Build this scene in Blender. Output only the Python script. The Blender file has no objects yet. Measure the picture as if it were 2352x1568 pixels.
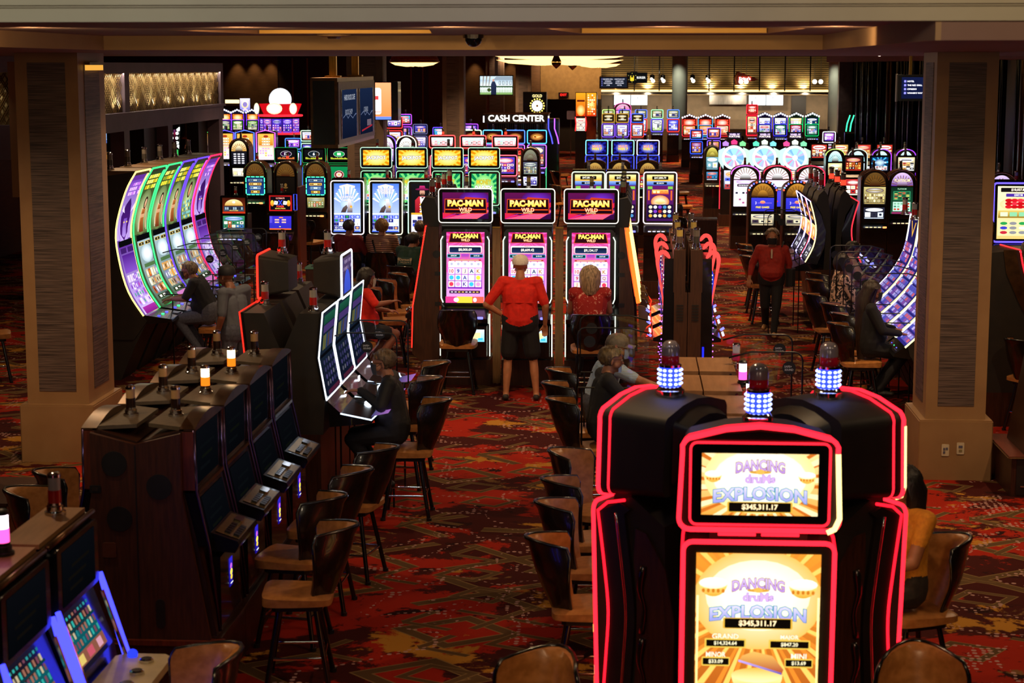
import bpy, bmesh, math, random
import numpy as np
from mathutils import Vector, Matrix, noise as mnoise
R = math.radians
PI = math.pi
random.seed(7)
S = bpy.context.scene
COL = S.collection
# ------------------------------------------------------------------ camera
CAM_H, F_PX = 4.15, 4200.0
TH, PSI = R(8.58), R(3.76)
cam_d = bpy.data.cameras.new('camera')
cam_d.sensor_width = 36.0
cam_d.lens = 36.0 * F_PX / 2352.0
cam_d.clip_end = 400
cam_d.dof.use_dof = True
cam_d.dof.focus_distance = 25.0
cam_d.dof.aperture_fstop = 4.5
cam = bpy.data.objects.new('camera', cam_d)
COL.objects.link(cam)
cam.location = (0, 0, CAM_H)
cam.rotation_euler = (R(90) - TH, 0, PSI)
S.camera = cam
# ------------------------------------------------------------------ world and exposure
w = bpy.data.worlds.new('world')
S.world = w
w.use_nodes = True
bg = w.node_tree.nodes['Background']
bg.inputs[0].default_value = (0.9, 0.62, 0.38, 1)
bg.inputs[1].default_value = 0.004
vs = S.view_settings
vs.view_transform = 'Standard'
vs.look = 'None'
vs.gamma = 1
vs.use_curve_mapping = False
vs.exposure = 0.0
cy = S.cycles
cy.max_bounces = 5
cy.diffuse_bounces = 2
cy.glossy_bounces = 2
cy.transmission_bounces = 3
cy.transparent_max_bounces = 12
cy.sample_clamp_indirect = 2.5
cy.sample_clamp_direct = 0
cy.caustics_reflective = False
cy.caustics_refractive = False
cy.use_light_tree = True
# ------------------------------------------------------------------ spot lamps: ceiling downlights and added unseen fill
LIGHTS = []
def spot(x, y, z, e, col=(1.0, 0.66, 0.36), size=95, r=0.07, aim=None):
 l = bpy.data.lights.new('spot_lamp', 'SPOT')
 l.energy = e
 l.color = col
 l.spot_size = R(size)
 l.spot_blend = 0.9
 l.shadow_soft_size = r
 o = bpy.data.objects.new('spot_lamp', l)
 COL.objects.link(o)
 o.location = (x, y, z)
 if aim:
  o.rotation_euler = (Vector(aim) - Vector((x, y, z))).to_track_quat('-Z', 'Y').to_euler()
 LIGHTS.append(o)
 return o
for _y, _xs, _e in ((11, (-4.0, 0, 3.6), 100), (16.2, (-7.2, -5.0, 1.9, 4.6), 230), (20.5, (-4.6, -1.2, 1.9, 4.6), 230), (25, (-7, -3.5, 0, 3), 200)):
 for _x in _xs:
  spot(_x, _y, 4.24, _e, size=150)
for _y in (31, 38, 46, 56, 68, 80):
 for _x in (-.17, -.07, .04, .14):
  spot(_x * _y, _y, 4.76, 500 if _y < 40 else 800 + 12 * _y, size=130)
for _x, _y, _ax, _ay in ((-.4, 6.2, -.5, 9.2), (1.4, 6.2, 1.6, 9.3), (-1.6, 6.2, -2.2, 9.0)):
 spot(_x, _y, 4.6, 260, size=34, aim=(_ax, _ay, 1.0))
# unseen fill spots added behind the viewer, shining in under the cornice
for _x in (-6, -2, 2.5, 7):
 spot(_x, 2.5, 3.3, 70, (1, .80, .55), 70, .25, aim=(_x * 1.1, 12, 4.3))
for _x, _c in ((-4.5, (.9, .92, .8)), (-2.5, (.9, .92, .85)), (-.5, (.85, .8, .9)), (1.5, (1, .8, .55)), (3.5, (1, .75, .45))):
 spot(_x, 8.1, 4.56, 42, _c, 140, .08, aim=(_x, 9.5, 4.6))  # spots added out of view to brighten the cornice, no fixture there
for _x in (-4, -2.6, -1.2, .2, 1.3):
 spot(_x, 12.0, 4.33, 30, (1, .68, .34), 130, .05, aim=(_x, 15.6, 4.33))  # added grazing spots that brighten the soffit face, without fixtures
# lamps in the two ceiling trays
for _x, _y in ((-2.9, 13.3), (-2.2, 13.3), (-1.8, 13.3), (-.3, 12.8), (.3, 12.8), (.9, 12.8)):
 spot(_x, _y, 4.49, 22, (1, .66, .25), 150, .03, aim=(_x, 14.7, 4.42))
# ------------------------------------------------------------------ colours and materials
def lin(c):
 if isinstance(c, str):
  c = c.lstrip('#')
  c = [int(c[i:i + 2], 16) / 255 for i in (0, 2, 4)]
  return tuple(v / 12.92 if v <= .04045 else ((v + .055) / 1.055) ** 2.4 for v in c)
 return tuple(c)
MATS = {}
def _new(name):
 m = bpy.data.materials.new(name)
 m.use_nodes = True
 nt = m.node_tree
 for n in list(nt.nodes):
  nt.nodes.remove(n)
 out = nt.nodes.new('ShaderNodeOutputMaterial')
 return m, nt, out
def pm(name, c1, c2=None, rough=.5, metal=0., scale=8., stretch=(1, 1, 1), bump=0., coat=0., spec=.5, alpha=1.):
 """procedural principled material: two colours mixed by stretched noise, noise bump"""
 if name in MATS:
  return MATS[name]
 m, nt, out = _new(name)
 b = nt.nodes.new('ShaderNodeBsdfPrincipled')
 c1 = lin(c1); c2 = lin(c2) if c2 else tuple(v * .8 for v in c1)
 tc = nt.nodes.new('ShaderNodeTexCoord')
 mp = nt.nodes.new('ShaderNodeMapping')
 mp.inputs['Scale'].default_value = stretch
 nz = nt.nodes.new('ShaderNodeTexNoise')
 nz.inputs['Scale'].default_value = scale
 nz.inputs['Detail'].default_value = 4
 cr = nt.nodes.new('ShaderNodeValToRGB')
 cr.color_ramp.elements[0].position = .35
 cr.color_ramp.elements[1].position = .65
 cr.color_ramp.elements[0].color = (*c1, 1)
 cr.color_ramp.elements[1].color = (*c2, 1)
 L = nt.links.new
 L(tc.outputs['Object'], mp.inputs['Vector']); L(mp.outputs[0], nz.inputs['Vector'])
 L(nz.outputs[0], cr.inputs[0]); L(cr.outputs[0], b.inputs['Base Color'])
 b.inputs['Roughness'].default_value = rough
 b.inputs['Metallic'].default_value = metal
 b.inputs['Coat Weight'].default_value = coat
 b.inputs['Specular IOR Level'].default_value = spec
 if bump:
  bp = nt.nodes.new('ShaderNodeBump')
  bp.inputs['Strength'].default_value = bump
  bp.inputs['Distance'].default_value = .01
  L(nz.outputs[0], bp.inputs['Height']); L(bp.outputs[0], b.inputs['Normal'])
 L(b.outputs[0], out.inputs[0])
 MATS[name] = m
 return m
def glow(c, s=3., sample=True):
 """emission for neon tubes and lamps"""
 k = ('glow', c, s, sample)
 if k in MATS:
  return MATS[k]
 m, nt, out = _new('glow_' + (c if isinstance(c, str) else 'lamp').lstrip('#'))
 e = nt.nodes.new('ShaderNodeEmission')
 e.inputs[0].default_value = (*lin(c), 1)
 e.inputs[1].default_value = s
 nt.links.new(e.outputs[0], out.inputs[0])
 if not sample:
  m.cycles.emission_sampling = 'NONE'
 MATS[k] = m
 return m
def screen_mats(gain=1.):
 gain *= 1.4
 """two emissive materials driven by the drawing's own colours: backlit screen, printed detail"""
 k = ('screen', gain)
 if k in MATS:
  return MATS[k]
 r = []
 for nm, smp in (('screen_backlight', 'AUTO'), ('screen_picture', 'NONE')):
  m, nt, out = _new(nm)
  e = nt.nodes.new('ShaderNodeEmission')
  a = nt.nodes.new('ShaderNodeAttribute')
  a.attribute_name = 'Col'
  nt.links.new(a.outputs['Color'], e.inputs[0])
  e.inputs[1].default_value = gain
  nt.links.new(e.outputs[0], out.inputs[0])
  m.cycles.emission_sampling = smp
  r.append(m)
 MATS[k] = r
 return r
def print_mats():
 """unlit print: diffuse colours from the drawing"""
 if 'print' in MATS:
  return MATS['print']
 m, nt, out = _new('printed_colour')
 b = nt.nodes.new('ShaderNodeBsdfPrincipled')
 a = nt.nodes.new('ShaderNodeAttribute')
 a.attribute_name = 'Col'
 b.inputs['Roughness'].default_value = .6
 nt.links.new(a.outputs['Color'], b.inputs['Base Color'])
 nt.links.new(b.outputs[0], out.inputs[0])
 MATS['print'] = [m, m]
 return MATS['print']
def glass_mat(name='clear_acrylic', tint=(.93, .93, .95), fac=.07):
 if name in MATS:
  return MATS[name]
 m, nt, out = _new(name)
 t = nt.nodes.new('ShaderNodeBsdfTransparent')
 g = nt.nodes.new('ShaderNodeBsdfGlossy')
 g.inputs['Roughness'].default_value = .02
 t.inputs[0].default_value = (*tint, 1)
 fr = nt.nodes.new('ShaderNodeFresnel')
 fr.inputs[0].default_value = 1.45
 mx = nt.nodes.new('ShaderNodeMixShader')
 nt.links.new(fr.outputs[0], mx.inputs[0])
 nt.links.new(t.outputs[0], mx.inputs[1]); nt.links.new(g.outputs[0], mx.inputs[2])
 nt.links.new(mx.outputs[0], out.inputs[0])
 MATS[name] = m
 return m
# ------------------------------------------------------------------ mesh helper
def T(x=0, y=0, z=0): return Matrix.Translation((x, y, z))
def RX(a): return Matrix.Rotation(a, 4, 'X')
def RY(a): return Matrix.Rotation(a, 4, 'Y')
def RZ(a): return Matrix.Rotation(a, 4, 'Z')
class MB:
 def __init__(s):
  s.v, s.f, s.m = [], [], []
  s.mi = 0
 def add(s, vs, fs, M=None):
  b = len(s.v)
  s.v += [tuple(M @ Vector(p)) for p in vs] if M is not None else [tuple(p) for p in vs]
  s.f += [tuple(i + b for i in f) for f in fs]
  s.m += [s.mi] * len(fs)
  return s
 def box(s, x0, y0, z0, x1, y1, z1, M=None, b=0.):
  if b > 0:
   c = min(b, abs(x1 - x0) * .49, abs(y1 - y0) * .49)
   pts = [(x0 + c, y0), (x1 - c, y0), (x1, y0 + c), (x1, y1 - c), (x1 - c, y1), (x0 + c, y1), (x0, y1 - c), (x0, y0 + c)]
   return s.prism_z(pts, z0, z1, M)
  vs = [(x0, y0, z0), (x1, y0, z0), (x1, y1, z0), (x0, y1, z0), (x0, y0, z1), (x1, y0, z1), (x1, y1, z1), (x0, y1, z1)]
  return s.add(vs, [(3, 2, 1, 0), (4, 5, 6, 7), (0, 1, 5, 4), (1, 2, 6, 5), (2, 3, 7, 6), (3, 0, 4, 7)], M)
 def prism_z(s, pts, z0, z1, M=None, top=None):
  n = len(pts); q = top or pts
  vs = [(x, y, z0) for x, y in pts] + [(x, y, z1) for x, y in q]
  fs = [tuple(range(n))[::-1], tuple(range(n, 2 * n))] + [(i, (i + 1) % n, n + (i + 1) % n, n + i) for i in range(n)]
  return s.add(vs, fs, M)
 def prism_x(s, prof, x0, x1, M=None, inset=0.):
  """prof: (y,z) outline extruded along x"""
  n = len(prof)
  vs = [(x0, y, z) for y, z in prof] + [(x1, y, z) for y, z in prof]
  fs = [tuple(range(n)), tuple(range(n, 2 * n))[::-1]] + [(i, n + i, n + (i + 1) % n, (i + 1) % n) for i in range(n)]
  return s.add(vs, fs, M)
 def slab(s, pts, d0, d1, M=None, back=1.):
  """outline in the x-z plane (screen plane), thickness along y from d0 (front) to d1; back scales the rear outline"""
  n = len(pts)
  cx = sum(p[0] for p in pts) / n; cz = sum(p[1] for p in pts) / n
  vs = [(x, d0, z) for x, z in pts] + [(cx + (x - cx) * back, d1, cz + (z - cz) * back) for x, z in pts]
  fs = [tuple(range(n)), tuple(range(n, 2 * n))[::-1]] + [(i, n + i, n + (i + 1) % n, (i + 1) % n)[::-1] for i in range(n)]
  return s.add(vs, fs, M)
 def tube(s, pts, r, n=6, closed=False, M=None, caps=True):
  pts = [Vector(p) for p in pts]
  k = len(pts)
  rs = r if isinstance(r, (list, tuple)) else [r] * k
  vs, fs = [], []
  up = None
  for i, p in enumerate(pts):
   a = pts[i - 1] if (i or closed) else p
   c = pts[(i + 1) % k] if (i < k - 1 or closed) else p
   t = (c - a).normalized()
   if up is None:
    up = Vector((0, 0, 1)) if abs(t.z) < .9 else Vector((1, 0, 0))
   sd = t.cross(up)
   if sd.length < 1e-4:
    sd = t.orthogonal()
   sd.normalize(); u2 = sd.cross(t).normalized(); up = u2
   for j in range(n):
    an = 2 * PI * j / n
    vs.append(p + (sd * math.cos(an) + u2 * math.sin(an)) * rs[i])
  m = k if closed else k - 1
  for i in range(m):
   for j in range(n):
    a = i * n + j; b = i * n + (j + 1) % n
    c = ((i + 1) % k) * n + (j + 1) % n; d = ((i + 1) % k) * n + j
    fs.append((a, b, c, d))
  if caps and not closed:
   fs.append(tuple(range(n))[::-1]); fs.append(tuple(range((k - 1) * n, k * n)))
  return s.add(vs, fs, M)
 def lathe(s, prof, n=16, M=None):
  """prof: (r,z) bottom to top"""
  vs, fs = [], []
  for r, z in prof:
   for j in range(n):
    a = 2 * PI * j / n
    vs.append((r * math.cos(a), r * math.sin(a), z))
  for i in range(len(prof) - 1):
   for j in range(n):
    fs.append((i * n + j, i * n + (j + 1) % n, (i + 1) * n + (j + 1) % n, (i + 1) * n + j))
  fs.append(tuple(range(n))[::-1]); fs.append(tuple(range((len(prof) - 1) * n, len(prof) * n)))
  return s.add(vs, fs, M)
 def ball(s, c, rx, ry=None, rz=None, n=12, m=8, M=None):
  ry = ry or rx; rz = rz or rx
  vs = [(c[0], c[1], c[2] - rz)]
  for i in range(1, m):
   t = -PI / 2 + PI * i / m
   for j in range(n):
    a = 2 * PI * j / n
    vs.append((c[0] + rx * math.cos(t) * math.cos(a), c[1] + ry * math.cos(t) * math.sin(a), c[2] + rz * math.sin(t)))
  vs.append((c[0], c[1], c[2] + rz))
  fs = [(0, 1 + (j + 1) % n, 1 + j) for j in range(n)]
  for i in range(m - 2):
   for j in range(n):
    a = 1 + i * n
    fs.append((a + j, a + (j + 1) % n, a + n + (j + 1) % n, a + n + j))
  b = 1 + (m - 2) * n
  fs += [(b + j, b + (j + 1) % n, len(vs) - 1) for j in range(n)]
  return s.add(vs, fs, M)
 def grid(s, fn, nu, nv, M=None, cu=False):
  """sheet from fn(u,v) with u,v in 0..1"""
  vs = [fn(i / nu, j / nv) for j in range(nv + 1) for i in range(nu + 1)]
  fs = [(j * (nu + 1) + i, j * (nu + 1) + i + 1, (j + 1) * (nu + 1) + i + 1, (j + 1) * (nu + 1) + i) for j in range(nv) for i in range(nu)]
  return s.add(vs, fs, M)
 def mesh(s, name, mats, smooth=False, weld=False):
  me = bpy.data.meshes.new(name)
  me.from_pydata(s.v, [], s.f)
  for m in (mats if isinstance(mats, (list, tuple)) else [mats]):
   me.materials.append(m)
  if any(s.m):
   me.polygons.foreach_set('material_index', s.m)
  bm = bmesh.new(); bm.from_mesh(me)
  if weld:
   bmesh.ops.remove_doubles(bm, verts=bm.verts, dist=1e-5)
  bmesh.ops.recalc_face_normals(bm, faces=bm.faces)
  bm.to_mesh(me); bm.free()
  if smooth:
   me.polygons.foreach_set('use_smooth', [True] * len(me.polygons))
   if smooth is not True:
    me.set_sharp_from_angle(angle=R(smooth))
  me.update()
  return me
def ob(name, me, parent=None, M=None):
 o = bpy.data.objects.new(name, me)
 COL.objects.link(o)
 if parent:
  o.parent = parent
 if M is not None:
  o.matrix_local = M
 return o
def mk(name, mb, mats, parent=None, smooth=False, M=None, weld=False):
 return ob(name, mb.mesh(name, mats, smooth, weld), parent, M)
def thing(name, label, cat, loc=(0, 0, 0), rz=0., group=None):
 o = bpy.data.objects.new(name, None)
 COL.objects.link(o)
 o.empty_display_size = .1
 o.location = loc
 o.rotation_euler = (0, 0, rz)
 tag(o, label, cat, group)
 return o
def tag(o, label, cat, group=None):
 o['label'] = label; o['category'] = cat
 if group:
  o['group'] = group
 return o
def struct(o):
 o['kind'] = 'structure'
 return o
KIDS = {}
def dup(root, loc, rz=0., label=None, group=None):
 """copy of a thing with copies of its parts and sub-parts (mesh data shared)"""
 kids = {}
 def cp(o, parent):
  c = o.copy()
  COL.objects.link(c)
  if parent:
   c.parent = parent
  for ch in o.children:
   cp(ch, c)
  return c
 r = cp(root, None)
 r.location = loc
 r.rotation_euler = (0, 0, rz)
 if label:
  r['label'] = label
 if group:
  r['group'] = group
 return r
def rrect(w, h, r, n=4, cx=0., cz=0.):
 """rounded rectangle outline, counter-clockwise from lower right, in x-z"""
 pts = []
 for (sx, sz, a0) in ((1, -1, -90), (1, 1, 0), (-1, 1, 90), (-1, -1, 180)):
  for i in range(n + 1):
   a = R(a0 + 90 * i / n)
   pts.append((cx + sx * (w / 2 - r) + r * math.cos(a), cz + sz * (h / 2 - r) + r * math.sin(a)))
 return pts
def arch(w, h, rise, n=10, r0=0.):
 """outline with a rounded top, from lower left counter-clockwise: base at z=0, spring line at h-rise"""
 pts = [(-w / 2, 0), (w / 2, 0)]
 for i in range(n + 1):
  a = PI * i / n
  pts.append((w / 2 * math.cos(a), h - rise + rise * math.sin(a)))
 return pts
# ------------------------------------------------------------------ flat drawings (screens, signs, prints)
_TXT = {}
def text_tris(s, off=0.):
 k = (s, off)
 if k in _TXT:
  return _TXT[k]
 cu = bpy.data.curves.new('t', 'FONT')
 cu.body = s
 cu.offset = off
 cu.resolution_u = 2
 cu.align_x = 'LEFT'
 o = bpy.data.objects.new('t', cu)
 COL.objects.link(o)
 me = o.to_mesh()
 vs = [(v.co.x, v.co.y) for v in me.vertices]
 fs = [tuple(p.vertices) for p in me.polygons]
 o.to_mesh_clear()
 bpy.data.objects.remove(o); bpy.data.curves.remove(cu)
 if vs:
  x0 = min(v[0] for v in vs); x1 = max(v[0] for v in vs); y0 = min(v[1] for v in vs); y1 = max(v[1] for v in vs)
 else:
  x0 = y0 = 0; x1 = y1 = 1
 _TXT[k] = (vs, fs, (x0, y0, x1, y1))
 return _TXT[k]
class Cv:
 """a drawing: coloured polygons in layers on a w x h field (x centred, y from the bottom)"""
 DZ = .0012
 def __init__(s, w, h, c0, c1=None, warp=None, cuts=0):
  s.w, s.h = w, h
  s.v, s.c, s.f, s.mi = [], [], [], []
  s.layer = 0
  s.warp = warp
  s.cuts = (list(cuts) if isinstance(cuts, (list, tuple)) else [h * i / cuts for i in range(cuts + 1)]) if cuts else None
  s.poly([(-w / 2, 0), (w / 2, 0), (w / 2, h), (-w / 2, h)], c0, c1)
  s.layer = 1
 @staticmethod
 def clip(pts, ax, lim, keep_less):
  out = []
  for i in range(len(pts)):
   a, b = pts[i - 1], pts[i]
   ia = (a[ax] <= lim) == keep_less or a[ax] == lim
   ib = (b[ax] <= lim) == keep_less or b[ax] == lim
   if ia != ib:
    t = (lim - a[ax]) / (b[ax] - a[ax])
    out.append(tuple(a[k] + (b[k] - a[k]) * t for k in range(len(a))))
   if ib:
    out.append(b)
  return out
 def _emit(s, pts):
  if len(pts) < 3:
   return
  b = len(s.v)
  for p in pts:
   s.v.append((p[0], p[1], s.layer)); s.c.append(p[2:5])
  s.f.append(tuple(range(b, b + len(pts))))
  s.mi.append(0 if s.layer == 0 else 1)
 def poly(s, pts, c, c1=None, clip=True, bump=True):
  """c1: colour at the top (vertical gradient)"""
  a = lin(c); z = lin(c1) if c1 else a
  y0 = min(p[1] for p in pts); y1 = max(p[1] for p in pts); d = (y1 - y0) or 1
  P = [(p[0], p[1], *(a[k] + (z[k] - a[k]) * (p[1] - y0) / d for k in range(3))) for p in pts]
  if clip:
   for ax, lim, less in ((0, -s.w / 2, False), (0, s.w / 2, True), (1, 0, False), (1, s.h, True)):
    P = s.clip(P, ax, lim, less)
    if len(P) < 3:
     return s
  if s.cuts:
   for u, v in zip(s.cuts, s.cuts[1:]):
    if max(p[1] for p in P) <= u or min(p[1] for p in P) >= v:
     continue
    s._emit(s.clip(s.clip(P, 1, u, False), 1, v, True))
  else:
   s._emit(P)
  if bump and s.layer:
   s.layer += 1
  return s
 def rect(s, x0, y0, x1, y1, c, c1=None):
  return s.poly([(x0, y0), (x1, y0), (x1, y1), (x0, y1)], c, c1)
 def rr(s, cx, cy, w, h, r, c, c1=None):
  return s.poly(rrect(w, h, r, 3, cx, cy), c, c1)
 def ell(s, cx, cy, rx, ry, c, c1=None, n=16, a0=0., a1=2 * PI):
  return s.poly([(cx + rx * math.cos(a0 + (a1 - a0) * i / n), cy + ry * math.sin(a0 + (a1 - a0) * i / n)) for i in range(n + (0 if a1 - a0 > 6.2 else 1))], c, c1)
 def radial(s, cx, cy, rx, ry, cin, cout, n=20):
  """soft blob: fan from the centre colour to the rim colour"""
  a, z = lin(cin), lin(cout)
  for i in range(n):
   t0, t1 = 2 * PI * i / n, 2 * PI * (i + 1) / n
   P = [(cx, cy, *a), (cx + rx * math.cos(t0), cy + ry * math.sin(t0), *z), (cx + rx * math.cos(t1), cy + ry * math.sin(t1), *z)]
   for ax, lim, less in ((0, -s.w / 2, False), (0, s.w / 2, True), (1, 0, False), (1, s.h, True)):
    P = s.clip(P, ax, lim, less)
    if len(P) < 3:
     break
   if len(P) < 3:
    continue
   if s.cuts:
    for u, v in zip(s.cuts, s.cuts[1:]):
     if max(p[1] for p in P) <= u or min(p[1] for p in P) >= v:
      continue
     s._emit(s.clip(s.clip(P, 1, u, False), 1, v, True))
   else:
    s._emit(P)
  s.layer += 1
  return s
 def rays(s, cx, cy, n, r, c, duty=.5, ph=0., r0=0.):
  for i in range(n):
   a = ph + 2 * PI * i / n; b = a + 2 * PI * duty / n
   s.poly([(cx + r0 * math.cos(a), cy + r0 * math.sin(a)), (cx + r * math.cos(a), cy + r * math.sin(a)), (cx + r * math.cos(b), cy + r * math.sin(b)), (cx + r0 * math.cos(b), cy + r0 * math.sin(b))], c, bump=False)
  s.layer += 1
  return s
 def dots(s, x0, y0, x1, y1, nx, ny, rx, ry, cols, shape='rect', rnd=None):
  rnd = rnd or random.Random(3)
  for j in range(ny):
   for i in range(nx):
    cx = x0 + (x1 - x0) * (i + .5) / nx; cy = y0 + (y1 - y0) * (j + .5) / ny
    c = rnd.choice(cols)
    if c is None:
     continue
    if shape == 'rect':
     s.poly([(cx - rx, cy - ry), (cx + rx, cy - ry), (cx + rx, cy + ry), (cx - rx, cy + ry)], c, bump=False)
    else:
     s.poly([(cx + rx * math.cos(2 * PI * k / 10), cy + ry * math.sin(2 * PI * k / 10)) for k in range(10)], c, bump=False)
  s.layer += 1
  return s
 def text(s, t, cx, cy, h, c, w=None, edge=None, ew=.05, off=.02, rot=0., arc=0., c1=None):
  """centred text of cap height h (w: largest width)"""
  base = text_tris(t, off)[2]
  bw, bh = base[2] - base[0], base[3] - base[1]
  k = h / bh
  kx = min(k, w / bw) if w else k
  mx, my = (base[0] + base[2]) / 2, (base[1] + base[3]) / 2
  cr, sr = math.cos(rot), math.sin(rot)
  for col, o in ([(edge, ew)] if edge else []) + [(c, off)]:
   vs, fs, _ = text_tris(t, o)
   a = lin(col); z = lin(c1) if (c1 and col is c) else a
   P = []
   for x, y in vs:
    u, v = (x - mx) * kx, (y - my) * k
    if arc:
     v -= arc * u * u
    q = min(1, max(0, (v / h) + .5))
    P.append((cx + u * cr - v * sr, cy + u * sr + v * cr, *(a[i] + (z[i] - a[i]) * q for i in range(3))))
   for f in fs:
    pl = [P[i] for i in f]
    if s.cuts:
     for u, v in zip(s.cuts, s.cuts[1:]):
      if max(p[1] for p in pl) <= u or min(p[1] for p in pl) >= v:
       continue
      s._emit(s.clip(s.clip(pl, 1, u, False), 1, v, True))
    else:
     s._emit(pl)
   s.layer += 1
  return s
 def mesh(s, name='screen', mats=None, gain=1., dz=None):
  """laid in the x-z plane, facing -y"""
  dz = dz or s.DZ
  me = bpy.data.meshes.new(name)
  if s.warp:
   vs = [s.warp(x, y, l * dz) for x, y, l in s.v]
  else:
   vs = [(x, -l * dz, y) for x, y, l in s.v]
  me.from_pydata(vs, [], s.f)
  for m in (mats or screen_mats(gain)):
   me.materials.append(m)
  me.polygons.foreach_set('material_index', s.mi)
  at = me.color_attributes.new('Col', 'FLOAT_COLOR', 'POINT')
  at.data.foreach_set('color', np.array([(*c, 1) for c in s.c], dtype=np.float32).ravel())
  me.update()
  return me
# ------------------------------------------------------------------ shared materials
BLACK = pm('gloss_black_plastic', '#0b0b0c', '#131314', .22, coat=.3)
MATTE = pm('matt_black_plastic', '#17120d', '#1f1811', .6)
SOFT = pm('soft_black_vinyl', '#100e0d', '#181513', .45)
CHROME = pm('chrome', '#d8d8d8', '#c4c4c4', .12, 1.)
STEEL = pm('brushed_steel', '#8a8580', '#6e6a66', .3, 1., 40, (1, 1, .05))
WOOD = pm('walnut_laminate', '#3c1f12', '#2a140b', .38, 0, 9, (6, 6, .5), .05)
WOOD_R = pm('red_mahogany_laminate', '#6d2c17', '#50200f', .38, 0, 9, (6, 6, .5), .05)
TOPW = pm('tan_laminate_top', '#a3754a', '#93683f', .5, 0, 6, (.6, 4, 4))
TOPG = pm('grey_brown_laminate_top', '#64543f', '#574835', .55, 0, 7, (3, 3, 3))
LEATHER = pm('tan_leather', '#b37740', '#99622f', .38, 0, 20, (1, 1, 1), .12)
SHELL = pm('dark_shell', '#1c120c', '#120b08', .25, coat=.4)
BRONZE = pm('bronze_metal', '#6b4a2c', '#4e3620', .32, .8)
BRASS = pm('brushed_brass', '#c79a45', '#a97e33', .3, 1., 30, (1, 1, .1))
ACRYL = glass_mat()
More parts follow.
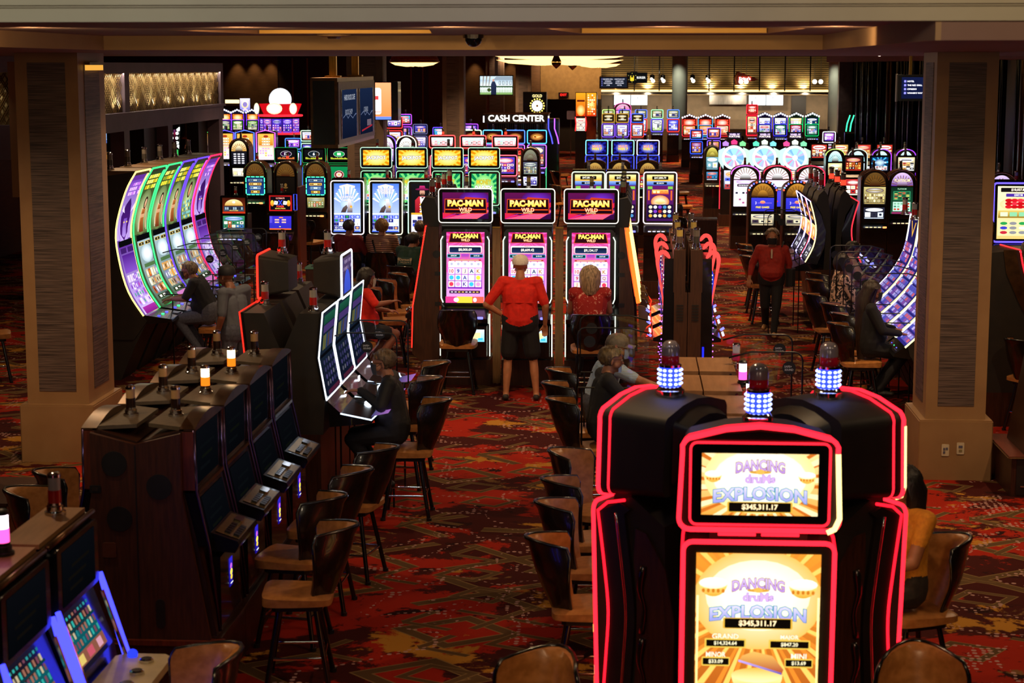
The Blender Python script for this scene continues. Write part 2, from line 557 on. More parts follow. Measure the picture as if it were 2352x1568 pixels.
# ================================================================== THE SETTING
def carpet():
 m, nt, out = _new('patterned_carpet')
 N = nt.nodes.new; L = nt.links.new
 b = N('ShaderNodeBsdfPrincipled'); b.inputs['Roughness'].default_value = .95
 b.inputs['Specular IOR Level'].default_value = .1
 tc = N('ShaderNodeTexCoord')
 def val(v):
  n = N('ShaderNodeValue'); n.outputs[0].default_value = v; return n.outputs[0]
 def ma(op, a, c=None, d=None):
  n = N('ShaderNodeMath'); n.operation = op
  for i, x in enumerate((a, c, d)):
   if x is None: continue
   if isinstance(x, (int, float)): n.inputs[i].default_value = x
   else: L(x, n.inputs[i])
  return n.outputs[0]
 def mapping(sc, rot=0., off=(0, 0, 0)):
  n = N('ShaderNodeMapping'); n.inputs['Scale'].default_value = sc
  n.inputs['Rotation'].default_value = (0, 0, rot); n.inputs['Location'].default_value = off
  L(tc.outputs['Object'], n.inputs[0]); return n.outputs[0]
 def noise(v, sc, det=4, dist=0., rough=.6):
  n = N('ShaderNodeTexNoise'); n.inputs['Scale'].default_value = sc; n.inputs['Detail'].default_value = det
  n.inputs['Distortion'].default_value = dist; n.inputs['Roughness'].default_value = rough
  L(v, n.inputs['Vector']); return n.outputs[0]
 def gt(a, t, soft=.01):
  n = N('ShaderNodeMapRange'); n.inputs['From Min'].default_value = t - soft; n.inputs['From Max'].default_value = t + soft
  L(a, n.inputs['Value']); return n.outputs[0]
 def mixc(f, a, c):
  n = N('ShaderNodeMix'); n.data_type = 'RGBA'
  L(f, n.inputs[0])
  for k, x in ((6, a), (7, c)):
   if isinstance(x, tuple): n.inputs[k].default_value = (*x, 1)
   else: L(x, n.inputs[k])
  return n.outputs[2]
 # ragged patches
 red = gt(noise(mapping((1, 1.15, 1)), .62, 8, .35, .68), .505)
 drk = gt(noise(mapping((1.1, 1.5, 1), 0, (7, 3, 0)), 1.7, 6, .3, .7), .60)
 gold = gt(noise(mapping((1, 1.3, 1), 0, (21, 9, 0)), .85, 7, .3, .68), .60)
 olive = gt(noise(mapping((1, 1.1, 1), 0, (3, 31, 0)), 1.0, 7, .4, .7), .62)
 c = mixc(red, lin('#43120d'), lin('#a3230f'))
 c = mixc(drk, c, lin('#2a0b09'))
 c = mixc(olive, c, lin('#7d5a33'))
 c = mixc(gold, c, lin('#b47c2a'))
 # angular ribbon shapes on a skewed grid
 def shapes(scale, rot, off, thr, w):
  nonlocal c
  v = mapping((scale, scale * 1.25, 1), rot, off)
  sp = N('ShaderNodeSeparateXYZ'); L(v, sp.inputs[0])
  fx, fy = ma('FLOOR', sp.outputs[0]), ma('FLOOR', sp.outputs[1])
  px = ma('SUBTRACT', ma('SUBTRACT', sp.outputs[0], fx), .5); py = ma('SUBTRACT', ma('SUBTRACT', sp.outputs[1], fy), .5)
  cb = N('ShaderNodeCombineXYZ'); L(fx, cb.inputs[0]); L(fy, cb.inputs[1])
  wn = N('ShaderNodeTexWhiteNoise'); L(cb.outputs[0], wn.inputs[0])
  sc = N('ShaderNodeSeparateColor'); L(wn.outputs['Color'], sc.inputs[0])
  ax, ay = ma('ABSOLUTE', px), ma('ABSOLUTE', py)
  # diamond outline
  dm = ma('ABSOLUTE', ma('SUBTRACT', ma('ADD', ax, ay), .33))
  # cross
  cr = ma('ADD', ma('ABSOLUTE', ma('SUBTRACT', ax, ay)), ma('MULTIPLY', ma('GREATER_THAN', ma('ADD', ax, ay), .78), 9))
  # chevron: half of a cross
  ch = ma('ADD', cr, ma('MULTIPLY', ma('LESS_THAN', px, -.02), 9))
  # bent bar
  bb = ma('ADD', ma('ABSOLUTE', ma('SUBTRACT', py, ma('MULTIPLY', ma('MAXIMUM', px, -.1), .8))), ma('MULTIPLY', ma('GREATER_THAN', ax, .4), 9))
  r = sc.outputs[0]
  def sel(lo, hi, d):
   f = ma('MULTIPLY', ma('GREATER_THAN', r, lo), ma('LESS_THAN', r, hi))
   return ma('ADD', d, ma('MULTIPLY', ma('SUBTRACT', 1, f), 9))
  d = ma('MINIMUM', ma('MINIMUM', sel(0, .2, dm), sel(.2, .4, cr)), ma('MINIMUM', sel(.4, .62, ch), sel(.62, thr, bb)))
  fill = ma('LESS_THAN', d, w)
  edge = ma('MULTIPLY', ma('GREATER_THAN', d, w * .78), fill)
  c = mixc(fill, c, lin('#5e4529'))
  c = mixc(edge, c, lin('#8f7145'))
 shapes(.78, .12, (0, 0, 0), .66, .07)
 shapes(1.3, -.25, (5.3, 2.1, 0), .5, .07)
 # dotted contour lines
 v = mapping((1, 1, 1), 0, (4, 4, 0))
 cn = ma('LESS_THAN', ma('ABSOLUTE', ma('SUBTRACT', noise(v, .9, 2, .6), .5)), .013)
 vo = N('ShaderNodeTexVoronoi'); vo.inputs['Scale'].default_value = 17; vo.inputs['Randomness'].default_value = .35
 L(tc.outputs['Object'], vo.inputs['Vector'])
 dots = ma('MULTIPLY', cn, ma('LESS_THAN', vo.outputs['Distance'], .33))
 c = mixc(dots, c, lin('#b98f86'))
 # pile
 pile = noise(tc.outputs['Object'], 260, 2)
 n = N('ShaderNodeMix'); n.data_type = 'RGBA'; n.blend_type = 'MULTIPLY'
 n.inputs[0].default_value = .35; L(c, n.inputs[6])
 cr = N('ShaderNodeValToRGB'); L(pile, cr.inputs[0]); L(cr.outputs[0], n.inputs[7])
 L(n.outputs[2], b.inputs['Base Color'])
 L(b.outputs[0], out.inputs[0])
 return m
CARPET = carpet()
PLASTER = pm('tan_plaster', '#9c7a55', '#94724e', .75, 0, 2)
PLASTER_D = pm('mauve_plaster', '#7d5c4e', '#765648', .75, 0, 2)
CREAM = pm('cream_plaster', '#a99c82', '#a1947a', .7, 0, 2)
STONE = pm('honed_limestone', '#92704b', '#886643', .42, 0, 3, (1, 1, 1), .02)
STONE_D = pm('grey_brown_stone', '#6a5648', '#5e4c40', .5, 0, 3)
WEAVE = pm('woven_grasscloth', '#66534a', '#2c201b', .5, 0, 7, (.35, .35, 14), .25, spec=.6)
BROWNW = pm('brown_wall_covering', '#5c3c22', '#4c301b', .6, 0, 12, (.3, .3, 3))
DARKW = pm('dark_wall_panel', '#22150f', '#1a100b', .45, 0, 6)
TANW = pm('tan_wall_covering', '#8a6a3e', '#7e5f36', .7, 0, 6)
def pane(name, pts, mat, kind='structure'):
 mb = MB(); mb.add(pts, [tuple(range(len(pts)))])
 o = mk(name, mb, mat)
 o['kind'] = kind
 return o
def sbox(name, x0, y0, z0, x1, y1, z1, mat, parent=None, b=0.):
 o = mk(name, MB().box(x0, y0, z0, x1, y1, z1, b=b), mat, parent)
 if not parent:
  struct(o)
 return o
fl = MB(); fl.box(-45, 4, -.2, 40, 104, 0)
struct(mk('floor', fl, CARPET))
# ceilings: high field in front, dropped soffit, high field behind
ZS, ZH, ZB = 4.28, 4.40, 4.80
OX0, OX1, OY = -4.55, 1.6, 15.6
mb = MB()
mb.box(-25, 9.8, ZS, OX0, 26, ZS + .9)
mb.box(OX1, 9.8, ZS, 25, 26, ZS + .9)
mb.box(OX0, OY, ZS, OX1, 26, ZS + .9)
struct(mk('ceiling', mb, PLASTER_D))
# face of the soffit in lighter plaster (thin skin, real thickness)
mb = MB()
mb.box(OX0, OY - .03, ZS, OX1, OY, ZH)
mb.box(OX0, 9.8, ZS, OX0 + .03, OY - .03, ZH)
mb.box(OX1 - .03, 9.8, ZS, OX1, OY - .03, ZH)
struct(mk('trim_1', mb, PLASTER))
# high ceiling with two trays
holes = [((-3.35, 13.1), (-1.45, 13.1), (-1.6, 14.7), (-3.0, 14.7)), ((-.62, 12.6), (1.2, 12.6), (1.05, 14.7), (-.42, 14.7))]
mb = MB()
xs = [OX0, -3.35, -1.45, -.62, 1.2, OX1]
mb.box(OX0, 9.8, ZH, OX1, 12.6, ZH + .05)
mb.box(OX0, 14.7, ZH, OX1, OY, ZH + .05)
for (h0, h1, h2, h3), x0, x1 in ((holes[0], OX0, -1.05), (holes[1], -1.05, OX1)):
 if h0[1] > 12.6:
  mb.box(x0, 12.6, ZH, x1, h0[1], ZH + .05)
 mb.prism_z([(x0, h0[1]), h0, h3, (x0, 14.7)], ZH, ZH + .05)
 mb.prism_z([h1, (x1, h1[1]), (x1, 14.7), h2], ZH, ZH + .05)
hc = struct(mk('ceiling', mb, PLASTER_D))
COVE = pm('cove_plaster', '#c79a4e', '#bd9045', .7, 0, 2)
for h in holes:
 mb = MB()
 cx = sum(p[0] for p in h) / 4; cyy = sum(p[1] for p in h) / 4
 big = [(cx + (x - cx) * 1.12, cyy + (y - cyy) * 1.12) for x, y in h]
 n = 4
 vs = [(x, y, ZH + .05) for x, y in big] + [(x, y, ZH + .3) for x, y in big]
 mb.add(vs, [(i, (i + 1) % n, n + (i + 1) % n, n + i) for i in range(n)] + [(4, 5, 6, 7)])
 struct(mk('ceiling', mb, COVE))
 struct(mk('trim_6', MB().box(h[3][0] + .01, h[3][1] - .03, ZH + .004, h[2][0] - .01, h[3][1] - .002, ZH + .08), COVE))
# rear high ceiling
mb = MB(); mb.box(-45, 26, ZB, 40, 104, ZB + .2)
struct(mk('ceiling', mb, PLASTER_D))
# stepped cornice over the balcony mouth
mb = MB()
prof = [(9.82, ZH - .12), (9.75, ZH - .12), (9.75, ZH - .045), (9.70, ZH - .045), (9.70, ZH - .035), (9.64, ZH - .035), (9.64, ZH + .0), (9.6, ZH + 0.), (9.6, ZH + .05), (9.5, ZH + .05), (9.5, ZH + .5), (9.82, ZH + .5)]
prof = [(y, z + .10) for y, z in prof]
mb.prism_x(prof, -25, 25)
struct(mk('trim_2', mb, CREAM))
# --- columns
def column(name, x0, y0, w, d, z1, side_panel, plinth=.6, over=.07, mat=STONE, panel=True):
 root = bpy.data.objects.new(name, None); COL.objects.link(root); root.location = (x0, y0, 0); root['kind'] = 'structure'
 if plinth:
  mk('plinth', MB().box(-over, -over, 0, w + over, d + over, plinth, b=.012).box(-over + .01, -over + .01, plinth, w + over - .01, d + over - .01, plinth + .015), mat, root)
 mk('shaft', MB().box(0, 0, plinth, w, d, z1), mat, root)
 if panel:
  m = .12 * w / .6
  mk('inlay_panel', MB().box(m, -.006, plinth + .15, w - m, .02, z1 - .1), WEAVE, root)
  mk('inlay_panel', MB().box((-.006 if side_panel < 0 else w - .02), d * .22, plinth + .15, (.02 if side_panel < 0 else w + .006), d * .78, z1 - .1), WEAVE, root)
 return root
column('column', 2.98, 18.42, .6, .85, ZS, -1)
lc = column('column', -6.36, 18.66, .66, .95, ZS, 1)
# sockets on the right column's plinth
def socket(x, y, z, label, kind):
 t = thing('wall_outlet', label, 'outlet', (x, y, z))
 mk('cover_plate', MB().slab(rrect(.075, .12, .008, 2), -.008, 0), pm('ivory_plastic', '#c8b79a', None, .4), t)
 for dx, dz in (((-.012, .012), (.014, .016), (-.012, -.022)) if kind else ((0, .018),)):
  mk('jack', MB().box(dx - (.01 if kind else .02), -.012, dz - .012, dx + (.01 if kind else .02), -.006, dz + .012), pm('grey_blue_insert', '#5a5a70', None, .4), t)
 if not kind:
  mk('jack', MB().box(-.016, -.012, -.035, .016, -.006, -.01), pm('tan_insert', '#8a7a50', None, .4), t)
socket(3.18, 18.35, .31, 'ivory plate with three data jacks on the plinth of the stone column', 1)
socket(3.33, 18.35, .33, 'ivory plate with one power socket on the plinth of the stone column', 0)
# sconces: lit bands near the top of both columns
for x, y, sx in ((-5.7 + .006, 18.9, 1),):
 t = thing('wall_sconce', 'gold lit glass band high on the side of the wide stone column', 'wall lamp', (x, y, 4.1))
 mk('shade', MB().box(-.008, -.0, 0, .05, .5, .055, b=.01), glow('#e0a040', 1.3), t)
 mk('top_cap', MB().box(-.008, -.01, .056, .055, .51, .085), BRONZE, t)
# rear structural columns
column('column', -4.98, 48, .56, .56, ZB, 1, 0, mat=STONE_D)
column('column', -6.25, 40, .8, .6, ZB, 1, 0, mat=STONE_D)
column('column', -6.4, 80, .78, .5, ZB, 1, 0, mat=STONE_D)
column('column', -5.23, 82, .68, .5, ZB, 1, 0, mat=STONE_D)
# ================================================================== CHAIRS
def solid_sheet(mb, fn, nu, nv, M=None):
 """closed body between fn(u,v,0) and fn(u,v,1); u,v in 0..1"""
 A = [fn(i / nu, j / nv, 0) for j in range(nv + 1) for i in range(nu + 1)]
 B = [fn(i / nu, j / nv, 1) for j in range(nv + 1) for i in range(nu + 1)]
 n = len(A); w = nu + 1
 fs = []
 for j in range(nv):
  for i in range(nu):
   a = j * w + i
   fs.append((a, a + 1, a + w + 1, a + w)); fs.append((n + a, n + a + w, n + a + w + 1, n + a + 1))
 rim = [i for i in range(w)] + [j * w + nu for j in range(1, nv + 1)] + [nv * w + i for i in range(nu - 1, -1, -1)] + [j * w for j in range(nv - 1, 0, -1)]
 for k in range(len(rim)):
  a, b = rim[k], rim[(k + 1) % len(rim)]
  fs.append((a, n + a, n + b, b))
 return mb.add(A + B, fs, M)
def back_point(u, v, off):
 """seat-back surface: u across, v up, off = distance forward of the mid sheet"""
 u = u * 2 - 1
 s = min(1, v / .6); s = s * s * (3 - 2 * s)
 hw = .16 + .085 * s
 z = .70 + .54 * v
 if v > .72:
  t = (v - .72) / .28
  hw *= math.sqrt(max(0, 1 - (t * .78) ** 2)) * .35 + .65
 z -= .035 * u * u * v
 y = -.215 - .165 * v + .27 * u * u * (.4 + .6 * v) - .02 * math.sin(v * PI)
 if v > .85:
  y -= .03 * ((v - .85) / .15) ** 2
 return (u * hw, y + off, z)
def chair_parts(t):
 mb = MB()
 def seat(u, v, k):
  x = (u - .5) * 2; y = (v - .5) * 2
  r = 1 - .10 * (abs(x) ** 4 + 0) * (abs(y) ** 4)
  e = max(abs(x), abs(y)) ** 6
  wd = .24 * (1 - .06 * (y < 0) * abs(y))
  return (x * wd * r, y * .235 * r, (.745 - .022 * e + .012 * y) if k else (.655 + .012 * e))
 solid_sheet(mb, seat, 12, 12)
 mk('seat', mb, LEATHER, t, smooth=50)
 mb = MB()
 solid_sheet(mb, lambda u, v, k: back_point(.03 + u * .94, .02 + v * .975, .055 - .02 * (abs(u * 2 - 1) ** 4) if k else .008), 12, 12)
 mk('backrest', mb, LEATHER, t, smooth=60)
 mb = MB()
 solid_sheet(mb, lambda u, v, k: back_point(u, v * .985, .006 if k else -.022), 10, 10)
 sh = mk('back_shell', mb, SHELL, t, smooth=50)
 rim = [back_point(0, j / 8, .0) for j in range(9)] + [back_point(i / 8, 1, .0) for i in range(1, 8)] + [back_point(1, j / 8, .0) for j in range(8, -1, -1)]
 mk('edge_trim', MB().tube(rim, .013, 6), BLACK, t, smooth=True)
 mk('seat_frame', MB().box(-.17, -.17, .615, .17, .17, .658, b=.03), SOFT, t)
 for sx, sy in ((-1, -1), (1, -1), (1, 1), (-1, 1)):
  lg = mk('leg', MB().tube([(sx * .12, sy * .12, .63), (sx * .21, sy * .21, .02)], .019, 8), BLACK, t, smooth=50)
  mk('foot_tip', MB().lathe([(.024, 0), (.024, .03)], 8, T(sx * .213, sy * .213, 0)), SOFT, lg)
 q = [(-.178, -.178, .25), (.178, -.178, .25), (.178, .178, .25), (-.178, .178, .25)]
 mk('foot_rail', MB().tube(q, .012, 6, closed=True), CHROME, t, smooth=50)
CHAIRS = []
def chair(x, y, face, label, group=None):
 """face: heading of the sitter in degrees (0 = +y, 90 = -x, -90 = +x)"""
 x, y = x * 1.03, y * 1.03
 if not CHAIRS:
  t = thing('casino_chair', label, 'chair', (x, y, 0), R(face), group)
  t.scale.z = .89
  chair_parts(t)
 else:
  t = dup(CHAIRS[0], (x, y, 0), R(face), label, group)
  if not group and 'group' in t:
   del t['group']
 CHAIRS.append(t)
 return t
# ================================================================== PEOPLE
SKINC = {}
def skin(hexc):
 return pm('skin_' + hexc.strip('#'), hexc, None, .5, 0, 14)
def capsule(mb, a, b, ra, rb, n=10, k=3):
 a, b = Vector(a), Vector(b)
 d = b - a
 L = d.length
 if L < 1e-6:
  d = Vector((0, 0, 1)); L = 1e-6
 q = d.to_track_quat('Z', 'Y').to_matrix().to_4x4()
 prof = [(ra * math.cos(-PI / 2 + PI / 2 * i / k), ra * math.sin(-PI / 2 + PI / 2 * i / k)) for i in range(k + 1)] + [(rb * math.cos(PI / 2 * i / k), L + rb * math.sin(PI / 2 * i / k)) for i in range(k + 1)]
 prof = [(max(r, 1e-4), z) for r, z in prof]
 mb.lathe(prof, n, Matrix.Translation(a) @ q)
def remesh(mb, voxel, smooth=4):
 me = mb.mesh('tmp', [])
 o = bpy.data.objects.new('tmp', me); COL.objects.link(o)
 m = o.modifiers.new('r', 'REMESH'); m.mode = 'VOXEL'; m.voxel_size = voxel
 s = o.modifiers.new('s', 'SMOOTH'); s.iterations = smooth; s.factor = .5
 dg = bpy.context.evaluated_depsgraph_get()
 r = bpy.data.meshes.new_from_object(o.evaluated_get(dg))
 bpy.data.objects.remove(o); bpy.data.meshes.remove(me)
 return r
def lerp(a, b, t):
 return tuple(a[i] + (b[i] - a[i]) * t for i in range(3))
def hand_segs(wr, el, side, curl=.5, reach=None):
 """palm, four fingers and a thumb continuing the forearm from wrist WR; side +1/-1 = thumb side"""
 wr, el = Vector(wr), Vector(el)
 d = (Vector(reach) if reach else (wr - el)).normalized()
 up = Vector((0, 0, 1))
 lat = d.cross(up)
 if lat.length < .2:
  lat = Vector((0, 1, 0)).cross(d) if abs(d.y) < .9 else Vector((1, 0, 0))
 lat.normalize(); nrm = lat.cross(d).normalized()
 if nrm.z > 0: nrm = -nrm
 out = []
 pb = wr + d * .085
 for i, (off, ln) in enumerate(((-.031, .062), (-.011, .074), (.011, .078), (.031, .070))):
  off *= side
  root = wr + d * .02 + lat * off * .7
  kn = pb + lat * off
  out.append(('hand', root, kn, .014, .0125))
  d1 = (d * math.cos(curl * .7) + nrm * math.sin(curl * .7)).normalized()
  d2 = (d * math.cos(curl * 1.7) + nrm * math.sin(curl * 1.7)).normalized()
  m = kn + d1 * ln * .55
  out.append(('hand', kn, m, .0105, .0095)); out.append(('hand', m, m + d2 * ln * .45, .0095, .008))
 th = wr + d * .025 + lat * side * .022
 t1 = th + (d * .6 + lat * side * .7 + nrm * .3).normalized() * .04
 t2 = t1 + (d * .9 + lat * side * .25 + nrm * .3).normalized() * .035
 out.append(('hand', th, t1, .013, .011)); out.append(('hand', t1, t2, .011, .009))
 return out
def person(label, loc, rz, J, fat=1., skin_c='#b98262', shirt=None, pants=None, shoes=None, sleeve=.55, leg_bare=0., hair=None, hair_len=0., hat=None,
   mask=None, collar=None, female=False, glasses=False, extra=None, hv=1.07, voxel=.0095, group=None, head_yaw=0., head_pitch=0., curl=.5, hand_on=(0, 0)):
 """J: joints in metres; the figure faces +y. l = viewer's left when seen from behind (x<0)"""
 if J.pop('sit', 0):
  loc = (loc[0] * 1.03, loc[1] * 1.03, 0)
  dz, dy = .120 * fat + .016 - .12, (fat - 1) * .1 + .07
  J = {k: (v[0], v[1] + dy, v[2] + dz) if k[:2] not in ('an', 'hd') else v for k, v in J.items()}
 seg = []
 def s(k, a, b, ra, rb): seg.append((k, Vector(a), Vector(b), ra, rb))
 pe, ch, nk, hd = J['pelvis'], J['chest'], J['neck'], J['head']
 f = fat
 sp = Vector(ch) - Vector(pe)
 sw = .175 if not female else .155
 for sx in (-1, 1):
  s('pants', (pe[0] + sx * .075, pe[1], pe[2] - .01), (pe[0] + sx * .07, pe[1], pe[2] + .06), .115 * f, .118 * f)
  mid = lerp(pe, ch, .5)
  s('shirt', lerp(pe, ch, .16)[:1] and (lerp(pe, ch, .12)[0] + sx * .06, lerp(pe, ch, .12)[1], lerp(pe, ch, .12)[2]), (mid[0] + sx * .06, mid[1] + .0, mid[2]), .122 * f, .115 * f)
  s('shirt', (mid[0] + sx * .06, mid[1], mid[2]), (ch[0] + sx * .085, ch[1], ch[2]), .113 * f, .105 * f)
  s('shirt', (ch[0] + sx * .07, ch[1] + .01, ch[2] - .02), (ch[0] + sx * .10, ch[1] - .005, ch[2] + .08), .095 * f, .07)
 if f > 1.1:
  b = lerp(pe, ch, .35)
  s('shirt', (b[0] - .05, b[1] + .07, b[2]), (b[0] + .05, b[1] + .07, b[2]), .11 * f, .11 * f)
 if female:
  for sx in (-1, 1):
   s('shirt', (ch[0] + sx * .07, ch[1] + .075, ch[2] - .05), (ch[0] + sx * .075, ch[1] + .085, ch[2] - .06), .06, .055)
 s('skin', nk, lerp(nk, hd, .55), .062, .055)
 s('shirt', lerp(ch, nk, .45), lerp(ch, nk, .8), .09, .066)
 for sd, sx in (('l', -1), ('r', 1)):
  sh, el, wr = J['sh_' + sd], J['el_' + sd], J['wr_' + sd]
  s('shirt', lerp(ch, nk, .55), sh, .075, .066 * (1 + (f - 1) * .5))
  cut = sleeve
  up = lerp(sh, el, min(1, cut * 2)); k = 1 + (f - 1) * .4
  s('shirt', sh, up, .064 * k, .054 * k)
  if cut < .5:
   s('skin', up, el, .046 * k, .041 * k)
   s('skin', el, wr, .041 * k, .028)
  else:
   fo = lerp(el, wr, min(1, (cut - .5) * 2))
   s('shirt', el, fo, .05 * k, .043)
   s('skin', fo, wr, .032 * k, .028)
  for h in hand_segs(wr, el, -sx if False else -sx, curl, J.get('hd_' + sd)):
   seg.append(h)
  hip, kn, an = J['hip_' + sd], J['kn_' + sd], J['an_' + sd]
  k = 1 + (f - 1) * .5
  if leg_bare > 0:
   m = lerp(hip, kn, 1 - leg_bare)
   s('pants', hip, m, .098 * k, .088 * k)
   s('skin', m, kn, .066 * k, .055)
   q = lerp(kn, an, .35)
   s('skin', kn, q, .054, .057); s('skin', q, an, .057, .036)
  else:
   s('pants', hip, kn, .095 * k, .068 * k)
   s('pants', kn, lerp(kn, an, .3), .066 * k, .062); s('pants', lerp(kn, an, .3), lerp(kn, an, .97), .062, .052)
  fy = J.get('toe_' + sd) or (an[0] + sx * .02, an[1] + .16, an[2] - .05)
  s('shoe', (an[0], an[1] - .035, an[2] - .045), lerp(an, fy, .5)[:2] + (an[2] - .045,), .040, .042)
  s('shoe', lerp(an, fy, .4)[:2] + (an[2] - .048,), fy, .042, .033)
  s('shoe' if not leg_bare else 'skin', an, (an[0], an[1] - .01, an[2] - .04), .04, .04)
 # head: skull, jaw, nose, ears, in head space turned by yaw and pitch
 HM = Matrix.Translation(Vector(hd)) @ RZ(head_yaw) @ RX(head_pitch)
 def h(k, a, b, ra, rb): s(k, HM @ Vector(a), HM @ Vector(b), ra, rb)
 h('skin', (0, -.025, .045), (0, .02, .05), .080, .078)
 h('skin', (0, .035, -.005), (0, .045, -.065), .062, .043)
 h('skin', (-.03, .04, -.03), (.03, .04, -.03), .045, .045)
 h('skin', (0, .092, .005), (0, .108, -.022), .010, .014)
 h('skin', (-.03, .083, .03), (.03, .083, .03), .016, .016)
 h('skin', (-.016, .088, -.055), (.016, .088, -.055), .009, .009)
 for sx in (-1, 1):
  h('skin', (sx * .079, -.005, .02), (sx * .084, -.012, -.02), .013, .011)
 mb = MB()
 for k, a, b, ra, rb in seg:
  capsule(mb, a, b, ra, rb)
 me = remesh(mb, voxel)
 # material of each face from the nearest limb
 n = len(me.polygons)
 c = np.empty(n * 3, np.float64); me.polygons.foreach_get('center', c); c = c.reshape(n, 3)
 best = np.full(n, 1e9); idx = np.zeros(n, np.int32)
 kinds = ['shirt', 'pants', 'skin', 'shoe']
 for k, a, b, ra, rb in seg:
  A = np.array(a); D = np.array(b) - A
  dd = max(float(D @ D), 1e-9)
  t = np.clip(((c - A) @ D) / dd, 0, 1)
  dist = np.linalg.norm(c - A - t[:, None] * D, axis=1) - (ra + (rb - ra) * t)
  q = dist < best
  best[q] = dist[q]; idx[q] = kinds.index('skin' if k in ('skin', 'hand') else k)
 SK = skin(skin_c)
 for m in (shirt or SOFT, pants or SOFT, SK, shoes or SOFT):
  me.materials.append(m)
 me.polygons.foreach_set('material_index', idx)
 me.polygons.foreach_set('use_smooth', np.ones(n, bool))
 t = thing('person', label, 'person', loc, rz, group)
 ob('body', me, t)
 E_W = pm('eye_white', '#d8d2c8', None, .3)
 for sx in (-1, 1):
  e = mk('eye', MB().ball((0, 0, 0), .0125, .010, .009, 10, 6, HM @ T(sx * .030, .090, .014)), E_W, t, smooth=True)
  mk('iris', MB().ball((0, 0, 0), .0062, .004, .0062, 8, 5, HM @ T(sx * .030, .099, .014)), BLACK, e, smooth=True)
 if hair is not None:
  hm = pm('hair_' + hair.strip('#'), hair, tuple(v * .3 for v in lin(hair)), .5, 0, 60, (1, 1, .15), .6)
  mb = MB()
  rnd = random.Random(len(label)); hl = .40 if female else .55
  n, m = 34, 20
  vs = []
  for i in range(m + 1):
   for j in range(n):
    ph = 2 * PI * j / n; th = PI * .5 - (PI * .80) * i / m
    x, y, z = math.cos(th) * math.cos(ph), math.cos(th) * math.sin(ph), math.sin(th)
    front = max(0., y)
    low = -.2 - .75 * (1 - front) if hair_len >= 0 else -.2
    zz = z
    if y > .1 and z < hl - .3 * (1 - y):
     zz = hl - .3 * (1 - y)          # hairline above the brow
     if abs(x) > .6: zz = .1
    rr = 1 + .035 * math.sin(9 * ph + 5 * th) + rnd.uniform(-.05, .05) + (.12 if hair_len > .05 else 0)
    rr *= hv
    px, py, pz = x * .091 * rr, -.008 + y * .106 * min(rr, 1.1) - .012 * (hv - 1) * 9, .048 + zz * .092 * rr
    if hair_len > 0 and z < .05 and y < .35:
     pz -= hair_len * (-(z - .05)) * 1.2
     py -= .02 * hair_len / .2
    vs.append((px, py, pz))
  fs = [(i * n + j, (i + 1) * n + j, (i + 1) * n + (j + 1) % n, i * n + (j + 1) % n) for i in range(m) for j in range(n)]
  mb.add(vs, fs, HM)
  mk('hair', mb, hm, t, smooth=True, weld=True)
 if hat:
  hc = pm('cap_cloth_' + hat.strip('#'), hat, None, .7, 0, 40)
  mb = MB()
  mb.lathe([(.098, .035), (.103, .06), (.098, .10), (.078, .135), (.045, .152), (.012, .158)], 18, HM @ T(0, -.008, 0) @ Matrix.Diagonal((1, 1.1, 1, 1)))
  cp = mk('cap', mb, hc, t, smooth=50)
  mb = MB()
  solid_sheet(mb, lambda u, v, k: ((u - .5) * .17 * (1 - .35 * v * v), .07 + v * .105 - .03 * (2 * u - 1) ** 2, .048 - .02 * v - .02 * (2 * u - 1) ** 2 + (.006 if k else 0)), 8, 5, HM)
  mk('brim', mb, hc, cp, smooth=50)
 if mask:
  mm = pm('mask_' + mask.strip('#'), mask, None, .7, 0, 30)
  mb = MB()
  solid_sheet(mb, lambda u, v, k: (.078 * math.sin((u - .5) * 2.5), .032 + .083 * math.cos((u - .5) * 2.5) * (1 - .25 * (1 - v)) + (.010 if k else .004) - .01 * abs(v - .55), -.088 + v * .098), 12, 6, HM)
  mo = mk('face_mask', mb, mm, t, smooth=60)
  for sx in (-1, 1):
   mk('ear_loop', MB().tube([HM @ Vector((sx * .07, .05, -.01)), HM @ Vector((sx * .086, .01, .022)), HM @ Vector((sx * .088, -.018, .005)), HM @ Vector((sx * .07, .045, -.06))], .0018, 4), mm, mo)
 if glasses:
  g = MB()
  for sx in (-1, 1):
   g.tube([HM @ Vector((sx * .032 + .022 * math.cos(a), .112, .016 + .017 * math.sin(a))) for a in [2 * PI * i / 10 for i in range(10)]], .002, 4, closed=True)
   g.tube([HM @ Vector((sx * .054, .11, .02)), HM @ Vector((sx * .085, .0, .024))], .002, 4)
  g.tube([HM @ Vector((-.01, .113, .018)), HM @ Vector((.01, .113, .018))], .002, 4)
  mk('glasses', g, BLACK, t)
 if collar:
  mk('collar', MB().tube([Vector(nk) + Vector((.066 * math.cos(a), .062 * math.sin(a), .012 + .006 * math.sin(a))) for a in [2 * PI * i / 12 for i in range(12)]], .016, 6, closed=True), collar, t, smooth=True)
 if extra:
  extra(t, HM)
 return t
def standing(h=1.78, **k):
 q = h / 1.78
 J = dict(pelvis=(0, 0, .95), chest=(0, .0, 1.32), neck=(0, -.01, 1.50), head=(0, .02, 1.63),
    sh_l=(-.205, -.01, 1.45), sh_r=(.205, -.01, 1.45), el_l=(-.27, -.03, 1.16), el_r=(.27, -.03, 1.16), wr_l=(-.27, .06, .92), wr_r=(.27, .06, .92),
    hip_l=(-.095, 0, .91), hip_r=(.095, 0, .91), kn_l=(-.11, .02, .50), kn_r=(.11, .02, .50), an_l=(-.12, -.03, .088), an_r=(.12, -.03, .088))
 J.update(k)
 J = {a: tuple(v * q for v in b) for a, b in J.items()}
 return J
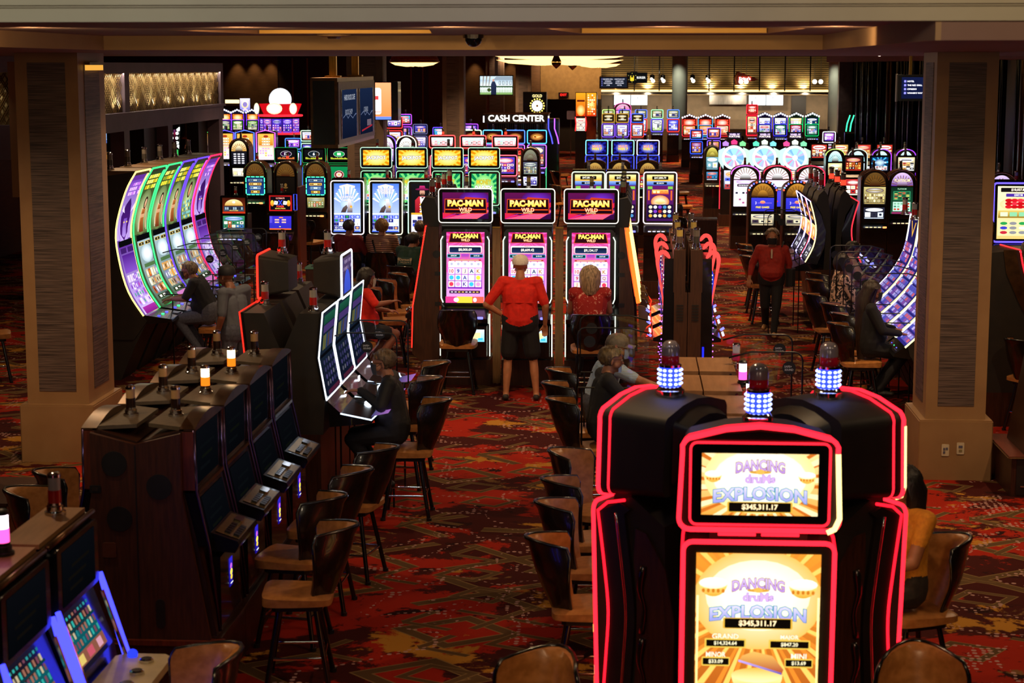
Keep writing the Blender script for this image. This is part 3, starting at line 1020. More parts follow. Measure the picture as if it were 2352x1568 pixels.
def sitting(lean=0., reach=.0, seat=.665, foot=.25, arms=None, **k):
 """on a 0.75 m seat: pelvis over the seat, feet on the foot rail"""
 z = seat + .12
 J = dict(pelvis=(0, .02, z), chest=(0, .0 + lean * .35, z + .37 - lean * .05), neck=(0, -.01 + lean * .52, z + .53 - lean * .12), head=(0, .0 + lean * .68, z + .65 - lean * .2),
    sh_l=(-.20, -.03 + lean * .5, z + .48 - lean * .1), sh_r=(.20, -.03 + lean * .5, z + .48 - lean * .1),
    el_l=(-.25, .10 + lean * .5, z + .22), el_r=(.25, .10 + lean * .5, z + .22), wr_l=(-.20, .32 + lean * .5, z + .18), wr_r=(.20, .32 + lean * .5, z + .18),
    hip_l=(-.10, .03, z - .02), hip_r=(.10, .03, z - .02), kn_l=(-.13, .42, z - .07), kn_r=(.13, .42, z - .07),
    sit=1, an_l=(-.12, .20, foot + .06), an_r=(.12, .20, foot + .06))
 J.update(k)
 return J
# ================================================================== SLOT MACHINE PARTS
W3 = '#ffffff'
def scr(parent, cv, x, y, z, tilt=0., name='screen', gain=1., M=None, mats=None):
 me = cv if isinstance(cv, bpy.types.Mesh) else cv.mesh(name, mats, gain)
 return ob(name, me, parent, (M or Matrix()) @ T(x, y, z) @ RX(-tilt))
def neon_frame(parent, w, h, r, col, x, y, z, tilt=0., rad=.008, s=4., name='neon_frame', M=None, pts=None, col2=None):
 """tube around a rounded rectangle standing on z (bottom), facing -y"""
 p = pts or rrect(w, h, r, 4, 0, h / 2)
 MM = (M or Matrix()) @ T(x, y, z) @ RX(-tilt)
 if col2:
  a = [(q[0], 0, q[1]) for q in p if q[0] <= .0]
  b = [(q[0], 0, q[1]) for q in p if q[0] > .0]
 mb = MB().tube([(q[0], 0, q[1]) for q in p], rad, 6, closed=True)
 return ob(name, mb.mesh(name, glow(col, s), True), parent, MM)
def bezel(parent, w, h, r, x, y, z, tilt=0., d=.05, mat=None, name='bezel', back=.94, M=None):
 mb = MB().slab(rrect(w, h, r, 4, 0, h / 2), 0, d, back=back)
 return ob(name, mb.mesh(name, mat or BLACK, 40), parent, (M or Matrix()) @ T(x, y, z) @ RX(-tilt))
BEAC = {}
def beacon(parent, x, y, z, kind='clear', k=1., M=None):
 """tower light: turned base, coloured drums, cap"""
 MM = (M or Matrix()) @ T(x, y, z) @ Matrix.Scale(k, 4)
 if kind not in BEAC:
  base = MB().lathe([(.045, 0), (.045, .012), (.036, .016), (.036, .035), (.030, .04), (.030, .05)], 14)
  tube_m = {'clear': ('#a8a29a', '#b8261f'), 'tan': ('#c59a66', '#2b1a10'), 'tan_lit': (None, None), 'red_lit': (None, None), 'pink': (None, None), 'blue': (None, None),
     'grey': ('#77706a', '#4a4744'), 'green': ('#b9c9a0', '#a83020'), 'yellow': ('#d8c06a', '#6a5a58')}[kind]
  lo = MB().lathe([(.028, .05), (.028, .105)], 14)
  hi = MB().lathe([(.026, .105), (.026, .16)], 14)
  cap = MB().lathe([(.029, .16), (.029, .172), (.02, .18), (.004, .182)], 14)
  cm = CHROME if kind in ('clear', 'tan', 'tan_lit', 'blue', 'grey', 'yellow') else SOFT
  if kind == 'tan_lit': ml, mh = glow('#ff7a18', 1.6), glow('#ffd9a0', 9)
  elif kind == 'red_lit': ml, mh = glow('#ff2a1a', 4), pm('beacon_smoke', '#8a7a70', None, .2)
  elif kind == 'pink': ml, mh = glow('#ff4a9a', 3), glow('#ffe6f0', 4)
  elif kind == 'blue': ml, mh = glow('#3a55ff', 7), pm('beacon_clear_top', '#9a93a8', None, .1, .6)
  else: ml, mh = pm('beacon_low_' + kind, tube_m[1], None, .2), pm('beacon_high_' + kind, tube_m[0], None, .2)
  BEAC[kind] = (base.mesh('beacon_light', cm, 40), lo.mesh('lower_lens', ml, 40), hi.mesh('upper_lens', mh, 40), cap.mesh('lens_cap', cm, 40))
 b, lo, hi, cp = BEAC[kind]
 o = ob('beacon_light', b, parent, MM)
 ob('lower_lens', lo, o); ob('upper_lens', hi, o); ob('lens_cap', cp, o)
 return o
def deck_buttons(parent, w, y, z, tilt, cols=('#e8e4ff', '#6a6aff'), M=None, screen=None):
 MM = (M or Matrix()) @ T(0, y, z) @ RX(-tilt)
 for i in range(4):
  mb = MB().slab(rrect(.055, .03, .008, 2, -w * .3 + i * .08, .04), -.012, .0)
  ob('button', mb.mesh('button', glow(cols[0], 1.2)), parent, MM)
 mb = MB().slab(rrect(.075, .055, .02, 3, w * .33, .05), -.02, 0)
 ob('spin_button', mb.mesh('spin_button', glow(cols[1], 3)), parent, MM)
# ------------------------------------------------------------------ pictures for the screens
def reel_art(w, h, bgc, bgc2, syms, nx, ny, title=None, tc='#ffe27a', te='#401008', amount=None, strip='#20104a'):
 c = Cv(w, h, bgc, bgc2)
 y1 = h * (.62 if (title or amount) else .95)
 c.rect(-w * .47, h * .06, w * .47, y1, strip)
 c.dots(-w * .45, h * .08, w * .45, y1 - h * .02, nx, ny, w * .40 / nx, (y1 - h * .1) * .42 / ny, syms)
 c.dots(-w * .45, h * .08, w * .45, y1 - h * .02, nx, ny, w * .22 / nx, (y1 - h * .1) * .26 / ny, ['#ffffff', '#ffd23a', '#3a2ab0', '#d02a3a', '#f7b0d0'], 'ell')
 if title:
  c.text(title, 0, h * .86, h * .09, tc, w * .9, te)
 if amount:
  c.rr(0, h * .71, w * .8, h * .09, h * .02, '#d8b040'); c.rr(0, h * .71, w * .76, h * .07, h * .015, '#08060a')
  c.text(amount, 0, h * .71, h * .045, '#fff4d0', w * .7)
 return c
def burst_art(w, h, core, rim, rayc, title=None, tc=W3, te='#402000', th=.3, n=18):
 c = Cv(w, h, rim, rim)
 c.rays(0, h * .5, n, w, rayc, .45)
 c.radial(0, h * .48, w * .42, h * .48, core, rayc)
 if title:
  for i, t in enumerate(title if isinstance(title, (list, tuple)) else [title]):
   c.text(t, 0, h * (.52 - (i - (0 if isinstance(title, str) else (len(title) - 1) / 2)) * (th + .06)), h * th, tc, w * .86, te, .06, .03)
 return c
def noise_art(w, h, cols, seed=1, nx=5, ny=6, bgc='#101018', title=None, tc=W3):
 """small busy game screen: panel of coloured cells with header and footer bars"""
 r = random.Random(seed)
 c = Cv(w, h, bgc, r.choice(cols))
 c.dots(-w * .46, h * .12, w * .46, h * .62, nx, max(1, ny // 2), w * .40 / nx, h * .42 / ny, cols, 'rect', r)
 c.dots(-w * .46, h * .12, w * .46, h * .62, nx, max(1, ny // 2), w * .2 / nx, h * .22 / ny, ['#ffffff', '#ffe08a', '#202030'], 'ell', r)
 c.rect(-w * .46, h * .03, w * .46, h * .10, r.choice(cols))
 if title:
  c.text(title, 0, h * .8, h * .15, tc, w * .85, '#181018')
 else:
  c.radial(0, h * .8, w * .42, h * .15, '#ffffff', r.choice(cols))
  c.rect(-w * .3, h * .76, w * .3, h * .83, r.choice(cols))
 return c
ARTC = {}
def art(key, fn, *a, **k):
 """cache a screen picture so alike machines share it"""
 if key not in ARTC:
  ARTC[key] = fn(*a, **k).mesh('screen', None, 1.)
 return ARTC[key]
# ------------------------------------------------------------------ machine bodies
def video_slot(label, loc, rz, top, main, zt, zm0, W=.7, zb=.3, neon='#ffffff', neon2=None, body=None, wood=None, group=None, side_neon=None, bea='grey', deck=True, tilt_t=-.06, tilt_m=.10,
    ns=4., rad=.009, deck_z=None, candle=True, name='slot_machine', top_bezel=None, seat_neon=None):
 """two-screen cabinet. top/main = (w, h, mesh or Cv); zt = top of the topper frame; zm0 = bottom of the main frame"""
 t = thing(name, label, 'slot machine', loc, rz, group)
 bm_, wm = body or BLACK, wood or WOOD
 dz = deck_z or zm0 - .16
 tw, th, ta = top if top else (0, 0, None)
 mw, mh, ma = main
 mk('base', MB().box(-W / 2, -.12, 0, W / 2, .48, zb), wm, t)
 ztop = zt if top else zm0 + mh + .06
 zneck = zt - th - .10 if top else ztop
 prof = [(-.06, zb), (-.06, dz - .1), (-.26, dz - .06), (-.28, dz), (-.02, dz + .10), (.02, zm0), (.02 + tilt_m * mh, zm0 + mh + .02), (.10 + tilt_m * mh, zneck + .04), (.42, zneck + .04), (.46, zb)]
 mk('cabinet', MB().prism_x(prof, -W / 2 + .02, W / 2 - .02), bm_, t)
 # main screen
 fw, fh = mw + .10, mh + .08
 y0 = -.005
 bezel(t, fw, fh, .04, 0, y0, zm0 - .02, tilt_m, .06, BLACK, 'screen_bezel')
 sc = scr(t, ma, 0, y0 - .004, zm0 + .02, tilt_m)
 if neon2 is not False:
  neon_frame(t, fw + .01, fh + .01, .045, neon2 or neon, 0, y0 + .005, zm0 - .025, tilt_m, rad, ns)
 if top:
  y1 = .02 + tilt_m * mh
  bezel(t, tw + .09, th + .09, .035, 0, y1, zt - th - .09, tilt_t, .10, BLACK, 'topper')
  scr(t, ta, 0, y1 - .004, zt - th - .045, tilt_t, 'topper_screen')
  if neon:
   neon_frame(t, tw + .10, th + .10, .04, neon, 0, y1 + .006, zt - th - .095, tilt_t, rad, ns)
 if side_neon:
  for sx in (-1, 1):
   mk('side_light', MB().tube([(sx * (W / 2 - .01), -.03, zb + .05), (sx * (W / 2 - .01), -.03, dz - .12), (sx * (W / 2 - .01), .0, zm0 - .02), (sx * (W / 2 - .01), .02 + tilt_m * mh, zm0 + mh)], .007, 6), glow(side_neon, ns), t)
 if deck:
  dk = mk('button_deck', MB().prism_x([(-.29, dz + .004), (-.03, dz + .108), (-.03, dz + .09), (-.29, dz - .015)], -W / 2 + .05, W / 2 - .05), BLACK, t)
  deck_buttons(dk, W, -.285, dz + .01, -1.2)
 if candle:
  beacon(t, 0, .2 + tilt_m * mh, (zt if top else ztop) - (.02 if top else .0), bea)
  mk('candle_post', MB().box(-.04, .14 + tilt_m * mh, zneck, .04, .26 + tilt_m * mh, (zt if top else ztop) - .02 + .001), bm_, t)
 return t
def arch_slot(label, loc, rz, zt, W=.62, zb=.3, body=None, trim=None, glass=None, scr1=None, scr2=None, led=None, group=None, bea='grey', neon=None, rise=.2, deck=True, depth=.5, top_h=.26, ns=4., s1h=.32, name='arch_top_slot_machine', beads=None):
 """round-topped cabinet: lit arch glass, upper screen, lower screen, deck"""
 t = thing(name, label, 'slot machine', loc, rz, group)
 body = body or BRONZE
 mk('base', MB().box(-W / 2, -.10, 0, W / 2, depth, zb), WOOD, t)
 H = zt - zb
 mk('cabinet', MB().slab(arch(W, H, rise), 0, depth, T(0, 0, zb), back=1), body, t, smooth=40)
 rim = [(x * .985, z) for x, z in arch(W, H, rise)][1:]
 mk('arch_trim', MB().tube([(x, -.006, zb + z) for x, z in rim[1:]], .016, 6), trim or CHROME, t, smooth=True)
 wi = W - .12
 # face panel
 mk('face_plate', MB().slab([(x * .93, z * .985) for x, z in arch(W, H, rise)], -.004, .02, T(0, 0, zb)), BLACK, t)
 c = Cv(wi, top_h, '#1a0c06')
 if glass:
  k0, k1, ttl = glass
  c.ell(0, 0, wi / 2, top_h, k0, k1, 20, 0, PI)
  c.rays(0, 0, 22, wi / 2 * .98, '#7a4c18', .25, 0, wi * .22)
  c.ell(0, 0, wi * .24, top_h * .5, '#3a1408', k1, 14, 0, PI)
  if ttl:
   c.text(ttl, 0, top_h * .42, top_h * .24, '#fff0c0', wi * .7, '#601808')
  o = ob('arch_glass', c.mesh('arch_glass', None, .9), t, T(0, -.008, zt - top_h - .05))
 z = zt - top_h - .07
 if scr1:
  mk('screen_surround', MB().slab(rrect(wi + .02, s1h + .03, .015, 2, 0, z - s1h / 2), -.012, .0), BLACK, t)
  scr(t, scr1, 0, -.014, z - s1h)
  if led:
   for i in range(4):
    for zz in (z + .005, z - s1h - .005):
     mk('led_segment', MB().box(-wi / 2 + wi * (i + .12) / 4, -.022, zz - .008, -wi / 2 + wi * (i + .88) / 4, -.012, zz + .008), glow(led, 4), t)
   for i in range(3):
    for xx in (-wi / 2 - .004, wi / 2 + .004):
     mk('led_segment', MB().box(xx - .008, -.022, z - s1h + s1h * (i + .12) / 3, xx + .008, -.012, z - s1h + s1h * (i + .88) / 3), glow(led, 4), t)
  z -= s1h + .06
 if scr2:
  h2 = .22
  scr(t, scr2, 0, -.012, z - h2, 0, 'reel_screen')
  z -= h2 + .04
 if deck:
  dz = max(z - .12, .72)
  dk = mk('button_deck', MB().prism_x([(-.22, dz), (.0, dz + .08), (.0, dz - .06), (-.22, dz - .04)], -W / 2 + .03, W / 2 - .03), BLACK, t)
  deck_buttons(dk, W, -.215, dz + .006, -1.2, ('#ffe8b0', '#ff8a4a'))
 if neon:
  mk('neon_arch', MB().tube([(x * 1.01, -.02, zb + zz) for x, zz in arch(W, H, rise)[1:]], .011, 6), glow(neon, ns), t, smooth=True)
 if beads:
  for i, a in enumerate([PI * (k + .5) / 13 for k in range(13)]):
   mk('bulb', MB().ball((W / 2 * .96 * math.cos(a), -.02, zb + H - rise + rise * .96 * math.sin(a)), .02, n=6, m=4), glow(beads[i % len(beads)], 2), t)
 beacon(t, 0, depth * .5, zt - .012, bea)
 return t
def profile_screen(prof, w, fn, name='screen', cuts=14, dz=.002):
 """picture laid on a bent screen. prof: (y,z) points from bottom to top; fn draws on Cv(w, length)"""
 L = [0.]
 for a, b in zip(prof, prof[1:]):
  L.append(L[-1] + math.hypot(b[0] - a[0], b[1] - a[1]))
 def warp(x, s_, d):
  i = 0
  while i < len(L) - 2 and s_ > L[i + 1]:
   i += 1
  t = (s_ - L[i]) / (L[i + 1] - L[i])
  a, b = prof[i], prof[i + 1]
  ty, tz = (b[0] - a[0]) / (L[i + 1] - L[i]), (b[1] - a[1]) / (L[i + 1] - L[i])
  return (x, a[0] + (b[0] - a[0]) * t - tz * d, a[1] + (b[1] - a[1]) * t + ty * d)
 c = fn(w, L[-1], warp, L)
 # cut exactly at the bends
 return c.mesh(name, None, 1., dz)
def smooth_prof(pts, n=14):
 """Catmull-Rom through (y,z)"""
 P = [pts[0]] + list(pts) + [pts[-1]]
 out = []
 m = len(pts) - 1
 for i in range(m):
  p0, p1, p2, p3 = P[i], P[i + 1], P[i + 2], P[i + 3]
  k = max(1, n // m)
  for j in range(k):
   t = j / k
   out.append(tuple(.5 * (2 * p1[a] + (p2[a] - p0[a]) * t + (2 * p0[a] - 5 * p1[a] + 4 * p2[a] - p3[a]) * t * t + (3 * p1[a] - p0[a] - 3 * p2[a] + p3[a]) * t ** 3) for a in (0, 1)))
 out.append(pts[-1])
 return out
# ================================================================== NEAR MACHINES
NUM = ['first', 'second', 'third', 'fourth', 'fifth', 'sixth', 'seventh', 'eighth']
# ------------------------------------------------------------------ carousel of three tall red-neon machines
def dd_logo(c, w, y, k, amt_y, ah):
 """game title block, k = scale in metres"""
 c.text('DANCING', 0, y + .085 * k, .050 * k, '#b48ad8', w * .42, '#8a5a2a', .06, .02, arc=1.2 / k, c1='#d8c0f4')
 c.ell(0, y + .052 * k, .05 * k, .008 * k, '#d09a3a'); c.ell(0, y + .054 * k, .02 * k, .012 * k, '#e8b050')
 c.text('druMs', 0, y + .022 * k, .040 * k, '#cfa8e0', w * .36, '#8a68a8', .06, .03)
 c.text('EXPLOSION', 0, y - .045 * k, .062 * k, '#9a98e0', w * .80, '#2a8a90', .07, .03, arc=.35 / k, c1='#d8d4ff')
 c.rr(0, amt_y, w * .56, ah * 1.7, .008, '#d8a838'); c.rr(0, amt_y, w * .53, ah * 1.45, .004, '#0c0704')
 c.text('$345,311.17', 0, amt_y, ah, '#fff3c0', w * .48, '#c8701a', .05, .03)
def dd_top(w=.615, h=.335):
 c = Cv(w, h, '#f0a040', '#ffd890')
 c.rays(0, h * .45, 34, w, '#c86a1e', .34)
 c.rays(0, h * .45, 21, w, '#ffe9b0', .3, .1)
 c.radial(0, h * .62, w * .48, h * .60, '#fffbe8', '#ffdf90', 24)
 c.radial(0, h * .60, w * .40, h * .46, '#ffffff', '#fff6d8', 24)
 for sx in (-1, 1):
  drum(c, sx * w * .40, h * .64, .045)
 dd_logo(c, w, h * .533, 1.17, h * .155, .034)
 return c
def drum(c, x, y, r):
 c.ell(x, y + r * .2, r, r * 1.0, '#e8a030', '#ffd878', 14, PI, 2 * PI)
 c.ell(x, y + r * .2, r * 1.02, r * .42, '#fff4c8', '#ffffff', 14)
 for i in range(5):
  c.ell(x - r * .7 + i * r * .35, y - r * .35, r * .12, r * .16, '#c8761c', None, 7)
def dd_main(w=.66, h=1.16):
 c = Cv(w, h, '#8a1408', '#e8902c')
 c.rays(0, h * .74, 40, h * 1.1, '#e8862a', .36)
 c.rays(0, h * .74, 25, h * 1.1, '#ffc860', .25, .05)
 c.radial(0, h * .78, w * .52, h * .24, '#fff8d8', '#f4b85a', 26)
 c.radial(0, h * .80, w * .42, h * .17, '#ffffff', '#fff2c8', 26)
 for sx in (-1, 1):
  drum(c, sx * w * .36, h * .845, .075)
  c.rect(sx * w * .485 - .006, 0, sx * w * .485 + .006, h * .8, '#e0d060', '#fff8b0')
 dd_logo(c, w, h * .777, 1.2, h * .675, .036)
 for i, (n, a, x, y, ww) in enumerate((('GRAND', '$14,324.64', -.17, .58, .22), ('MAJOR', '$847.20', .17, .58, .22), ('MINOR', '$33.09', -.22, .495, .15), ('MINI', '$13.69', .22, .495, .15))):
  c.text(n, x, h * y + .038, .030, '#fff6d8', ww * .7, '#c8603a', .05, .02)
  c.rr(x, h * y, ww, .052, .006, '#e0b848'); c.rr(x, h * y, ww * .92, .036, .003, '#0e0804')
  c.text(a, x, h * y, .024, '#fff4c8', ww * .84)
 # treasure bowl with a lid
 c.ell(.0, h * .435, .135, .125, '#d89020', '#fff0a0', 22, PI, 2 * PI)
 c.ell(.0, h * .435, .137, .042, '#fff2b0', '#e8b040', 22)
 c.dots(-.11, h * .435 - .075, .11, h * .435 - .05, 7, 1, .011, .011, ['#7a5ac0', '#d8c0ff', '#b03a2a'], 'ell')
 c.poly([(-.10, h * .50), (.13, h * .44), (.14, h * .465), (.08, h * .53), (-.02, h * .55), (-.08, h * .53)], '#a02a2a', '#e8b45a')
 c.poly([(-.10, h * .50), (.13, h * .44), (.13, h * .45), (-.10, h * .51)], '#5a4aa0', '#c0a8f0')
 for x, cs in ((-.245, ('#e8b030', '#7a3a10')), (.245, ('#8a5ac8', '#ffd060'))):
  c.rr(x, h * .37, .13, .05, .004, cs[1]); c.rr(x - .035, h * .37, .05, .045, .004, cs[0])
 c.dots(.19, h * .36, .30, h * .385, 5, 1, .009, .011, ['#d04a3a', '#e8c040', '#8a5ac8', '#f4e2b0'])
 c.rr(0, h * .29, w * .9, .05, .01, '#c87818', '#f4c858')
 for j in range(3):
  for i in range(5):
   c.rr(-w * .36 + i * w * .18, h * (.145 - .06 * j), w * .16, h * .055, .006, ['#f4d890', '#c84a2a', '#e8b040', '#6a3a8a'][(i * 2 + j) % 4])
 return c
DD = [None]
def tall_machine(label, loc, rz):
 if DD[0]:
  return dup(DD[0], loc, rz, label)
 t = thing('slot_machine', label, 'slot machine', loc, rz)
 DD[0] = t
 W = .84
 prof = [(.02, .12), (-.05, .5), (-.04, .62), (-.08, .70), (-.08, .74), (-.0, .80), (.02, 1.05), (.0, 1.2), (-.03, 1.62), (.16, 1.70), (.38, 1.55), (.40, .9), (.40, .12)]
 mk('cabinet', MB().prism_x(prof, -W / 2 + .05, W / 2 - .05), MATTE, t, smooth=30)
 for sx in (-1, 1):
  x = sx * W / 2
  edge = smooth_prof([(.03, .1), (.015, .45), (.03, .72), (.045, 1.0), (.02, 1.25), (-.03, 1.60)], 20)
  side = [(y - .0, z) for y, z in edge]
  pl = side + [(.10, 1.66), (.17, 1.63)] + [(y + .16, z) for y, z in side[::-1]]
  xa, xb = (x - sx * .02, x - sx * .055)
  mk('side_fairing', MB().prism_x(pl, min(xa, xb), max(xa, xb)), SOFT, t, smooth=30)
  mk('side_neon', MB().tube([(x - sx * .015, y - .012, z) for y, z in edge] + [(x - sx * .02, .02, 1.655), (x - sx * .03, .13, 1.68)], .009, 6), glow('#ff1424', 3.2), t, smooth=True)
  wp = [(.20, .16), (.20, .5), (.215, .8), (.215, 1.1), (.19, 1.35), (.20, 1.52), (.27, 1.50), (.40, 1.30), (.46, 1.0), (.46, .16)]
  sp = mk('side_panel', MB().prism_x(wp, min(x - sx * .046, x - sx * .03), max(x - sx * .046, x - sx * .03)), WOOD, t)
  for z0 in (1.05, .62):
   q = smooth_prof([(.25, z0 - .14), (.27, z0), (.24, z0 + .12), (.26, z0 + .26)], 9)
   mk('grip_trim', MB().tube([(x - sx * .028, y, z) for y, z in q], [.02, .02, .018, .016, .016, .018, .022, .026, .028, .022], 6), BLACK, sp, smooth=True)
  mk('chrome_strip', MB().tube([(x - sx * .022, y + .105, z) for y, z in edge[2:]], .010, 6), CHROME, t, smooth=True)
 # lower screen
 bezel(t, .80, 1.24, .05, 0, -.035, .40, -.03, .07, MATTE, 'screen_bezel')
 neon_frame(t, .80, 1.245, .05, '#ff1f2e', 0, -.04, .40, -.03, .014, 3.2)
 scr(t, dd_main(), 0, -.042, .425, -.03)
 # bracket with two light bars
 mk('bracket', MB().box(-.26, -.02, 1.62, .26, .10, 1.70), MATTE, t)
 for sx in (-1, 1):
  mk('light_bar', MB().box(sx * .115 - .10, -.035, 1.668, sx * .115 + .10, -.02, 1.682), glow('#ff1f2e', 3), t)
 # topper: deep black shell, outer and inner tubes
 o = [(-.425 + .06, 1.70), (.425 - .06, 1.70)] + [(.425 - .06 + .06 * math.cos(a), 1.76 + .06 * math.sin(a)) for a in [R(-90 + 18 * i) for i in range(1, 6)]]
 o += [(.41, 2.12)] + [(.34 + .075 * math.cos(a), 2.13 + .075 * math.sin(a)) for a in [R(20 * i) for i in range(1, 4)]] + [(.18, 2.245), (0, 2.262), (-.18, 2.245)]
 o += [(-.34 + .075 * math.cos(a), 2.13 + .075 * math.sin(a)) for a in [R(120 + 20 * i) for i in range(0, 3)]] + [(-.41, 2.12)] + [(-.425 + .06 + .06 * math.cos(a), 1.76 + .06 * math.sin(a)) for a in [R(180 + 18 * i) for i in range(0, 5)]]
 mk('topper', MB().slab(o, -.02, .38, back=.93), MATTE, t, smooth=35)
 mk('topper_rear_cover', MB().slab([(x * .72, 1.70 + (z - 1.70) * .82 + .05) for x, z in o], .36, .46, back=.8), SOFT, t, smooth=35)
 mk('outer_neon', MB().tube([(x, -.03, z) for x, z in o], .0145, 6, closed=True), glow('#ff1f2e', 3.4), t, smooth=True)
 mk('second_neon', MB().tube([(x * .985, .035, z + .004) for x, z in o], .009, 6, closed=True), glow('#ff1f2e', 2.4), t, smooth=True)
 mk('warm_tube', MB().tube([(.41, -.036, 2.12), (.417, -.036, 1.95), (.425, -.036, 1.77), (.40, -.036, 1.712), (.36, -.036, 1.694)], .0155, 6), glow('#ffe08a', 2.6), t, smooth=True)
 inn = rrect(.735, .445, .035, 4, 0, 1.955)
 mk('inner_panel', MB().slab(inn, -.045, -.01), BLACK, t)
 mk('inner_neon', MB().tube([(x, -.05, z) for x, z in inn], .0075, 6, closed=True), glow('#ff1f2e', 2.6), t, smooth=True)
 mk('glass_arc', MB().slab([(-.33, 2.185), (.33, 2.185), (.2, 2.222), (0, 2.236), (-.2, 2.222)], -.034, -.018), pm('smoked_chrome', '#6a6460', None, .15, .9), t)
 scr(t, dd_top(), 0, -.047, 1.785, 0, 'topper_screen')
 # button deck
 dk = mk('button_deck', MB().prism_x([(-.16, .70), (-.05, .77), (-.05, .73), (-.16, .67)], -.36, .36), BLACK, t)
 # blue led tower light
 b = mk('beacon_light', MB().lathe([(.085, 2.20), (.085, 2.275), (.075, 2.28), (.07, 2.29), (.06, 2.30)], 18, T(0, .2, 0)), CHROME, t, smooth=40)
 mk('led_drum', MB().lathe([(.062, 2.295), (.064, 2.30), (.064, 2.405), (.062, 2.41)], 20, T(0, .2, 0)), glow('#2434ff', 3.2), b, smooth=40)
 md = MB()
 for j in range(4):
  for i in range(12):
   a = 2 * PI * i / 12
   md.ball((.064 * math.cos(a), .2 + .064 * math.sin(a), 2.315 + j * .0265), .012, .012, .009, 6, 4)
 d = mk('led_spots', md, glow('#a8b8ff', 4, False), b, smooth=True); d['kind'] = 'stuff'
 mk('chrome_ring', MB().lathe([(.066, 2.41), (.066, 2.425), (.055, 2.43)], 18, T(0, .2, 0)), CHROME, b, smooth=40)
 mk('red_lens', MB().lathe([(.050, 2.43), (.052, 2.435), (.052, 2.475), (.048, 2.48)], 18, T(0, .2, 0)), pm('red_lens', '#b01c30', None, .15), b, smooth=40)
 mk('dome_cap', MB().lathe([(.053, 2.48), (.053, 2.52), (.046, 2.545), (.03, 2.56), (.008, 2.566)], 18, T(0, .2, 0)), pm('smoky_chrome_cap', '#9a9094', None, .2, .35), b, smooth=40)
 mk('plinth', MB().box(-.40, .0, 0, .40, .40, .13), SOFT, t)
 return t
PX, PY = .69, 10.32
for i, (a, lb) in enumerate(((0, 'tall red neon slot machine facing front with two bright gold screens'), (-120, 'red neon machine turned away beside the empty stool row, its back dark'), (120, 'red neon machine turned away beside the woman in the mustard top, with yellow tube'))):
 d = Vector((0, -1, 0)); d.rotate(Matrix.Rotation(R(a), 3, 'Z'))
 tm = tall_machine(lb, (PX + d.x * .73, PY + d.y * .73, 0), R(a))
 for ch in tm.children:
  if ch.name.startswith('warm_tube'):
   if i == 1: bpy.data.objects.remove(ch)
   elif i == 2: ch.scale.x = -1
   break
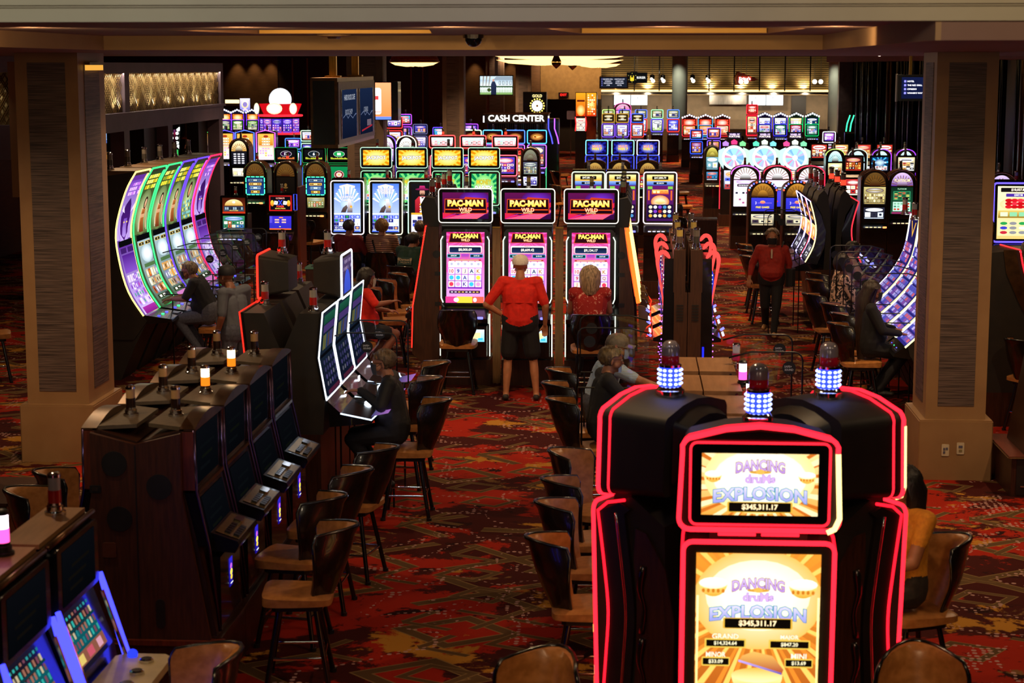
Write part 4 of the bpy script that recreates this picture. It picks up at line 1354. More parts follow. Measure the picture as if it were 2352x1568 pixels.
# ------------------------------------------------------------------ back-to-back wooden machines with dark screens
def dark_art(w, h, seed):
 r = random.Random(seed)
 c = Cv(w, h, '#030406', '#06070a')
 for i in range(3):
  c.rect(-w * .4 + r.random() * .1, h * (.2 + .2 * i), w * (.1 + .1 * i), h * (.26 + .2 * i), r.choice(['#06080a', '#080a07', '#0a0806']))
 return c
def promo_card():
 c = Cv(.10, .20, '#1a1080', '#2a20b0')
 c.ell(0, .14, .03, .02, '#c05ad0'); c.ell(0, .10, .036, .022, '#ffe040', None, 9); c.ell(-.004, .065, .03, .018, '#ffd020', None, 7); c.rect(-.035, .02, .035, .028, '#ffffff')
 return c
HW = [None]
def wooden_slot(label, loc, rz, bea, group):
 """origin at the middle of its back"""
 W = .80
 t = thing('wooden_slot_machine', label, 'slot machine', loc, rz, group)
 mk('base', MB().box(-W / 2 - .03, -.50, 0, W / 2 + .03, -.005, .36).box(-W / 2 - .035, -.53, .36, W / 2 + .035, -.005, .385), WOOD, t)
 pr = [(-.49, .385), (-.37, 1.02), (-.29, 1.36), (-.30, 1.79), (-.004, 1.70), (-.004, .385)]
 mk('cabinet', MB().prism_x(pr, -W / 2, W / 2), WOOD_R if 0 else WOOD, t)
 tp = mk('top_plate', MB().prism_z([(-W / 2 + .02, -.27), (W / 2 - .02, -.27), (W / 2 - .10, -.03), (-W / 2 + .02 + .12, -.03)], 1.775, 1.80), TOPG, t)
 fr = [(-.34, 1.02), (-.345, 1.36), (-.37, 1.80), (-.345, 1.815), (-.29, 1.80), (-.28, 1.36), (-.33, 1.0)]
 # front frame: bronze bowed head, two dark screens, cheek strips
 hd = MB()
 n = 8
 hp = [(-W / 2, 1.775)] + [(-W / 2 + W * i / n, 1.79 + .06 * math.sin(PI * i / n)) for i in range(n + 1)] + [(W / 2, 1.775)]
 hd.slab(hp, -.375, -.27)
 mk('head_rail', hd, BRONZE, t, smooth=40)
 mk('upper_frame', MB().slab(rrect(W - .01, .42, .02, 2, 0, 1.575), -.36, -.28), BLACK, t)
 mk('lower_frame', MB().add([(-W / 2 + .01, -.37, 1.355), (W / 2 - .01, -.37, 1.355), (W / 2 - .01, -.445, 1.0), (-W / 2 + .01, -.445, 1.0), (-W / 2 + .01, -.285, 1.355), (W / 2 - .01, -.285, 1.355), (W / 2 - .01, -.37, 1.0), (-W / 2 + .01, -.37, 1.0)],
  [(0, 1, 2, 3), (4, 7, 6, 5), (0, 4, 5, 1), (3, 2, 6, 7), (0, 3, 7, 4), (1, 5, 6, 2)]), BLACK, t)
 for i, x in enumerate((-1, 1)):
  mk('cheek_strip', MB().tube([(x * (W / 2 - .006), -.365, 1.78), (x * (W / 2 - .006), -.372, 1.37), (x * (W / 2 - .006), -.45, 1.0), (x * (W / 2 - .006), -.51, .42)], .012, 6), pm('purple_chrome', '#5a4a6a', None, .2, .9), t, smooth=True)
  mk('side_cheek', MB().prism_x([(-.365, 1.77), (-.29, 1.77), (-.28, 1.38), (-.368, 1.38)], x * W / 2 - .012, x * W / 2 + .004), WOOD_R, t)
 scr(t, art('dk1', dark_art, .62, .36, 4), 0, -.362, 1.40, 0, 'upper_screen')
 scr(t, art('dk2', dark_art, .62, .30, 9), 0, -.447, 1.02, .21, 'lower_screen')
 mk('divider_rail', MB().box(-W / 2 + .03, -.385, 1.35, W / 2 - .03, -.36, 1.375), BRONZE, t)
 mk('ticket_slot', MB().box(.05, -.452, .975, .11, -.44, .985), glow('#fff0d0', 1.4), t)
 dk = mk('button_deck', MB().prism_x([(-.63, .985), (-.62, 1.01), (-.44, 1.07), (-.40, .95), (-.60, .93)], -.30, .30), BLACK, t)
 kp = mk('key_plate', MB().add([(-.25, -.618, 1.013), (.25, -.618, 1.013), (.25, -.46, 1.068), (-.25, -.46, 1.068)], [(0, 1, 2, 3)]), pm('brassy_plate', '#c4a062', None, .25, .8), dk)
 for r_ in range(2):
  for i in range(5):
   mk('key', MB().box(-.21 + i * .05, -.02, 0, -.17 + i * .05, .02, .012, T(0, -.59 + r_ * .06, 1.024 + r_ * .0205) @ RX(.335)), BLACK, dk)
 mk('bill_acceptor', MB().box(.08, -.03, 0, .20, .03, .02, T(0, -.535, 1.043) @ RX(.335), b=.01), CHROME, dk)
 mk('lower_panel', MB().box(-.30, -.50, .42, .30, -.45, .90), BLACK, t)
 cd = scr(t, art('promo', promo_card), 0, -.503, .62, 0, 'promo_card')
 beacon(t, 0, -.15, 1.80, bea, 1.15)
 return t
hrow = []
for i in range(4):
 y = 12.02 + .87 * i
 for side in (1, -1):
  lab = '%s wooden machine from the speaker board, %s side, %s' % (NUM[i], 'keypad' if side > 0 else 'pillar', 'orange tower light lit' if (side > 0 and i in (1, 2)) else 'tower light off')
  bea = 'tan_lit' if (side > 0 and i in (1, 2)) else 'tan'
  hrow.append(wooden_slot(lab, (-3.23 + .005 * side, y, 0), R(90 * side), bea, 'back-to-back wooden machines'))
# end board with speaker holes closing the double row
t = thing('end_board', 'dark wooden end board with three round speaker holes closing the double row', 'panel', (-3.23, 11.55, 0))
mk('board', MB().slab([(-.47, .385), (.47, .385), (.36, 1.02), (.30, 1.36), (.30, 1.775), (0, 1.70), (-.30, 1.775), (-.30, 1.36), (-.36, 1.02)], -.02, .02), WOOD_R if 0 else pm('end_board_wood', '#4a2413', '#371a0d', .4, 0, 9, (6, 6, .5), .05), t)
mk('seam', MB().box(-.004, -.0225, .40, .004, -.02, 1.69), SOFT, t)
mk('kick_board', MB().box(-.56, -.02, 0, .56, .02, .35), WOOD, t)
mk('ledge', MB().box(-.56, -.05, .35, .56, .02, .384), WOOD_R, t)
mk('ledge_strip', MB().box(-.55, -.056, .356, -.1, -.05, .366), CHROME, t)
for x, z in ((-.14, 1.57), (.155, 1.42), (-.115, 1.20)):
 mk('speaker_hole', MB().slab([(x + .085 * math.cos(2 * PI * i / 20), z + .085 * math.sin(2 * PI * i / 20)) for i in range(20)], -.026, -.02), SOFT, t)
lk = mk('lock_plate', MB().slab(rrect(.075, .05, .006, 2, -.27, 1.40), -.028, -.02), SOFT, t)
mk('lock_tag', MB().slab(rrect(.04, .025, .004, 2, -.27, 1.40), -.031, -.028), STEEL, lk)
mk('pull_handle', MB().slab(rrect(.09, .10, .012, 2, -.19, .99), -.03, -.02), pm('red_brown_plate', '#5a3020', None, .3), t)
mk('vent_slot', MB().slab(rrect(.06, .2, .028, 3, .14, .56), -.026, -.02), SOFT, t)
# ------------------------------------------------------------------ two half-hidden machines with blue light strips, nearest corner
def teal_art():
 c = Cv(.52, .36, '#0a4048', '#0e5a60')
 c.rect(-.26, .30, .26, .36, '#123a42'); c.rect(-.26, .0, .26, .07, '#7a4a3a'); c.rect(-.05, .01, .05, .06, '#b04a5a'); c.rect(.12, .01, .2, .06, '#c08a9a'); c.rect(-.24, .01, -.12, .06, '#c8b060')
 c.dots(-.25, .08, .25, .30, 10, 4, .013, .018, ['#2a8a86', '#8a5a4a', '#1a6a70', '#b0a080', '#6a3a4a', '#2a9a90'])
 c.rect(-.26, .185, .26, .20, '#0a3038')
 return c
def strip_slot(label, loc, rz, bea):
 t = thing('slot_machine', label, 'slot machine', loc, rz)
 W = .80
 mk('base', MB().box(-W / 2, -.45, 0, W / 2, 0, .36), WOOD, t)
 mk('cabinet', MB().prism_x([(-.46, .36), (-.36, .95), (-.24, 1.28), (-.26, 1.68), (0, 1.68), (0, .36)], -W / 2, W / 2), BLACK, t)
 mk('top_plate', MB().box(-W / 2, -.22, 1.68, W / 2, 0, 1.705), TOPW, t)
 mk('chrome_rail', MB().tube([(-W / 2, -.265, 1.685), (W / 2, -.265, 1.685)], .016, 8), BRONZE, t, smooth=True)
 mk('upper_frame', MB().slab(rrect(W - .08, .36, .03, 3, 0, 1.48), -.30, -.24), BLACK, t)
 scr(t, art('dk3', dark_art, .58, .30, 5), 0, -.302, 1.33, 0, 'upper_screen')
 Ml = T(0, -.35, .95) @ RX(-.42)
 mk('lower_frame', MB().slab(rrect(W - .08, .42, .04, 3, 0, .20), -.02, .05, Ml), BLACK, t)
 scr(t, art('teal', teal_art), 0, 0, 0, 0, 'lower_screen', M=Ml @ T(0, -.023, .02))
 for sx in (-1, 1):
  mk('light_strip', MB().tube([(sx * (W / 2 - .02), -.30, 1.34), (sx * (W / 2 - .02), -.325, 1.25), (sx * (W / 2 - .02), -.44, .86), (sx * (W / 2 - .02), -.50, .62)], [.016, .02, .026, .026], 6), glow('#3a3cff', 3.5), t, smooth=True)
  mk('rail', MB().tube([(sx * (W / 2 - .06), -.32, 1.25), (sx * (W / 2 - .06), -.47, .80)], .012, 6), CHROME, t)
 dk = mk('button_deck', MB().box(-.34, -.72, .84, .34, -.40, .885, b=.05), pm('ivory_deck', '#b9a678', None, .35), t)
 for x in (-.2, 0, .2):
  mk('button', MB().lathe([(.04, 0), (.04, .015), (.03, .022)], 12, T(x, -.6, .885)), CHROME, dk)
 mk('blue_dome', MB().ball((.28, -.5, .90), .03), glow('#2a3cff', 1.5), dk)
 beacon(t, .25, -.1, 1.705, bea, 1.3)
 return t
strip_slot('blue-lit machine in the nearest corner with a pink tower light', (-3.26, 8.55, 0), R(90), 'pink')
strip_slot('blue-lit machine with a teal reel screen behind the pink tower light', (-3.26, 9.40, 0), R(90), 'clear')
# ================================================================== MIDDLE GROUND
# ------------------------------------------------------------------ angular white-tube machines (white fronts one way, red fronts the other)
def bent_art(seed):
 def fn(w, h, warp, cuts):
  r = random.Random(seed)
  c = Cv(w, h, '#0c1020', '#14202a', warp, cuts)
  c.rect(-w * .48, h * .46, w * .48, h * .50, '#05060a')
  c.rect(-w * .45, h * .86, w * .45, h * .97, '#10382a', '#184a38')
  c.rect(-w * .45, h * .76, w * .45, h * .85, '#3a2a5a')
  c.dots(-w * .45, h * .54, w * .45, h * .75, 7, 1, w * .045, h * .09, ['#3a3a6a', '#5a5a30', '#2a3a5a', '#4a3a3a'])
  c.dots(-w * .45, h * .1, w * .45, h * .44, 5, 4, w * .06, h * .03, ['#3a3560', '#2a2a4a', '#4a4a55', '#282848'], 'ell', r)
  c.rect(-w * .46, h * .02, w * .46, h * .07, '#40182a')
  return c
 return fn
def angular(label, y, side, tube, topper, group):
 """side +1: front to +x; origin on the bank's spine"""
 W = .78
 t = thing('slot_machine', label, 'slot machine', (-3.12, y, 0), R(90 * side), group)
 mk('base', MB().box(-W / 2, -.34, .0, W / 2, -.0, .86), WOOD, t)
 fr = [(-.40, 1.18), (-.335, 1.56), (-.375, 1.97)]
 mk('cabinet', MB().prism_x([(-.36, .86), (-.38, 1.18), (-.315, 1.56), (-.355, 1.96), (-.16, 1.96), (-.01, 1.62), (-.01, .86)], -W / 2 + .02, W / 2 - .02), MATTE, t)
 mk('screen_frame', MB().prism_x(fr + [(-.345, 1.97), (-.305, 1.56), (-.37, 1.18)], -W / 2 + .01, W / 2 - .01), BLACK, t)
 pp = [(-.404, 1.20), (-.339, 1.56), (-.378, 1.95)]
 k = 'bent%d' % (len(ARTC) % 3)
 if k not in ARTC:
  ARTC[k] = profile_screen(pp, W - .10, bent_art(len(ARTC)), 'screen')
 ob('screen', ARTC[k], t)
 mk('tube_light', MB().tube([(-W / 2, *fr[0]), (-W / 2, *fr[1]), (-W / 2, *fr[2]), (W / 2, *fr[2]), (W / 2, *fr[1]), (W / 2, *fr[0])], .0075, 6, closed=True), glow(tube, 2.4), t, smooth=True)
 # deck
 dk = mk('button_deck', MB().prism_x([(-.40, 1.17), (-.52, 1.06), (-.80, 1.00), (-.80, .965), (-.42, .93)], -W / 2 + .02, W / 2 - .02), BLACK, t)
 mk('deck_light', MB().tube([(-W / 2 + .02, -.52, 1.055), (-W / 2 + .02, -.80, 1.0), (-.1, -.815, 1.0), (.12, -.80, 1.0), (.25, -.76, 1.01), (W / 2 - .02, -.74, 1.01)], .007, 6), glow(tube if side < 0 else '#cfe8ff', 3), dk, smooth=True)
 dp = Cv(.44, .16, '#40406a', '#8a5aa0'); dp.dots(-.2, .02, .2, .14, 5, 2, .03, .025, ['#c8a0ff', '#404050', '#ffd0a0', '#a0c0ff'])
 scr(dk, art('deckpad', lambda: dp), -.03, -.78, 1.008, -1.36, 'touch_pad')
 mk('spin_button', MB().lathe([(.035, 0), (.035, .02), (.02, .03)], 12, T(.27, -.68, 1.025)), glow('#e8f4ff', 4), dk)
 mk('bill_light', MB().box(.2, -.475, 1.09, .27, -.465, 1.15), glow('#f4f4ff', 4), dk)
 if topper:
  mk('topper', MB().slab(rrect(.62, .40, .03, 3, 0, 2.18), -.40, -.12, back=.75), MATTE, t)
  tc = Cv(.56, .34, '#1a1a4a', '#4a3a5a'); tc.ell(0, 0, .2, .22, '#2a3a9a', '#3a50c0'); tc.dots(-.26, .2, .26, .33, 6, 2, .03, .02, ['#6a5a80', '#3a3a60', '#8a7a9a'], 'ell')
  scr(t, art('arcpic', lambda: tc), 0, -.404, 2.01, 0, 'topper_screen')
  neon_frame(t, .63, .41, .035, tube, 0, -.40, 1.975, 0, .010, 4, 'topper_tube')
  beacon(t, .0, -.22, 2.375, 'clear', 1.25)
 else:
  beacon(t, -.2, -.26, 1.955, 'clear', 1.25)
 return t
for i in range(3):
 y = 16.40 + .86 * i
 angular(['white-tube machine the man in the black jacket is playing', 'middle white-tube machine of three, carrying a tall screen on top', 'last white-tube machine of three, next to the woman in red'][i], y, 1, '#eaf2ff', i == 1, 'angular tube-lit machines')
 angular('%s red-tube machine of the bank, turned away beside the white-tube machines%s' % (['nearest', 'middle', 'last'][i], ', with tall topper' if i == 1 else ''), y, -1, '#ff2418', i == 1, 'angular tube-lit machines')
# ------------------------------------------------------------------ tall curved machines
def buffalo_art(kind):
 def fn(w, h, warp, cuts):
  r = random.Random(kind)
  P = kind in (0, 5)
  c = Cv(w, h, '#6a4a9a' if P else '#3a4a30', '#5a2a8a' if P else '#2a3a20', warp, cuts)
  def Q(v): return h * v
  # upper picture
  if P:
   c.rect(-w / 2, Q(.52), w / 2, Q(.93), '#b8a0d8', '#6a3aa8')
   c.radial(0, Q(.62), w * .42, Q(.15), '#e8dcf8', '#a07ad0')
   c.poly([(-.26 * w, Q(.56)), (0, Q(.51)), (.26 * w, Q(.56)), (.34 * w, Q(.66)), (.2 * w, Q(.75)), (.02 * w, Q(.80)), (-.2 * w, Q(.76)), (-.36 * w, Q(.68))], '#4a1a78', '#301050')
   c.poly([(-.14 * w, Q(.545)), (0, Q(.53)), (.14 * w, Q(.545)), (.12 * w, Q(.66)), (-.12 * w, Q(.66))], '#a888d8', '#6a40a8')
   for sx in (-1, 1):
    c.ell(sx * .09 * w, Q(.635), .045 * w, Q(.006), '#ffd060')
    c.poly([(sx * .2 * w, Q(.70)), (sx * .42 * w, Q(.72)), (sx * .40 * w, Q(.76)), (sx * .3 * w, Q(.735))], '#d8c8f0')
   c.dots(-w * .42, Q(.82), w * .42, Q(.92), 6, 3, w * .055, Q(.012), ['#c878e8', '#e0b0ff', '#8a4ac0'], 'rect', r)
  else:
   c.rect(-w / 2, Q(.52), w / 2, Q(.95), '#586a3a', '#2e3c1e')
   c.radial(-.02 * w, Q(.67), w * .55, Q(.16), '#b8c890', '#5a6c3c')
   c.dots(-w * .42, Q(.83), w * .42, Q(.95), 5, 3, w * .07, Q(.015), ['#e8d83a', '#c8b020', '#8a9a2a', '#f4ea70'], 'rect', r)
   # figure with long hair and feathers
   if kind == 4:
    c.dots(-w * .4, Q(.52), w * .4, Q(.66), 6, 5, w * .06, Q(.012), ['#d8d060', '#4a8a9a', '#7ac0c0', '#e8e8b0', '#3a5a60'], 'ell', r)
    c.ell(-.05 * w, Q(.74), .16 * w, Q(.065), '#2a1410'); c.ell(-.05 * w, Q(.735), .10 * w, Q(.045), '#c08058', '#d8a078')
   else:
    c.poly([(-.16 * w, Q(.53)), (.16 * w, Q(.53)), (.13 * w, Q(.64)), (-.12 * w, Q(.64))], '#6a2a18', '#a8622c')
    c.poly([(-.14 * w, Q(.63)), (.14 * w, Q(.63)), (.18 * w, Q(.70)), (-.18 * w, Q(.70))], '#c8926a', '#d8a880')
    c.rect(-.12 * w, Q(.655), .12 * w, Q(.69), '#8a4a20', '#b06a34')
    c.ell(0, Q(.735), .13 * w, Q(.045), '#2a1410'); c.ell(0, Q(.732), .075 * w, Q(.032), '#c89068', '#dcb08c')
    for sx in (-1, 1):
     c.poly([(sx * .16 * w, Q(.69)), (sx * .22 * w, Q(.69)), (sx * .26 * w, Q(.56)), (sx * .20 * w, Q(.55))], '#c8926a', '#d8a880')
     c.rect(sx * .3 * w - .02 * w, Q(.54), sx * .3 * w + .02 * w, Q(.66), '#e8e8d0', '#a0a878')
  c.rect(-w / 2, Q(.475), w / 2, Q(.515), '#07070a')
  # lower game
  if P:
   c.rect(-w / 2, 0, w / 2, Q(.475), '#c8b0e8', '#5a2a90')
   c.rect(-.45 * w, Q(.43), -.05 * w, Q(.465), '#3a1a60'); c.rect(.05 * w, Q(.43), .45 * w, Q(.465), '#3a1a60')
   c.rect(-.45 * w, Q(.30), .45 * w, Q(.42), '#7a4ab8', '#4a1a80')
   c.dots(-.45 * w, Q(.06), .45 * w, Q(.29), 5, 4, w * .075, Q(.024), ['#d8c8f4', '#e8dcff', '#a888d8', '#8a5ac8'], 'rect', r)
   c.dots(-.45 * w, Q(.06), .45 * w, Q(.29), 5, 4, w * .04, Q(.015), ['#7a3ab0', '#4aa07a', '#e8c8f0', '#b04a9a'], 'ell', r)
   c.rect(-.46 * w, 0, .46 * w, Q(.05), '#7a1a7a', '#a02a9a')
  else:
   c.rect(-w / 2, 0, w / 2, Q(.475), '#40563c', '#9ab0b8')
   for sx, a in ((-1, '$128.01'), (1, '$75.36')):
    c.rr(sx * .24 * w, Q(.452), .4 * w, Q(.024), .01, '#e0c050'); c.rr(sx * .24 * w, Q(.452), .36 * w, Q(.018), .006, '#1a140a'); c.text(a, sx * .24 * w, Q(.452), Q(.010), '#fff0b0', .32 * w)
   c.radial(0, Q(.38), .44 * w, Q(.06), '#ffffff', '#a8c0c8')
   c.rect(-.4 * w, Q(.29), .4 * w, Q(.315), '#4a6a40')
   c.dots(-.45 * w, Q(.09), .45 * w, Q(.28), 5, 3, w * .08, Q(.028), ['#c8b890', '#d89a4a', '#a0786a', '#8a8ab0', '#e0d8c0', '#b0502a'], 'rect', r)
   c.dots(-.45 * w, Q(.09), .45 * w, Q(.28), 5, 3, w * .035, Q(.018), ['#f4ead0', '#3a2a1a', '#e8a030', '#f8f4e8'], 'ell', r)
   c.rect(-.46 * w, Q(.05), .46 * w, Q(.08), '#2a3a20'); c.dots(-.4 * w, Q(.052), .4 * w, Q(.078), 3, 1, w * .08, Q(.009), ['#f0f0e0', '#15150f'])
   c.rect(-.46 * w, 0, .46 * w, Q(.04), '#c878b8' if kind in (2, 4) else '#3a3a20')
  return c
 return fn
CP = smooth_prof([(-.745, .87), (-.55, 1.19), (-.44, 1.60), (-.41, 2.01), (-.55, 2.50), (-.70, 2.77)], 20)
def curved(label, loc, rz, edge, kind, group, W=.78, es=2.4, prof=CP, artfn=buffalo_art, bea='grey', art_key='buf', hs=1., sw=.012, body=None, rear=-.06, dy=-1.12):
 t = thing('curved_slot_machine', label, 'slot machine', loc, rz, group)
 body = body or MATTE
 pr = [(y, z * hs) for y, z in prof]
 top = pr[-1]
 mk('cabinet', MB().prism_x([(y + .02, z) for y, z in pr] + [(rear - .20, top[1] - .06), (rear, 2.3 * hs), (rear, .55), (-.62, .55), (-.80, .80)], -W / 2 + .01, W / 2 - .01), body, t, smooth=25)
 mk('pedestal', MB().prism_x([(-.05, 0), (-.05, .56), (-.80, .80), (-.62, .45), (-.42, 0)], -W / 2 + .04, W / 2 - .04), body, t)
 k = (art_key, kind)
 if k not in ARTC:
  ARTC[k] = profile_screen([(y - .01, z) for y, z in pr], W - .13, artfn(kind), 'screen')
 ob('screen', ARTC[k], t)
 mk('screen_border', MB().prism_x([(y - .004, z) for y, z in pr] + [(y + .018, z) for y, z in pr[::-1]], -W / 2 + .02, W / 2 - .02), BLACK, t)
 for sx in (-1, 1):
  c1, c2 = (edge if isinstance(edge, tuple) else (edge, edge))
  mk('edge_light', MB().tube([(sx * (W / 2 - .02), y - .012, z) for y, z in pr], sw, 6), glow(c1 if sx < 0 else c2, es), t, smooth=True)
 mk('top_light', MB().tube([(-W / 2 + .02, top[0] - .012, top[1]), (W / 2 - .02, top[0] - .012, top[1])], sw, 6), glow(edge[0] if isinstance(edge, tuple) else edge, es), t)
 mk('top_cap', MB().box(-W / 2 + .02, top[0] + .0, top[1] - .05, W / 2 - .02, rear - .18, top[1] + .015), pm('tan_top_cap', '#6a4c2e', '#5c4126', .5), t)
 dk = mk('button_deck', MB().prism_x([(pr[0][0] - .01, pr[0][1] + .01), (dy, .83), (dy - .02, .79), (-.80, .76), (-.74, .80)], -W / 2 + .03, W / 2 - .03), BLACK, t)
 for i, cc in enumerate(('#4a4aff', '#3aff8a', '#5a5aff')):
  mk('deck_lamp', MB().lathe([(.022, 0), (.022, .012)], 8, T(-.25 + .2 * i, (pr[0][0] + dy) / 2, .855)), glow(cc, 2.5), dk)
 mk('ticket_tray', MB().box(.1, dy + .02, .825, .3, dy + .1, .85), STEEL, dk)
 beacon(t, -.2, -.32, top[1] + .012, bea, 1.3)
 return t
ED = [('#ffe07a', '#ffe07a'), ('#38e070', '#38e070'), ('#38e070', '#38e070'), ('#5a3cff', '#5a3cff'), ('#5a3cff', '#e040c0'), ('#ff2850', '#ff2850')]
WHAT = ['a purple lion and yellow edge light, nearest in its row', 'a forest girl and green edges, second in the curved row', 'a forest girl and green edges, third in the curved row',
  'forest girl screen and violet edges, fourth of the curved row', 'forest girl portrait and violet edges, fifth of the curved row', 'purple screen and red edges, farthest of the curved row']
for i in range(6):
 curved('tall curved machine with ' + WHAT[i], (-7.2, 24.0 + .86 * i, 0), R(90), ED[i], i, 'tall curved machines by the pillar')
# right-hand curved row, half hidden by the stone column
def blue_art(kind):
 def fn(w, h, warp, cuts):
  r = random.Random(kind + 20)
  c = Cv(w, h, '#2a2470', '#1a1440', warp, cuts)
  c.poly([(-.3 * w, h * .95), (0, h * .80), (.3 * w, h * .95), (.2 * w, h * .95), (0, h * .85), (-.2 * w, h * .95)], '#d8a040')
  for i in range(7):
   c.rect(-.46 * w, h * (.03 + .105 * i), .46 * w, h * (.12 + .105 * i), r.choice(['#3a3490', '#4a4aa0', '#5a3a80', '#2a3a80']), r.choice(['#5a5ab0', '#6a4a90', '#7a3a6a']))
   c.dots(-.44 * w, h * (.035 + .105 * i), .44 * w, h * (.115 + .105 * i), 4, 2, w * .09, h * .016, ['#8a8ad0', '#c05a6a', '#4a4aa8', '#b0a0d8', '#7a4a9a'], 'rect', r)
  return c
 return fn
CR = smooth_prof([(-.85, .90), (-.50, 1.25), (-.28, 1.62), (-.20, 2.12)], 14)
for i in range(5):
 curved(['curved blue-screen machine played by the long-haired woman in black', 'curved blue-screen machine next to the long-haired woman', 'curved blue-screen machine facing the woman in the floral blouse', 'curved blue-screen machine behind the clear dividers, fourth from the near end', 'curved blue-screen machine at the far end of the row by the column'][i], (4.05, 21.7 + .86 * i, 0), R(-90), ('#f4f0e8', '#fff0a0') if i % 2 else ('#ffffff', '#fff4b0'), i % 2, 'curved blue-screen machines by the column', .82, 1.7, CR, blue_art, 'clear', 'blu', 1., .012, None, .0, -.97)
# ------------------------------------------------------------------ island of three two-screen machines, with side rows
def maze_top():
 w, h = .60, .345
 c = Cv(w, h, '#2a0838', '#5a1048')
 c.poly([(-.30, .0), (.0, .0), (.30, .16), (.30, .22), (-.1, .05), (-.3, .08)], '#d0204a'); c.poly([(-.3, 0), (.15, 0), (.3, .09), (.3, .12)], '#ff5a6a')
 for i in range(6):
  c.poly([(-.3 + i * .07, 0), (-.29 + i * .07, 0), (.05 + i * .09, .14), (.04 + i * .09, .14)], '#7a2ad0')
 c.radial(.12, .27, .2, .1, '#6a2ac0', '#4a1060', 18)
 c.poly([(-.27, .265), (-.02, .265), (0, .29), (.275, .27), (.285, .07), (-.28, .07)], '#c03a1a'); c.poly([(-.26, .255), (.265, .26), (.272, .08), (-.268, .08)], '#1a0610')
 c.rect(-.262, .118, .262, .132, '#e04a1a')
 c.text('PAC-MAN', 0, .208, .085, '#ffe23a', .51, '#c8741a', .09, .05, c1='#fff6a0')
 c.text('WILD', 0, .125, .050, '#ffd0a0', .30, '#d0301a', .07, .03)
 c.text('EDITION', 0, .086, .022, '#ffe0a0', .28, '#80200a', .04, .02)
 return c
def maze_main(amount, a2, a3):
 w, h = .50, .92
 c = Cv(w, h, '#e0a0e8', '#c81a7a')
 c.rays(0, h * .9, 20, .5, '#e85ab0', .4)
 c.poly([(-.20, h * .985), (.20, h * .985), (.225, h * .85), (-.225, h * .85)], '#c8401a'); c.poly([(-.19, h * .98), (.19, h * .98), (.212, h * .857), (-.212, h * .857)], '#2a0a10')
 c.text('PAC-MAN', 0, h * .945, .060, '#ffe86a', .40, '#c0801a', .08, .05)
 c.text('WILD', 0, h * .887, .034, '#ffd8a0', .24, '#d83a1a', .07, .03)
 for i in range(9):
  for sx in (-1, 1):
   c.ell(sx * .235, h * .835 - i * .018, .007, .006, '#ffffff', None, 6)
 c.rr(0, h * .755, .44, .10, .02, '#d8b0b8', '#f4e4e4'); c.rr(0, h * .75, .41, .07, .012, '#20305a', '#0a1428')
 c.text('MAJOR', 0, h * .808, .024, '#ff5a7a', .2, '#fff0f0', .05, .03)
 c.text(amount, 0, h * .75, .040, '#fff8e8', .33, '#181818', .05, .03)
 for sx, a in ((-1, a2), (1, a3)):
  c.rr(sx * .15, h * .665, .17, .05, .01, '#5ab0c0' if sx < 0 else '#5a8ad0'); c.rr(sx * .15, h * .665, .155, .032, .006, '#12303a'); c.text(a, sx * .15, h * .665, .02, '#f0ffff', .14)
 c.rr(0, h * .665, .10, .045, .006, '#c050a0', '#8a3ac0')
 c.rr(0, h * .605, .42, .018, .004, '#b03a2a'); c.rr(0, h * .605, .36, .008, .002, '#ffd0a0')
 c.rect(-.22, h * .43, .22, h * .575, '#f4ecff')
 for i in range(5):
  c.rr(-.176 + i * .088, h * .55, .08, .075, .01, '#e8eaf6', '#ffffff'); c.ell(-.176 + i * .088, h * .55, .018, .018, '#b8b8d0', None, 8)
 c.rect(-.225, h * .20, .225, h * .50, '#7a2ab0', '#d080e0')
 r = random.Random(len(amount) + int(amount[1]))
 for j in range(3):
  for i in range(5):
   x, y = -.176 + i * .088, h * (.45 - .092 * j)
   c.rr(x, y, .078, .075, .006, ['#f8f0ff', '#d8d0ff', '#ffe8d0', '#e0f0ff'][(i + j) % 4])
   if j == 0 or r.random() < .3:
    c.text('10 9 J A K Q'.split()[(i + j) % 6], x, y, .05, ['#c8281a', '#1a2a9a', '#3a1a8a', '#201a5a', '#b8741a'][i], .06)
   else:
    c.ell(x, y, .028, .028, r.choice(['#ffe040', '#e83a5a', '#3ac0ff', '#ff9ad0', '#ffffff']), None, 10)
 c.rect(-.2, h * .135, .2, h * .175, '#2a1030'); c.dots(-.19, h * .14, .19, h * .17, 8, 1, .015, .006, ['#f4e0ff', '#ffd060'])
 c.rect(-.25, 0, .25, h * .09, '#e0d040'); c.rect(-.25, 0, -.10, h * .09, '#d83a8a'); c.rect(.10, 0, .25, h * .09, '#e0604a')
 c.ell(-.11, h * .045, .035, .03, '#f0f8ff', None, 12); c.ell(.135, h * .045, .025, .03, '#e8d8ff', None, 12)
 return c
YP = 23.7
AM = [('$8,000.09', '$302.00', '$109.20'), ('$8,609.42', '$1,070.78', '$103.02'), ('$9,134.17', '$1,049.17', '$137.60')]
XP = [-2.17, -1.355, -.53]
